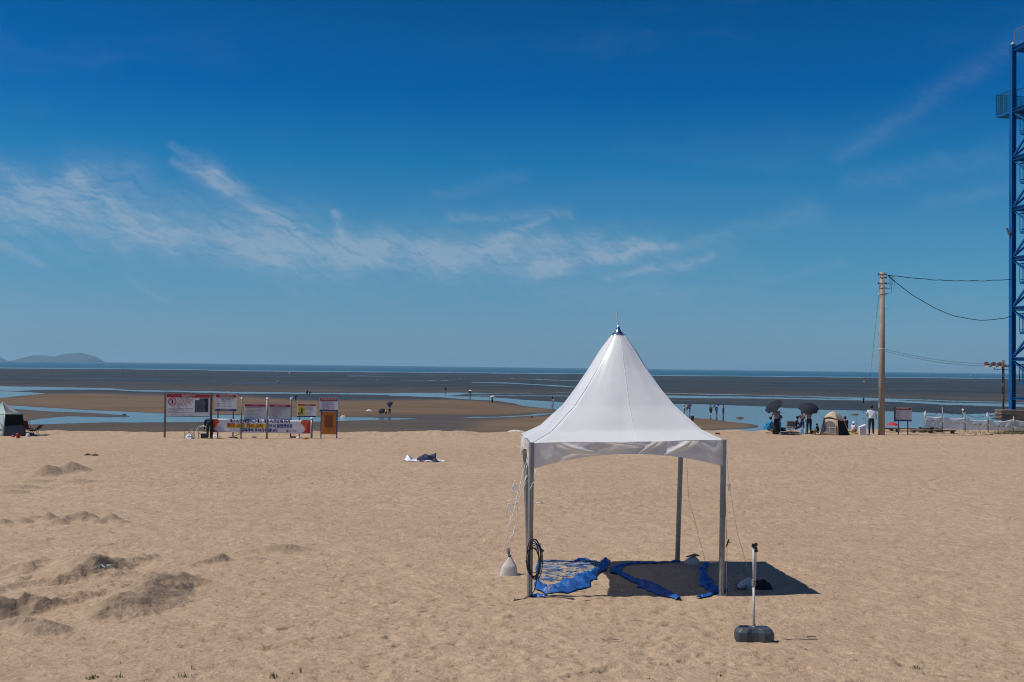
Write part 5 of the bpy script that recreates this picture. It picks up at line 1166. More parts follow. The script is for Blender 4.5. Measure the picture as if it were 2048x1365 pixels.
lerp = lambda a, b, f: a * (1 - f) + b * f
W0, W1 = lerp(B0, U0, .46), lerp(B1, U1, .50)
quad('lower_wall', B0, B1, W1, W0, 'tent_base', t, bulge=.04)
w = quad('mesh_window', W0, W1, U1, U0, 'tent_dark', t, bulge=-.03)
m_ = MB(); m_.tube([B0, U0], .035, 6); m_.tube([U0 + Vector((0, -.02, .0)), U1 + Vector((0, -.02, 0))], .03, 6); obj('wall_edge', m_, 'tent_pale', t, smooth=True)
m_ = MB(); m_.tube([B1, lerp(B1, U1, .5) + Vector((.03, 0, 0)), U1], .022, 6); obj('corner_pole', m_, 'maroon_cloth', t, smooth=True)
quad('side_wall', B1, B2, U2, U1, 'tent_base', t); quad('back_wall', B2, B3, U3, U2, 'tent_grey', t); quad('side_wall', B3, B0, U0, U3, 'tent_pale', t, bulge=.05)
E0, E1, E2, E3 = [AP + (q - AP) * 1.10 for q in (U0, U1, U2, U3)]
for a, b, m__ in ((E0, E1, 'tent_grey'), (E1, E2, 'tent_grey'), (E2, E3, 'tent_grey'), (E3, E0, 'tent_pale')):
    nn = (b - a).cross(AP - a).normalized()
    m_ = MB(); m_.sheet(lambda u, v: (a * (1 - u) + b * u) * (1 - v) + AP * v - nn * .06 * math.sin(math.pi * u) * math.sin(math.pi * v), 10, 8); obj('roof_panel', m_, m__, t, smooth=True, thick=.006)
m_ = MB(); m_.tube([B0 + Vector((-.6, .4, .55)), B0 + Vector((-.25, .2, .40)), B0 + Vector((-.05, 0, .5)), B0 + Vector((-.3, .1, .85))], .025, 6); obj('door_flap', m_, 'white_cloth', t, smooth=True)
xchair(55, 871, .42, .72, 'orange-brown folding chair tucked against the right side of the grey tent', 'orange_cloth', 'orange_cloth', rz=R(160))
p = GS(70, 871); t = thing('lounge_chair', 'low dark reclining beach chair beside the orange-brown chair', 'chair', p); s = p.y / F
m_ = MB(); m_.sheet(lambda u, v: (np.interp(u, [0, .45, 1], [-.28, .02, .33]), (v - .5) * .5, np.interp(u, [0, .45, 1], [.28, .27, .54]) - .03 * math.sin(math.pi * v)), 12, 4); obj('sling', m_, 'black_cloth', t, smooth=True, thick=.02)
for y in (-.24, .24):
    m_ = MB(); m_.tube([(-.12, y, .30), (.14, y, 0)], .012, 5); obj('leg', m_, 'post_steel', t); m_ = MB(); m_.tube([(.22, y, .40), (-.10, y, .0)], .012, 5); obj('leg', m_, 'post_steel', t)
p = GS(36.5, 876); t = thing('lantern', 'dark red cylindrical lantern standing in front of the grey tent', 'lantern', p); m_ = MB(); m_.lathe([(.07, 0), (.095, .01), (.10, .20), (.085, .215)], 12); obj('lantern_body', m_, 'lantern_red', t); m_ = MB(); m_.lathe([(.085, .215), (.09, .235), (.03, .245)], 12); obj('lantern_lid', m_, 'black_cloth', t)
p = GS(26, 874.5); heap('beach_shoes', 'small bright pink shoes left at the front of the grey tent', 'shoes', p, .16, .12, .11, mk('hot_pink', (.45, .02, .09), .6), 2, 8)
p = GS(56, 873); heap('plastic_bag', 'white plastic bag under the orange-brown chair', 'bag', p, .24, .2, .2, 'off_white', 6, 10)
for (a, b, l) in ((175, 911, 'dark flat scrap of driftwood above the left mounds'), (190, 911.5, 'thicker dark piece of driftwood, right one of the pair')):
    p = GS(a, b); t = thing('driftwood', l, 'driftwood', p); m_ = MB(); m_.tube([(-.12, 0, .01), (0, .03, .05), (.15, 0, .02)], [.02, .045, .02], 6); obj('wood', m_, 'driftwood', t)

# ------------------------------------------------------------------ sheet and jacket on the sand
p = GS(850, 922); t = thing('beach_sheet', 'rumpled white sheet spread on the sand left of the tent', 'sheet', p); s = p.y / F
def fn(u, v):
    x = (u - .5) * 84 * s * (1 - .25 * abs(v - .4)) + .04 * math.sin(9 * v); y = (v - .5) * 1.0 * (1 - .3 * (2 * u - 1) ** 2) + .1 * math.sin(4 * u)
    n = float(fbm(np.array([u * 7.0]), np.array([v * 5.0]), 4, 3)[0]); bumpz = .22 * math.exp(-((u - .10) / .05) ** 2 - ((v - .5) / .3) ** 2)
    return (x, y, .02 + .10 * max(0, n) + bumpz)
m_ = MB(); m_.sheet(fn, 40, 18); obj('sheet_cloth', m_, 'white_cloth', t, smooth=False, thick=.004)
t = heap('jacket', 'navy jacket heaped with its collar standing on the white sheet', 'jacket', (p.x + .05, p.y + .05, p.z + .05), .72, .42, .20, 'navy_cloth', 8, 18)
m_ = MB(); m_.sheet(lambda u, v: (.02 + .36 * u, .0 + .12 * v + .03 * math.sin(6 * u), .05 + (.08 + .13 * u) * v), 10, 5); obj('raised_flap', m_, 'navy_cloth', t, thick=.01)
t = heap('red_scarf', 'small reddish cloth at the front fold of the white sheet', 'cloth', (p.x - .12, p.y - .42, p.z), .22, .1, .06, 'maroon_cloth', 5, 8)
t = heap('dark_pouch', 'dark blue pouch at the right front corner of the white sheet', 'pouch', (p.x + .42, p.y - .35, p.z + .03), .26, .16, .10, 'charcoal_cloth', 6, 10)

# ================================================================== RIGHT GROUP
def P(px, py=868): p = GS(px, py); return p, p.y / F
p, s = P(1553, 869); w1 = person(p, 1.56, R(15), 'woman in pale top and long black skirt under the leftmost black umbrella', 'grey_shirt', 'black_cloth', skirt=True, detail=2, arms={'r': 'up', 'l': 'front'})
umbrella((p.x - .36, p.y - .35, 1.76), (.80, .50, -1), .57, 'tilted black umbrella held by the woman in the long black skirt', 'umbrella_black', .8, depth=.21)
p, s = P(1562, 867.5); person((p.x, p.y + .5, p.z), 1.22, R(-20), 'child in black hat and blue clothes behind the woman in the long skirt', 'navy_cloth', 'blue_cloth', hat='black_cloth', detail=1, arms={'r': 'front'})
p, s = P(1537, 867); t = person(p, 1.5, R(-70), 'person wrapped in a bright blue cloth crouching at the left of the umbrella group', 'blue_cloth', 'denim', hair='hair_black', kind='sit', detail=1)
t2 = heap('blue_cape', 'bright blue cloth wrapped round the crouching person on the left', 'cape', (p.x - .10, p.y - .12, p.z + .25), .46, .4, .38, 'blue_cloth', 12, 14)
p, s = P(1545, 867); xchair(1546, 867.5, .34, .55, 'small pale folding chair behind the crouching person in blue', 'off_white', 'off_white', 'off_white')
p, s = P(1577, 869.5)
for (a, b, l, hh, m_top) in ((1560, 1577, 'low folding mat with olive top beside the long black skirt', .09, 'mat_olive'), (1579, 1598, 'low folding mat with dark brown top under the seated person', .09, 'wood_dark')):
    c, s = P((a + b) / 2, 868.5); t = thing('floor_mat', l, 'mat', c); m_ = MB(); m_.box((0, .3, .05), ((b - a) * s, .8, .08)); obj('mat_core', m_, 'mat_side', t, bevel=.02)
    m_ = MB(); m_.box((0, .3, .105), ((b - a) * s + .04, .84, .03)); obj('mat_cover', m_, m_top, t, bevel=.01)
c, s = P(1567, 866.5); t = thing('grill', 'black round grill standing on a box by the folding mats', 'grill', (c.x, c.y + .2, c.z)); m_ = MB(); m_.box((0, 0, .10), (.36, .3, .2)); obj('stand_box', m_, 'charcoal_cloth', t); m_ = MB(); m_.lathe([(.10, .2), (.17, .24), (.18, .30), (.15, .31)], 14); obj('grill_bowl', m_, 'black_rubber', t)
xchair(1580, 866, .42, .68, 'camouflage-patterned folding chair between the two black umbrellas', 'camo', 'camo', rz=R(180))
c, s = P(1590, 867); person((c.x, c.y, c.z + .08), 1.45, R(-100), 'person in dark purple sitting hunched on the brown mat', 'purple_cloth', 'dark_trousers', kind='sit', detail=1, sleeves=1)
for (a, b, w, h, l) in ((1604, 868.5, .26, .34, 'large blue and white shopping bag, left one of the pair'), (1612.5, 868, .22, .28, 'blue and white shopping bag beside the man in black trousers')):
    c, s = P(a, b); t = thing('shopping_bag', l, 'bag', c); m_ = MB(); m_.box((0, .05, h / 2), (w, .16, h), taper=.85); obj('bag_body', m_, 'bag_blue', t, bevel=.02)
    m_ = MB(); m_.tube([(-.06, .05, h - .02), (-.04, .05, h + .07), (.04, .05, h + .07), (.06, .05, h - .02)], .008, 5); obj('bag_handle', m_, 'white_cloth', t)
c, s = P(1618, 869); person(c, 1.62, R(5), 'man in grey shirt and black trousers standing under the right black umbrella', 'grey_shirt', 'dark_trousers', detail=2, arms={'r': 'up', 'l': 'low'})
umbrella((c.x - .12, c.y - .42, 1.70), (.12, .70, -1), .59, 'black umbrella with small white mark hiding the head of the man in black trousers', 'umbrella_black', .8, depth=.25)
c, s = P(1607, 867.5); person((c.x + .05, c.y + .5, c.z), 1.25, R(-40), 'child in dark shirt standing behind the shopping bags', 'charcoal_cloth', 'denim', detail=1, arms={'l': 'out'})
c, s = P(1626, 869); heap('rucksack', 'small black rucksack on the sand right of the man under the umbrella', 'bag', c, .32, .28, .24, 'black_cloth', 4, 12)
c, s = P(1637, 870); person(c, 1.0, R(60), 'small child in dark top sitting at the left side of the beige tent', 'black_cloth', 'tan_cloth', kind='sit', detail=1)

# beige tent
p, s = P(1672, 871); t = thing('camping_tent', 'beige and brown dome tent with arched mesh window and dark doorway', 'tent', p); X = lambda a: (a - 1672) * s; Z = lambda b: (871 - b) * s
B0 = Vector((X(1641), .1, 0)); B1 = Vector((X(1674), -.25, -.01)); B2 = Vector((X(1705), .55, 0)); B3 = Vector((X(1668), 1.5, 0)); C0 = Vector((X(1652), .35, Z(836))); C1 = Vector((X(1674.5), .05, Z(838))); C2 = Vector((X(1692), .5, Z(841))); C3 = Vector((X(1668), 1.15, Z(838))); A = Vector((X(1673), .55, Z(823.5)))
quad('window_wall', B0, B1, C1, C0, 'tent_beige', t, 10, .03)
quad('side_wall', B2, B3, C3, C2, 'tent_beige', t); quad('back_wall', B3, B0, C0, C3, 'tent_beige', t); quad('doorway', B1, B2, C2, C1, 'tent_dark', t, 6, -.05)
def on(u, v, off=.055): a = (B0 * (1 - u) + B1 * u) * (1 - v) + (C0 * (1 - u) + C1 * u) * v; return a + (B1 - B0).cross(C0 - B0).normalized() * off
nrm = (B1 - B0).cross(C0 - B0).normalized()
outl = [(.12, .12), (.88, .12), (.88, .58)] + [(.5 + .38 * math.cos(a), .58 + .24 * math.sin(a)) for a in [i * math.pi / 10 for i in range(1, 10)]] + [(.12, .58)]
m_ = MB(); m_.add([on(*q) for q in outl], [tuple(range(len(outl)))]); win = obj('mesh_window', m_, 'tent_mesh', t, thick=.004)
m_ = MB(); m_.tube([on(u, v, .065) for u, v in outl + outl[:1]], .016, 5); obj('window_edge', m_, 'tent_beige', win)
m_ = MB(); m_.tube([on(.5, .12, .068), on(.5, .80, .068)], .014, 5); obj('window_bar', m_, 'tent_beige', win); m_ = MB(); m_.tube([on(.12, .45, .072), on(.88, .45, .072)], .014, 5); obj('window_bar', m_, 'tent_beige', win)
for a, b in ((B0, C0), (B1, C1), (B2, C2)): m_ = MB(); m_.tube([a, lerp(a, b, .5) + Vector((0, -.03, 0)), b], .026, 6); obj('corner_edge', m_, 'tent_brown' if b != C2 else 'tent_beige', t, smooth=True)
for a, b in ((C0, C1), (C1, C2), (C2, C3), (C3, C0)):
    a2 = A + (a - A) * 1.12; b2 = A + (b - A) * 1.12; lift = .10 if (a == C0) else .0
    m_ = MB(); m_.sheet(lambda u, v: (a2 * (1 - u) + b2 * u) * (1 - v) + A * v + Vector((0, 0, .11 * math.sin(math.pi * v) + (lift * math.sin(math.pi * u) * (1 - v)))), 10, 8); obj('roof_panel', m_, 'tent_beige', t, smooth=True, thick=.008)
    m_ = MB(); m_.tube([b2, lerp(b2, A, .5) + Vector((0, 0, .115)), A + Vector((0, 0, .01))], .018, 5); obj('roof_seam', m_, 'tent_brown', t, smooth=True)
m_ = MB(); m_.tube([B2, B2 + Vector((.35, .05, .0))], .02, 5); obj('door_hem', m_, 'tent_beige', t)
p, s = P(1697, 867); umbrella((p.x + .05, p.y + 2.2, 1.02), (-.6, .3, -.8), .34, 'small dark blue umbrella poking out behind the beige tent', 'umbrella_navy', .6)
p, s = P(1704, 867); person((p.x, p.y + 1.1, p.z), 1.5, R(20), 'person in black sitting behind the right side of the beige tent', 'black_cloth', 'dark_trousers', kind='sit', detail=1)
p, s = P(1706, 869); person(p, 1.12, R(-30), 'person in white sun hat crouching right of the beige tent', 'pink_cloth', 'tan_cloth', kind='crouch', hat='white_cloth', detail=1)
p, s = P(1714, 868.5); heap('yellow_towel', 'yellow and brown towel crumpled left of the white cooler', 'towel', p, .34, .25, .16, 'yellow_cloth', 3, 9)
for a, l in ((1718, 'left fishing rod stuck upright in the sand by the cooler'), (1716, 'right-leaning fishing rod stuck in the sand by the cooler')):
    p, s = P(a, 866); t = thing('fishing_rod', l, 'fishing rod', (p.x, p.y + .4, p.z)); m_ = MB(); m_.tube([(0, 0, 0), (.02 + (1718 - a) * .02, 0, 1.28)], [.008, .004], 5); obj('rod', m_, 'wire_grey', t)
p, s = P(1725.5, 870.5); t = thing('cooler', 'white cooler box with its lid propped open beside the man in the white T-shirt', 'cooler', p)
m_ = MB(); m_.box((0, .1, 6.5 * s), (12.5 * s, .28, 13 * s), taper=1.06); obj('cooler_body', m_, 'cooler_white', t, bevel=.015)
for a in (-1, 1): m_ = MB(); m_.box((a * 2.9 * s, -.055, 11.6 * s), (.09, .02, .02)); obj('latch', m_, 'black_rubber', t)
m_ = MB(); m_.box((0, .12, 17.0 * s), (14.5 * s, .32, 3.6 * s), (0, -.38, 0)); lid = obj('lid', m_, 'white_cloth', t, bevel=.015)
m_ = MB(); m_.box((.0, .12, 14.6 * s), (12 * s, .26, 1.4 * s), (0, -.38, 0)); obj('lid_seal', m_, 'charcoal_cloth', lid)
p, s = P(1742.5, 870.5); person(p, 1.72, R(-6), 'man in white T-shirt and dark trousers standing left of the tall utility pole', 'white_shirt', 'dark_trousers', detail=2, arms={'l': 'front', 'r': 'low'})
t = thing('small_dish', 'small brown dish held out by the man in the white T-shirt', 'dish', (p.x - .33, p.y + .38, .93)); m_ = MB(); m_.lathe([(.03, -.02), (.09, .01), (.085, .02)], 10); obj('dish_body', m_, 'stone', t)

# ------------------------------------------------------------------ utility pole, wires
p = GS(1763, 870.5); s = p.y / F; t = thing('utility_pole', 'tall brown utility pole rising from the sand beside the man in white', 'pole', p); hp = 326 * s; UP = p.copy()
m_ = MB(); m_.tube([(0, 0, -.2), (0, 0, hp * .5), (0, 0, hp)], [.185, .165, .125], 20); obj('shaft', m_, 'pole_concrete', t, smooth=True)
for k, zf in enumerate((.985, .965, .93, .90, .862)):
    m_ = MB(); m_.lathe([(.15, -.02), (.155, 0), (.15, .02)], 14, (0, 0, hp * zf)); obj('band', m_, 'post_steel', t)
    for sx_ in (-1, 1):
        m_ = MB(); m_.lathe([(.01, -.06), (.05, -.04), (.03, -.01), (.05, .02), (.03, .06)], 8, (sx_ * .22, -.02, hp * zf)); m_.tube([(sx_ * .13, -.02, hp * zf), (sx_ * .22, -.02, hp * zf)], .012, 5)
        if k % 2 == 0 or sx_ > 0: obj('insulator', m_, 'off_white' if k > 2 else 'black_rubber', t)
m_ = MB(); m_.lathe([(.178, -.03), (.182, 0), (.178, .03)], 14, (0, 0, (870 - 698) * s)); obj('white_band', m_, 'off_white', t)
for k, yy in enumerate((600, 617, 634, 651, 668, 685, 735, 755)):
    sd = 1 if k % 2 else -1; m_ = MB(); m_.tube([(sd * .12, 0, (870 - yy) * s), (sd * .26, 0, (870 - yy) * s)], .010, 5); obj('step_bolt', m_, 'post_steel', t)
m_ = MB(); m_.box((-.165, -.09, (870 - 811) * s), (.08, .02, .26)); obj('number_plate', m_, 'white_cloth', t)
for q in range(5):
    rr = .22 + .10 * q; m_ = MB(); z0 = hp * (.985 - .02 * q)
    m_.tube([(.14, 0, hp * (.93 - .03 * (q % 3))), (.14 + rr * .9, .02, hp * (.93 - .03 * (q % 3)) - .05), (.34 + rr * .6, .02, hp * .95), (.36 + .08 * q, .02, hp * .975), (.30, 0, hp * .982)], .011, 5); obj('jumper_wire', m_, 'wire_black', t, smooth=True)

# ------------------------------------------------------------------ blue steel tower
TD = 71.0; P0 = Vector(((2025 - 1024) / F * TD, TD, 0)); da = Vector((.17, -.985, 0)).normalized(); db = Vector((.985, .17, 0)).normalized(); TL, TW = 4.2, 4.2
tz = lambda py: CAMZ + (747 - py) / F * TD * 1.0
tw = thing('steel_tower', 'tall blue steel stair tower cut off by the right picture edge', 'tower', P0)
def HB(p, q, w=.3, fl=.035, name='column', parent=tw, xdir=None):
    """H-section between two points"""
    p = Vector(p); q = Vector(q); a = (q - p).normalized(); x = xdir.normalized(); y = a.cross(x).normalized(); vs = []
    h = w / 2; o2 = .012
    prof = [(-h, -h), (h, -h), (h, -h + fl), (o2, -h + fl), (o2, h - fl), (h, h - fl), (h, h), (-h, h), (-h, h - fl), (-o2, h - fl), (-o2, -h + fl), (-h, -h + fl)]
    n = len(prof); vs = [p + x * u + y * v for u, v in prof] + [q + x * u + y * v for u, v in prof]
    m_ = MB(); m_.add(vs, [(j, (j + 1) % n, (j + 1) % n + n, j + n) for j in range(n)]); return obj(name, m_, 'tower_blue', parent)
ztop = tz(87)
corners = [Vector((0, 0, 0)), da * TL, db * TW, da * TL + db * TW]
for c in corners: HB(c + Vector((0, 0, -3)), c + Vector((0, 0, ztop)), .31, .04, xdir=da)
levels = [793, 715, 614, 514, 414, 313, 216, 92]
m_ = MB(); pl = []
def rail(a, b, z, name='railing', hgt=1.1, n=9, net=None, mt='tower_blue', par=tw):
    a = Vector(a); b = Vector(b); up = Vector((0, 0, 1)); m_ = MB(); m_.beam(a + up * (z + hgt), b + up * (z + hgt), .045, .045); m_.beam(a + up * (z + .12), b + up * (z + .12), .03, .03); r_ = obj(name, m_, mt, par)
    for i in range(n + 1):
        q = a.lerp(b, i / n); m_ = MB(); m_.beam(q + up * z, q + up * (z + hgt), .03, .03); obj('baluster', m_, mt, r_)
    if net: m_ = MB(); m_.add([a + up * z, b + up * z, b + up * (z + hgt * .95), a + up * (z + hgt * .95)], [(0, 1, 2, 3)]); obj('safety_net', m_, net, r_, thick=.004)
    return r_
for k, py in enumerate(levels):
    z = tz(py)
    for a, b, xd in ((corners[0], corners[1], db), (corners[0], corners[2], da), (corners[1], corners[3], da), (corners[2], corners[3], db)):
        u = (b - a).normalized(); HB(a + u * .16 + Vector((0, 0, z - .13)), b - u * .16 + Vector((0, 0, z - .13)), .24 if k else .16, .03, 'floor_beam', xdir=u.cross(Vector((0, 0, 1))))
    if k < len(levels) - 1 and k > 0:
        z2 = tz(levels[k + 1])
    if 0 < k < len(levels) - 1:   # braces: up and down from each joint, on the face towards the beach
        up_ = z + 1.5; dn = z - 1.45
        for f0, f1 in ((corners[0], corners[1]), (corners[0], corners[2])):
            u = (f1 - f0).normalized(); out = u.cross(Vector((0, 0, 1))) * .0
            if k < len(levels) - 2: m_ = MB(); m_.beam(f0 + u * .12 + Vector((0, 0, z + .05)), f0 + u * 2.1 + Vector((0, 0, up_ + .2)), .11, .11); obj('brace', m_, 'tower_blue', tw)
            m_ = MB(); m_.beam(f0 + u * .12 + Vector((0, 0, z - .27)), f0 + u * 2.1 + Vector((0, 0, dn)), .08, .08); obj('brace', m_, 'tower_blue', tw)
# half landings with railings between the floors, stairs joining them
for k, py in enumerate((765, 664, 564, 463, 363, 265)):
    z = tz(py); i0 = db * .35 + da * .25
    m_ = MB(); ce = i0 + da * 1.9 + db * .7; a = i0; b = i0 + da * 3.7; c = b + db * 1.5; d = a + db * 1.5; up = Vector((0, 0, 1))
    m_.add([a + up * (z - .16), b + up * (z - .16), c + up * (z - .16), d + up * (z - .16), a + up * z, b + up * z, c + up * z, d + up * z], [(3, 2, 1, 0), (4, 5, 6, 7), (0, 1, 5, 4), (1, 2, 6, 5), (2, 3, 7, 6), (3, 0, 4, 7)]); obj('landing', m_, 'tower_blue', tw)
    rail(a, b, z, hgt=1.15, n=12); rail(a, d, z, hgt=1.15, n=5)
    for sd in (0, 1):
        s0 = d + da * (.1 + 1.9 * sd); s1 = s0 + db * 2.0; z1 = z + (1.55 if sd else -1.55)
        m_ = MB()
        for q in range(8):
            f = q / 7; c_ = s0.lerp(s1, f) + da * .85; m_.box((c_.x, c_.y, z * (1 - f) + z1 * f), (.27, 1.0, .04), (0, 0, math.atan2(db.y, db.x)))
        m_.beam(s0 + up * z, s1 + up * z1, .05, .22); m_.beam(s0 + da * 1.7 + up * z, s1 + da * 1.7 + up * z1, .05, .22); obj('stair_flight', m_, 'tower_blue', tw)
# viewing deck that juts out to the left
z = tz(219); e = .03; up = Vector((0, 0, 1)); a = -da * 1.55 + db * -.16; b = -da * .16 + db * -.16; 
deck = [a, b + Vector((0, 0, 0)), -da * .16 + db * TW, -da * 1.55 + db * TW]
m_ = MB(); m_.add([q + up * (z - .16) for q in deck] + [q + up * z for q in deck], [(3, 2, 1, 0), (4, 5, 6, 7), (0, 1, 5, 4), (1, 2, 6, 5), (2, 3, 7, 6), (3, 0, 4, 7)]); obj('viewing_deck', m_, 'tower_blue', tw)
rail(deck[0], deck[1], z, hgt=1.35, n=6, net='net_green'); rail(deck[0], deck[3], z, hgt=1.35, n=12, net='net_green'); rail(db * .3, db * .3 + da * 4, z, hgt=1.35, n=10)
m_ = MB(); c_ = corners; m_.add([c_[0] + up * (z - .04) + db * .3, c_[1] + up * (z - .04) + db * .3, c_[3] + up * (z - .04), c_[2] + up * (z - .04)], [(0, 1, 2, 3)]); obj('top_floor', m_, 'tower_blue', tw, thick=.05)
m_ = MB(); m_.tube([Vector((.1, 0, ztop)), Vector((.1, 0, ztop + .95))], .03, 6); m_.tube([Vector((.1, 0, ztop + .95)), Vector((.1, 0, ztop + .97)) + da * 4], .025, 6); obj('roof_rail', m_, 'galvanised', tw)
m_ = MB(); m_.lathe([(.02, 0), (.10, .05), (.10, .12), (.03, .2)], 10, (-.02, 0, ztop)); obj('beacon', m_, 'off_white', tw)
m_ = MB(); m_.tube([(-.16, 0, tz(474)), (-.42, -.1, tz(456))], [.05, .08], 8); obj('floodlight', m_, 'horn_grey', tw)
m_ = MB(); m_.tube([(-.19, 0, tz(412)), (-.21, -.05, tz(400)), (-.20, 0, tz(385))], .02, 5); obj('conduit', m_, 'tower_blue', tw)

def wire(name, label, A_, B_, sag, r, m, pts=None, n=28, wob=.02, seed=1):
    A_ = Vector(A_); B_ = Vector(B_); t = thing(name, label, 'cable', A_); rr = random.Random(seed); P_ = []
    for i in range(n + 1):
        f = i / n; q = A_.lerp(B_, f) - A_; q.z -= 4 * sag * f * (1 - f); q += Vector((0, 0, rr.uniform(-wob, wob) if 0 < i < n else 0)); P_.append(q)
    m_ = MB(); m_.tube(P_, r, 5); obj('wire', m_, m, t, smooth=True)
hook = Vector((UP.x + .32, UP.y, hp * .982))
wire('power_cable', 'upper black cable running almost level from the pole top to the blue tower', hook, (P0.x, P0.y - .2, tz(559)), .22, .022, 'wire_black')
wire('power_cable', 'lower black cable sagging steeply from the pole top to the blue tower', hook, (P0.x - .1, P0.y - .2, tz(633)), 1.15, .022, 'wire_black', seed=4)
SPP = Vector(((2007 - 1024) / F * 71.5, 71.5, 0)); sps = 71.5 / F
for a, l, b in ((698, 'upper thin wire from the utility pole to the loudspeaker pole', 727), (702, 'lower thin wire from the utility pole to the loudspeaker pole', 732)):
    wire('thin_wire', l, (UP.x + .15, UP.y, (870 - a) * s), (SPP.x, SPP.y, CAMZ + (746.5 - b) * sps), .28, .010, 'wire_grey', wob=.004)
wire('stay_wire', 'thin stay wire slanting down left of the utility pole', (UP.x - .1, UP.y, hp * .97), ((1728 - 1024) / F * 78, 78, -1.2), 0.1, .010, 'wire_grey', wob=0)

# loudspeaker pole
t = thing('loudspeaker_pole', 'thin brown pole carrying a row of grey horn loudspeakers left of the blue tower', 'loudspeaker pole', SPP); zz = lambda py: CAMZ + (746.5 - py) * sps
m_ = MB(); m_.tube([(0, 0, -.3), (0, 0, zz(721))], .075, 10); obj('shaft', m_, 'wood_dark', t, smooth=True)
m_ = MB(); m_.beam((-.9, .05, zz(733.5)), (.75, .05, zz(733.5)), .06, .06); m_.beam((-.55, .06, zz(739.5)), (.6, .06, zz(739.5)), .03, .03); m_.beam((-.55, .06, zz(739.5)), (-.55, .06, zz(733)), .03, .03); obj('crossarm', m_, 'post_steel', t)
def horn(x, y, z, sc_, yaw):
    m_ = MB(); m_.lathe([(.02, -.34), (.07, -.33), (.07, -.20), (.035, -.18), (.04, -.08), (.075, .02), (.13, .12), (.20, .19), (.205, .20), (.19, .19), (.06, .05), (.02, -.02)], 18); o = obj('horn', m_, 'horn_grey', t, smooth=True, loc=(x, y, z), rot=(R(90), R(0), R(yaw))); o.scale = (sc_,) * 3
horn(-.98, -.05, zz(730), 1.0, -62); horn(-.55, .0, zz(730), .95, -48); horn(-.15, .0, zz(730.5), .95, -48); horn(.35, .0, zz(730.5), .95, 50)

# ------------------------------------------------------------------ right-hand sign, benches, fence
t, X, Z, s, pan = board('notice_board', 'grey notice board with dark red header standing alone right of the utility pole', 'sign', 1807, 870, 1791, 815, 1823.5, 842.5, 'sign_grey', 4.2, 'sign_crimson', 3.0, 'sign_navy', frame=None, posts=(1797.5, 1816), pm='post_brown', pr=.032)
m_ = MB(); m_.box((X(1789.6), .02, Z(828.8)), (.07, .10, 29.5 * s)); obj('side_post', m_, 'print_dark', t)
lettering('물놀이 안전수칙 안내', 2.6 * s, 'print_white', pan, X(1804), -.024, Z(817.6)); textlines(pan, X, Z, s, ['안전수칙 안내', '음주 물놀이 금지', '폭죽 금지', '흡연 취사 금지', '통제구역 출입금지'], 1793, 824, 2.1, 3.8, 'print_grey'); textlines(pan, X, Z, s, ['Warm up first', 'Wear life vest', 'No alcohol', 'Never alone', 'Stay safe'], 1808, 824, 2.1, 3.8, 'print_grey')
def bench(x0, x1, by, top, label, tilt=0, m='wood_grey', dark=False):
    c = (x0 + x1) / 2; p = GS(c, by); s = p.y / F; t = thing('low_bench', label, 'bench', p); w = (x1 - x0) * s; h = (by - top) * s
    for q in range(3): m_ = MB(); m_.box((0, .14 * q, h - .04), (w, .125, .07), (0, 0, R(tilt))); obj('plank', m_, m, t)
    for a in (-.42, .42): m_ = MB(); m_.box((a * w, .14, (h - .08) / 2), (.12, .34, h - .08)); obj('leg', m_, 'wood_dark', t)
bench(1780, 1830, 864, 856.5, 'low grey bench behind the standalone sign'); bench(1760, 1800, 865, 857, 'low bench end showing right of the utility pole', m='wood_dark')
bench(1858, 1911, 868, 861, 'long low dark bench in front of the debris pile', m='wood_dark'); bench(1825, 1866, 866.5, 860, 'pale low bench overlapping the long dark one')
p = GS(1788, 858.5); t = thing('red_parasol', 'closed-down red parasol top showing behind the benches', 'parasol', (p.x, p.y + .3, 0)); m_ = MB(); m_.lathe([(.40, .22), (.30, .33), (.12, .41), (.02, .43)], 8); obj('parasol_cloth', m_, 'red_cloth', t)
p = GS(1860, 865); t = thing('debris_pile', 'pile of brown driftwood planks and litter in front of the white netting', 'debris', (p.x, p.y, HZ(p.x, p.y))); rnd = random.Random(9)
for q in range(26): 
    a = rnd.uniform(-.65, .55); l = rnd.uniform(.35, 1.1); z = max(0, .30 * (1 - abs(a) * .9)) * rnd.uniform(.2, 1.1); m_ = MB(); m_.box((a, rnd.uniform(-.2, .5), z + .03), (l, .10, .035), (rnd.uniform(-.3, .3), rnd.uniform(-.15, .15), rnd.uniform(-.6, .6))); obj('plank', m_, rnd.choice(['wood_dark', 'wood_grey', 'driftwood']), t)
heap('white_litter', 'white plastic scrap lying on the debris pile', 'litter', (p.x + .18, p.y - .25, .08), .2, .1, .14, 'white_cloth', 4, 7); heap('green_litter', 'dark green clump at the right end of the debris pile', 'litter', (p.x + .58, p.y - .1, .05), .35, .2, .26, 'grass_green', 5, 9)
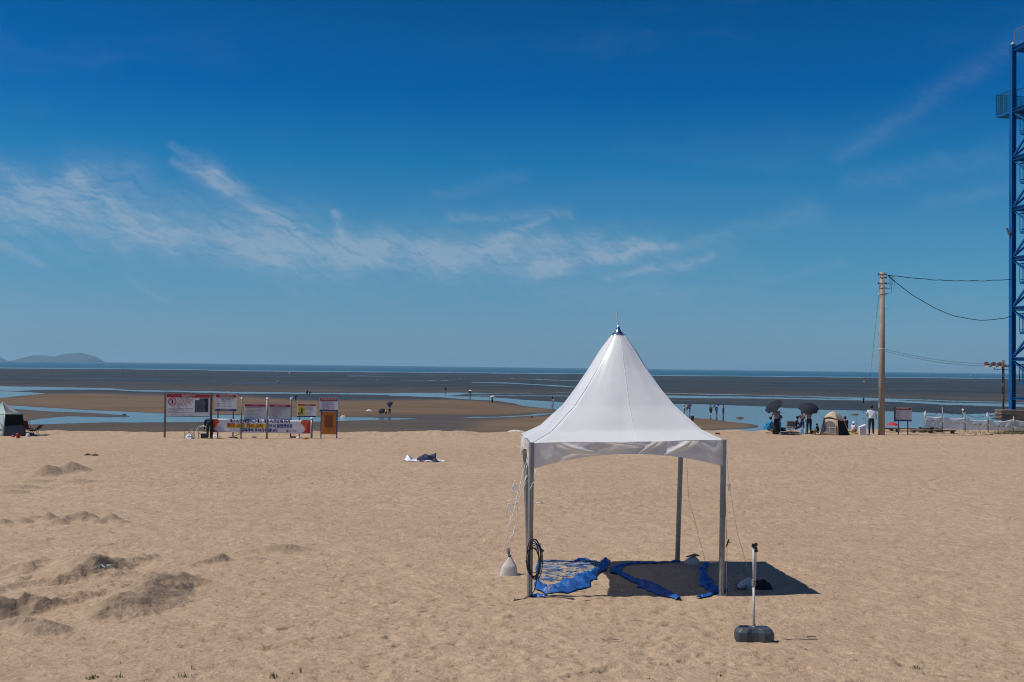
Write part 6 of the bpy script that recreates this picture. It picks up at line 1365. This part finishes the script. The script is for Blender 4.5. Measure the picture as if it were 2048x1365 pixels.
# fence of posts, white netting and a yellowish tape
posts_ = [(1850.5, 866, 828), (1885.5, 866, 815), (1931, 866, 825), (1977, 867, 827), (2028, 868, 833), (2085, 870, 836), (2150, 872, 838)]
fb = G(1931, 866); fe = thing('net_fence', 'white translucent netting fence with a yellowish tape strung between thin posts', 'fence', fb); fpts = []
for k, (a, b, c) in enumerate(posts_):
    D = 68.3 + k * .03; s = D / F; x = (a - 1024) * s; zt = CAMZ + (734 + (a - 1024) * .01269 - c) * s; q = Vector((x, D, 0)) - fb; fpts.append((q, zt))
    m_ = MB(); m_.tube([q + Vector((0, 0, -.25)), q + Vector((0, 0, zt))], .035 if k else .02, 8); obj('post', m_, 'post_steel', fe, smooth=True)
def fz(a, py, D): return CAMZ + (734 + (a - 1024) * .01269 - py) * D / F
tops = [829, 832.5, 835, 840, 838.5, 842, 845]; bots = [857, 858, 861, 861, 862, 864, 866]; mids = [839, 841, 843.5, 848.5, 853, 856, 858]
def strip(T_, B_, m, off, name, thick=.004, sagk=.12, wv=.02):
    for k in range(len(posts_) - 1):
        (a, _, _), (b, _, _) = posts_[k], posts_[k + 1]; qa, qb = fpts[k][0], fpts[k + 1][0]; D = qa.y + fb.y
        def fn(u, v):
            sag = sagk * 4 * u * (1 - u) * (1 - v); zt = fz(a, T_[k], D) * (1 - u) + fz(b, T_[k + 1], D) * u - sag; zb = fz(a, B_[k], D) * (1 - u) + fz(b, B_[k + 1], D) * u - (sagk * .8 * 4 * u * (1 - u) if B_ is not bots else 0)
            q = qa.lerp(qb, u); return (q.x, q.y + off + wv * math.sin(14 * u + 5 * v + k) * (.3 + v) , zt * (1 - v) + zb * v)
        m_ = MB(); m_.sheet(fn, 18, 8); obj(name, m_, m, fe, smooth=True, thick=thick)
strip(tops, bots, 'net_white', .05, 'net_panel'); strip(mids, [q + 3.0 for q in mids], 'tape_yellow', -.06, 'tape', sagk=.10, wv=.0)
for k in range(len(posts_) - 1):
    qa, za = fpts[k]; qb, zb = fpts[k + 1]; m_ = MB(); m_.tube([qa + Vector((0, 0, za - .12)), (qa + qb) / 2 + Vector((0, 0, (za + zb) / 2 - .32)), qb + Vector((0, 0, zb - .12))], .012, 5); obj('top_rope', m_, 'wire_black', fe)
for (a, py, l, m__) in ((1851, 826, 'white knot with dark top on the first fence post', 'white_cloth'), (1975, 829, 'white rag tied to the top of the fence post left of the plank stack', 'white_cloth')):
    D = 68.2; heap('tied_rag', l, 'rag', ((a - 1024) * D / F, D - .06, fz(a, py, D) - .1), .16, .1, .22, m__, 3, 7)
for k, (a, py) in enumerate(((1868, 841.5), (1950, 848.5), (1960, 849.5), (1998, 853), (2007, 853.5))):
    D = 68.2; t = MB(); t.box(((a - 1024) * D / F - fb.x, D - fb.y - .09, fz(a, py, D)), (.13, .004, .035)); obj('tape_mark', t, 'print_dark', fe)
# stack of long timber panels on trestles
D = 69.3; s = D / F; x0 = (1999 - 1024) * s; st = thing('timber_stack', 'stack of long grey timber panels on trestles at the foot of the blue tower', 'timber stack', (x0 + 2, D + .1, 0)); zt = fz(2000, 820, D); zb = fz(2000, 841, D)
for k in range(7):
    m_ = MB(); z = zt - (zt - zb) * (k + .5) / 7; j = .03 * math.sin(k * 2.2); m_.box((j - .75, .0, z), (2.5, 1.1, (zt - zb) / 7 - .014), (0, R(1.0), R(-3 + .8 * math.sin(k)))); obj('timber_panel', m_, 'wood_grey' if k % 2 == 0 else 'post_brown', st)
m_ = MB(); m_.box((.0, 0, zt - .30), (.5, 1.0, .5)); obj('end_block', m_, 'print_dark', st, loc=(.75, 0, 0))
for a in (-1.5, .2): m_ = MB(); m_.box((a, .0, (zb + .02) / 2), (.14, 1.0, zb - .02)); obj('trestle', m_, 'wood_dark', st)
m_ = MB(); m_.beam((-2.7, -.62, zb + .12), (.6, -.64, zb - .12), .07, .07); m_.beam((-2.8, -.6, zb + .30), (-2.0, -.6, zb + .30), .05, .05); obj('loose_plank', m_, 'wood_grey', st)
# grass on the bank
def grass(label, spots, m, hmin, hmax, seed, blades, loc, name='beach_grass', cat='grass'):
    rr = random.Random(seed); m_ = MB(); base = Vector(loc)
    for (cx, cy, rad_, n) in spots:
        for q in range(n):
            a = rr.uniform(0, 6.28); r_ = rad_ * math.sqrt(rr.random()); x = cx + r_ * math.cos(a); y = cy + r_ * math.sin(a); z = HZ(x, y) if False else 0
            h = rr.uniform(hmin, hmax) * (1 - .5 * r_ / rad_); b = rr.uniform(0, 6.28); ln = rr.uniform(.1, .7) * h; w = blades
            p0 = Vector((x, y, -.02)) ; p1 = p0 + Vector((math.cos(b) * ln * .4, math.sin(b) * ln * .4, h * .6)); p2 = p0 + Vector((math.cos(b) * ln, math.sin(b) * ln, h)); sd = Vector((math.cos(b + 1.57), math.sin(b + 1.57), 0)) * w
            m_.add([p0 - sd, p0 + sd, p1 + sd * .7, p1 - sd * .7, p2], [(0, 1, 2, 3), (3, 2, 4)])
    o = obj(name, m_, m); o.location = loc; tag(o, label, cat); return o
D = 67.6; gx = lambda a, D=67.0: (a - 1024) * D / F
o = grass('dry olive grass growing along the foot of the netting at the right edge', [(gx(1998) - gx(2020), 0, .5, 120), (0, 0, .8, 260), (gx(2042) - gx(2020), .1, .8, 260), (gx(2080) - gx(2020), .1, 1.2, 300), (gx(1960) - gx(2020), .2, .5, 40), (gx(1940) - gx(2020), .3, .6, 30)], 'grass_dry', .12, .42, 5, .010, (gx(2020), D - .6, .0))
mb = MB()
for q in range(14): 
    c = Vector(GS(1905 + q * 11 + random.uniform(-4, 4), 868 + random.uniform(0, 3))); mb.tube([c, c + Vector((random.uniform(.1, .5), 0, .03))], .02, 5)
o = obj('wrack_line', mb, 'driftwood'); tag(o, 'thin line of dark driftwood scraps along the right edge of the beach', 'driftwood'); o['kind'] = 'stuff'

# ================================================================== PEOPLE ON THE FLAT
GRP = 'people out on the tidal flat'
def fp(px, py, label, shirt, legs, H=1.62, kind='stand', rz=0, um=None, uml=None, hat=None, hair='hair_black', shorts=False, arms=None, urad=.52, utilt=(.1, 0, -1), uoff=(0, 0), group=GRP):
    p = GF(px, py); p.z -= .02; t = person(p, H, R(rz), label, shirt, legs, hair, kind, arms or ({'r': 'up'} if um else {}), hat=hat, group=group, detail=0, shorts=shorts)
    if um: umbrella((p.x + uoff[0], p.y - .1 + uoff[1], p.z + H + .22), utilt, urad, uml, um, .75)
    return t
fp(779, 828.6, 'person in white top under the tall black umbrella on the sand bar', 'white_shirt', 'dark_trousers', 1.5, um='umbrella_black', uml='tall black umbrella hiding the head of the person on the brown sand bar', urad=.48, utilt=(.15, .75, -.7), arms={'r': 'up'})
p = GF(763.5, 828.6); umbrella((p.x, p.y - .5, p.z + .62), (.1, .65, -.6), .55, 'open black umbrella resting on the brown sand bar', 'umbrella_black', .7)
fp(773, 828.4, 'small child crouching between the two black umbrellas on the sand bar', 'off_white', 'dark_trousers', 1.1, 'crouch', 90)
fp(618.5, 790.6, 'person bending forward under the bright blue umbrella behind the boards', 'navy_cloth', 'denim', 1.6, 'bend', -60, um=None); p = GF(620, 790.6); umbrella((p.x + .3, p.y - .4, p.z + 1.85), (-.2, .2, -1), .45, 'bright blue umbrella over the bending person beyond the boards', 'umbrella_blue', .8)
fp(614, 790.2, 'person in teal and dark clothes at the left of the bright blue umbrella', 'teal_cloth', 'dark_trousers', 1.65, 'stand', 30)
fp(591, 804, 'person in black with yellow hat behind the slim post', 'black_cloth', 'teal_cloth', 1.7, 'stand', 0, hat='yellow_cloth', arms={'r': 'low', 'l': 'low'}); fp(585.2, 802, 'person in pale clothes crouching left of the yellow hat', 'tent_pale', 'navy_cloth', 1.5, 'crouch', 50, hair='white_cloth')
fp(554.3, 767.4, 'left of the two people in white tops walking beyond the brown posts', 'white_shirt', 'dark_trousers', 1.65, 'walk'); fp(558.1, 767.4, 'right of the two people in white tops walking beyond the brown posts', 'off_white', 'dark_trousers', 1.6, 'walk')
fp(241.3, 750.3, 'left of the two walkers at the far left of the flat, in a pale top', 'tent_pale', 'dark_trousers', 1.65, 'walk'); fp(245.5, 750.3, 'right of the two walkers at the far left of the flat, all dark', 'black_cloth', 'dark_trousers', 1.65, 'walk')
fp(307.8, 747.4, 'left one of the pair in blue above the largest notice board', 'teal_cloth', 'navy_cloth', 1.6, 'walk'); fp(310.8, 747.4, 'right one of the pair in blue above the largest notice board', 'teal_cloth', 'dark_trousers', 1.6)
fp(106.4, 739.4, 'lone dark figure at the shoreline near the twin-humped island', 'black_cloth', 'dark_trousers'); fp(75, 739.3, 'crouching dark figure at the shoreline nearest the left edge', 'black_cloth', 'dark_trousers', 1.6, 'crouch'); fp(267.5, 740.4, 'crouching dark figure at the shoreline above the largest notice board', 'black_cloth', 'dark_trousers', 1.6, 'crouch')
fp(541.4, 749.5, 'left one of two small walkers just below the shoreline above the grey boards', 'off_white', 'dark_trousers', 1.65); fp(544.6, 749.5, 'right one of two small walkers just below the shoreline above the grey boards', 'navy_cloth', 'dark_trousers', 1.65, 'walk')
fp(579, 748.7, 'distant person sitting under a white umbrella', 'off_white', 'dark_trousers', 1.5, 'crouch'); p = GF(579, 748.7); umbrella((p.x, p.y - .2, p.z + 1.6), (0, .3, -1), .9, 'small white umbrella near the shoreline above the boards', 'white_cloth', .8); fp(584, 748.8, 'distant dark figure right of the white umbrella', 'black_cloth', 'dark_trousers', 1.6)
fp(683.2, 749.3, 'crouching dark figure below the shoreline above the orange cabinet', 'black_cloth', 'dark_trousers', 1.7, 'crouch'); fp(647.6, 744.2, 'lone dark figure standing in the surf above the orange cabinet', 'black_cloth', 'dark_trousers')
fp(755.3, 763.6, 'person in pale blue standing alone in the middle of the flat', 'tent_pale', 'white_cloth', 1.7); fp(754.6, 745.2, 'dark figure standing in the surf straight above the person in pale blue', 'black_cloth', 'dark_trousers')
for k, (a, b, kd) in enumerate(((774, 743.8, 'crouch'), (780, 744, 'crouch'), (786.4, 746, 'stand'), (798, 745.6, 'stand'), (808, 746.3, 'stand'), (813.5, 746.4, 'walk'), (818, 746.8, 'stand'), (824.5, 746.6, 'crouch'), (803, 745.8, 'walk'))):
    fp(a, b, 'one of the small dark figures gathered along the shoreline left of the red cluster', 'black_cloth', 'dark_trousers', 1.6, kd, group='row of dark figures along the shoreline')
fp(844.7, 748.4, 'person in red in the cluster at the shoreline', 'red_cloth', 'red_cloth', 1.75); fp(840.5, 748.6, 'crouching person in red left in the cluster at the shoreline', 'red_cloth', 'dark_trousers', 1.7, 'crouch'); fp(836.8, 748.8, 'dark crouching figure at the left end of the red cluster', 'black_cloth', 'dark_trousers', 1.5, 'crouch'); fp(849, 750.6, 'person in white crouching in front of the red cluster', 'white_shirt', 'dark_trousers', 1.8, 'crouch', hair='white_cloth')
fp(881, 749.2, 'dark figure crouching right of the red cluster', 'black_cloth', 'dark_trousers', 1.7, 'crouch'); fp(882.3, 763.2, 'dark figure bending down in the middle of the flat', 'navy_cloth', 'dark_trousers', 1.6, 'bend', 90); fp(893.7, 756, 'dark figure standing up from the mid flat right of the bending one', 'black_cloth', 'maroon_cloth', 1.7); fp(899.6, 755.3, 'small figure with white hat right of the maroon-trousered one', 'off_white', 'tan_cloth', 1.4, 'crouch', hair='white_cloth')
fp(890.3, 781.8, 'person with white hat in dark clothes stooping above the far channel', 'black_cloth', 'dark_trousers', 1.6, 'walk', 40, hat='white_cloth'); fp(892.5, 781.8, 'dark companion right behind the white-hatted stooper', 'black_cloth', 'dark_trousers', 1.3, 'bend', 70)
fp(940.3, 792.2, 'person in black walking in the channel under a white umbrella', 'black_cloth', 'dark_trousers', 1.6, um='white_cloth', uml='white umbrella of the walker in the channel', urad=.5)
fp(984.4, 807.4, 'person in pale top under a pink umbrella at the channel edge', 'pink_cloth', 'black_cloth', 1.6, 'walk', um='pink_cloth', uml='nearer pink patterned umbrella at the channel edge', urad=.62)
fp(921.3, 764, 'far person carrying a pink umbrella', 'black_cloth', 'dark_trousers', 1.7, um='pink_cloth', uml='far pink umbrella out on the mid flat', urad=.5); fp(924.8, 762.2, 'person in navy beside the far pink umbrella', 'navy_cloth', 'dark_trousers', 1.7)
fp(1105, 806.5, 'person in navy wading in the channel left of the canopy', 'navy_cloth', 'skin', 1.75, arms={'r': 'down'}, hat='navy_cloth'); fp(1106.8, 807.3, 'small companion in white at the heels of the wader in navy', 'white_shirt', 'off_white', 1.1)
fp(1065.5, 766, 'dark figure walking far out left of the canopy peak', 'black_cloth', 'dark_trousers', 1.75, 'walk', 60); fp(1050.3, 757.8, 'small dark figure second from the canopy on the far flat', 'black_cloth', 'dark_trousers', 1.7); fp(1031.3, 757, 'small figure in red on the far flat', 'red_cloth', 'maroon_cloth', 1.6)
for k, a in enumerate((905.6, 913.2, 918)): fp(a, 746.4 + .1 * k, 'one of three tiny dark figures standing in the surf above the white umbrella', 'black_cloth', 'dark_trousers', 1.6, group='three figures in the surf')
fp(1380, 827.3, 'person in black bending in the shallow water right of the grey umbrella', 'black_cloth', 'navy_cloth', 1.6, 'bend', 80); fp(1368, 826.2, 'pale figure half hidden behind the grey umbrella in the shallows', 'off_white', 'tan_cloth', 1.5, 'bend', -80); p = GF(1374, 826.8); umbrella((p.x, p.y - .5, p.z + 1.55), (.2, .5, -.8), .72, 'grey-violet umbrella in the shallows at the canopy edge', 'umbrella_grey', .7)
fp(1421.3, 831.8, 'person in maroon with black shorts wading, left one of three', 'maroon_cloth', 'black_cloth', 1.75, 'walk', -40, shorts=True); fp(1433, 831.8, 'person in white wading under the dark blue umbrella, middle one of three', 'white_shirt', 'pink_cloth', 1.65, 'stand', 30, shorts=True, um='umbrella_navy', uml='dark blue umbrella over the middle wader', urad=.66, utilt=(.5, .2, -1), uoff=(-.15, 0)); fp(1446.6, 831.8, 'person in tan top wading, right one of three', 'tan_cloth', 'tan_cloth', 1.75, 'stand', 60, shorts=True)
fp(1727, 807.2, 'dark person with a stick standing alone above the beige tent', 'black_cloth', 'dark_trousers', 1.7, 'stand', 30, arms={'l': 'out'}); fp(1384.8, 843, 'person in white cap half hidden by the canopy slope', 'black_cloth', 'dark_trousers', 1.5, 'crouch', 0, hat='white_cloth')
fp(1437.8, 755, 'dark dot of a person on the far flat right of the canopy, left one', 'black_cloth', 'dark_trousers', 1.6, 'crouch'); fp(1454, 755, 'dark dot of a person on the far flat right of the canopy, right one', 'black_cloth', 'dark_trousers', 1.5, 'crouch')
fp(1926.4, 832, 'person in white with red cap wading behind the netting', 'white_shirt', 'off_white', 1.5, 'walk', hat='red_cloth')
def lump(px, py, w, h, m, label, name='driftwood', cat='driftwood'):
    p = GF(px, py); return heap(name, label, cat, p, w, w * .5, h, m, int(px) % 17, 8)
lump(738.7, 822.5, 1.1, .26, 'off_white', 'white and dark bundle lying left of the two black umbrellas', 'bundle', 'bundle'); lump(686.5, 834.6, .8, .25, 'off_white', 'pale bundle on the water edge right of the orange cabinet', 'bundle', 'bundle'); lump(801, 858, .35, .2, 'stone', 'small pale stone on the dark mud near the beach edge', 'stone', 'stone')
lump(1480, 836.6, 1.3, .22, 'driftwood', 'dark flat piece of driftwood in the shallow water right of the waders'); lump(248.5, 831, .6, .22, 'black_cloth', 'small black rock at the tip of the mud spit', 'rock', 'rock'); lump(1709, 829.6, 1.6, .2, 'driftwood', 'long dark log floating behind the beige tent'); lump(1062.8, 836, .5, .3, 'driftwood', 'dark stone in the thin stream left of the canopy', 'stone', 'stone'); lump(1397, 860.5, .6, .18, 'driftwood', 'dark block at the beach edge under the canopy corner', 'block', 'block') if False else None
p = GS(1435, 869); t = thing('wood_block', 'dark wooden block on the sand right of the canopy eave', 'block', p); m_ = MB(); m_.box((0, 0, .05), (.26, .15, .11)); obj('block_body', m_, 'driftwood', t, bevel=.01)
p = GF(1728, 764.5); lump(1728, 764.5, 1.6, 1.0, 'white_cloth', 'tiny white bundle far out on the flat above the tent', 'bundle', 'bundle')
p = GF(940.5 + 39, 862) if False else G(1043, 866.5); heap('sand_clump', 'pale clump of sand and net on the beach rim at the canopy corner', 'clump', (p.x - .3, p.y, .05), 1.1, .4, .12, 'off_white', 7, 12)
# boats on the sea
def boat(px, py, D, L_, label):
    hor = 734 + (px - 1024) * .01269; x = (px - 1024) / F * D; t = thing('boat', label, 'boat', (x, D, -8.04)); m_ = MB()
    m_.prism([(-L_ / 2, .8), (-L_ * .42, -.2), (L_ * .42, -.2), (L_ / 2, 1.0)], -.9, .9); obj('hull', m_, 'boat_white', t); m_ = MB(); m_.box((L_ * .05, 0, 1.7), (L_ * .45, 1.4, 1.6)); obj('cabin', m_, 'boat_white', t)
boat(1942, 751, 4200, 7, 'small white boat on the sea near the loudspeaker pole'); boat(1992.8, 749, 5200, 7, 'tiny white boat on the sea right beside the loudspeaker pole')

# ================================================================== SMALL THINGS ON THE SAND
p = GS(1220, 1283); t = thing('stick', 'thin curved brown stick lying on the sand below the tent', 'stick', p); m_ = MB(); m_.tube([(-.13, .03, .03), (-.08, 0, .015), (0, -.012, .02), (.13, 0, .03)], [.004, .006, .006, .004], 5); obj('stick_wood', m_, 'driftwood', t)
p = GS(1625, 1275); t = thing('twig', 'dark twig on the sand right of the parasol stand', 'twig', p); m_ = MB(); m_.tube([(-.08, 0, .02), (0, .01, .03), (.05, 0, .02)], .007, 5); obj('twig_wood', m_, 'driftwood', t)
p = GS(1086, 1071); t = thing('paper_scrap', 'torn white paper scrap on the sand right of the cable coil', 'paper', p); m_ = MB(); m_.add([(-.03, 0, .06), (0, 0, .0), (.03, 0, .09), (.01, .01, .03)], [(0, 1, 3), (1, 2, 3)]); obj('paper', m_, 'white_cloth', t, thick=.002)
p = GS(210, 1147); t = thing('frayed_rope', 'pale frayed rope tangle on the flank of the left mound', 'rope', p); rr = random.Random(2)
for q in range(11):
    a = rr.uniform(0, 6.28); l = rr.uniform(.08, .19); m_ = MB(); m_.tube([(0, 0, .03), (math.cos(a) * l * .6, math.sin(a) * l * .5, .07), (math.cos(a + .5) * l, math.sin(a + .5) * l, .05)], .006, 4); obj('strand', m_, 'tent_pale', t)
p = GS(325, 1270); t = thing('twig', 'short upright twig below the long left mound', 'twig', p); m_ = MB(); m_.tube([(0, 0, 0), (.02, 0, .05)], .004, 4); obj('twig_wood', m_, 'driftwood', t)
def tuft(px, py, n, h, label, rad_=.06, spread=None):
    p = GS(px, py); spots = [(0, 0, rad_, int(n * 1.6))] + ([(spread * k, 0, rad_, n // 2) for k in (-1, 1)] if spread else []); grass(label, spots, 'grass_green', h * .6, h * 1.35, int(px), .006, p, 'grass_tuft', 'grass tuft')
for a in ((185, 1357, 34, .07, 'green seedling tuft at the bottom left of the sand', .08), (240, 1330, 10, .05, 'sparse seedlings above the bottom left tuft', .08, .05), (240, 1356, 12, .09, 'thin blades at the bottom edge right of the leftmost tuft', .06), (293, 1362, 14, .05, 'low tuft cut by the bottom edge below the left mounds', .05),
          (367, 1356, 14, .08, 'thin grass blades near the bottom edge, fourth from the left', .12), (385, 1340, 6, .09, 'single upright blades at the lower left quarter', .03), (545, 1358, 16, .09, 'grass tuft at the bottom edge left of centre', .06), (602, 1347, 4, .12, 'lone tall blade at the bottom left of centre', .01), (585, 1352, 8, .05, 'tiny seedlings beside the lone tall blade', .05),
          (1183, 1346, 12, .05, 'small dark green plant below the curved stick', .03), (1108, 1364, 26, .04, 'flat green sprigs at the bottom edge left of the curved stick', .12, .1), (1300, 1362, 14, .05, 'tiny plant at the bottom edge right of the curved stick', .05), (1327, 1291, 8, .035, 'small sprig near the plain sand under the tent front', .05), (1322, 1332, 16, .05, 'curled grass tuft below the tent, left of the parasol stand', .10, .1),
          (1443, 1356, 10, .05, 'small green tuft below the parasol stand', .03), (1492, 1354, 26, .035, 'row of low green sprigs below the parasol stand', .10, .1), (1545, 1356, 8, .03, 'tiny sprig right of the row of green sprigs', .03), (1832, 1340, 10, .07, 'thin blades at the lower right of the sand', .07, .06), (1880, 1355, 8, .05, 'curved thin blades at the bottom right', .08), (1930, 1288, 5, .05, 'small dry sprig in the lower right sand', .03), (1833, 1295, 5, .03, 'faint sprig in the lower right sand left of the dry one', .04)):
    tuft(*a)
# litter, shells and pebbles: too many and too small to count
rr = random.Random(21); m_ = MB(); m2 = MB()
for q in range(260):
    py = 1365 - 480 * rr.random() ** .8; px = rr.uniform(-60, 2110); p = GS(px, py); r_ = rr.uniform(.003, .009) * (1 + .6 * (py < 1050)); tgt = m_ if rr.random() < .62 else m2
    tgt.lathe([(r_ * .4, -.2 * r_), (r_, .2 * r_), (r_ * .5, .8 * r_)], 5, (p.x, p.y, p.z), sx=rr.uniform(.8, 2.2))
o = obj('pebbles', m_, 'driftwood'); o['kind'] = 'stuff'; tag(o, 'dark pebbles and scraps scattered over the dry sand', 'pebbles'); o = obj('shells', m2, 'white_cloth'); o['kind'] = 'stuff'; tag(o, 'pale broken shells scattered over the dry sand', 'shells')
flush_lettering()
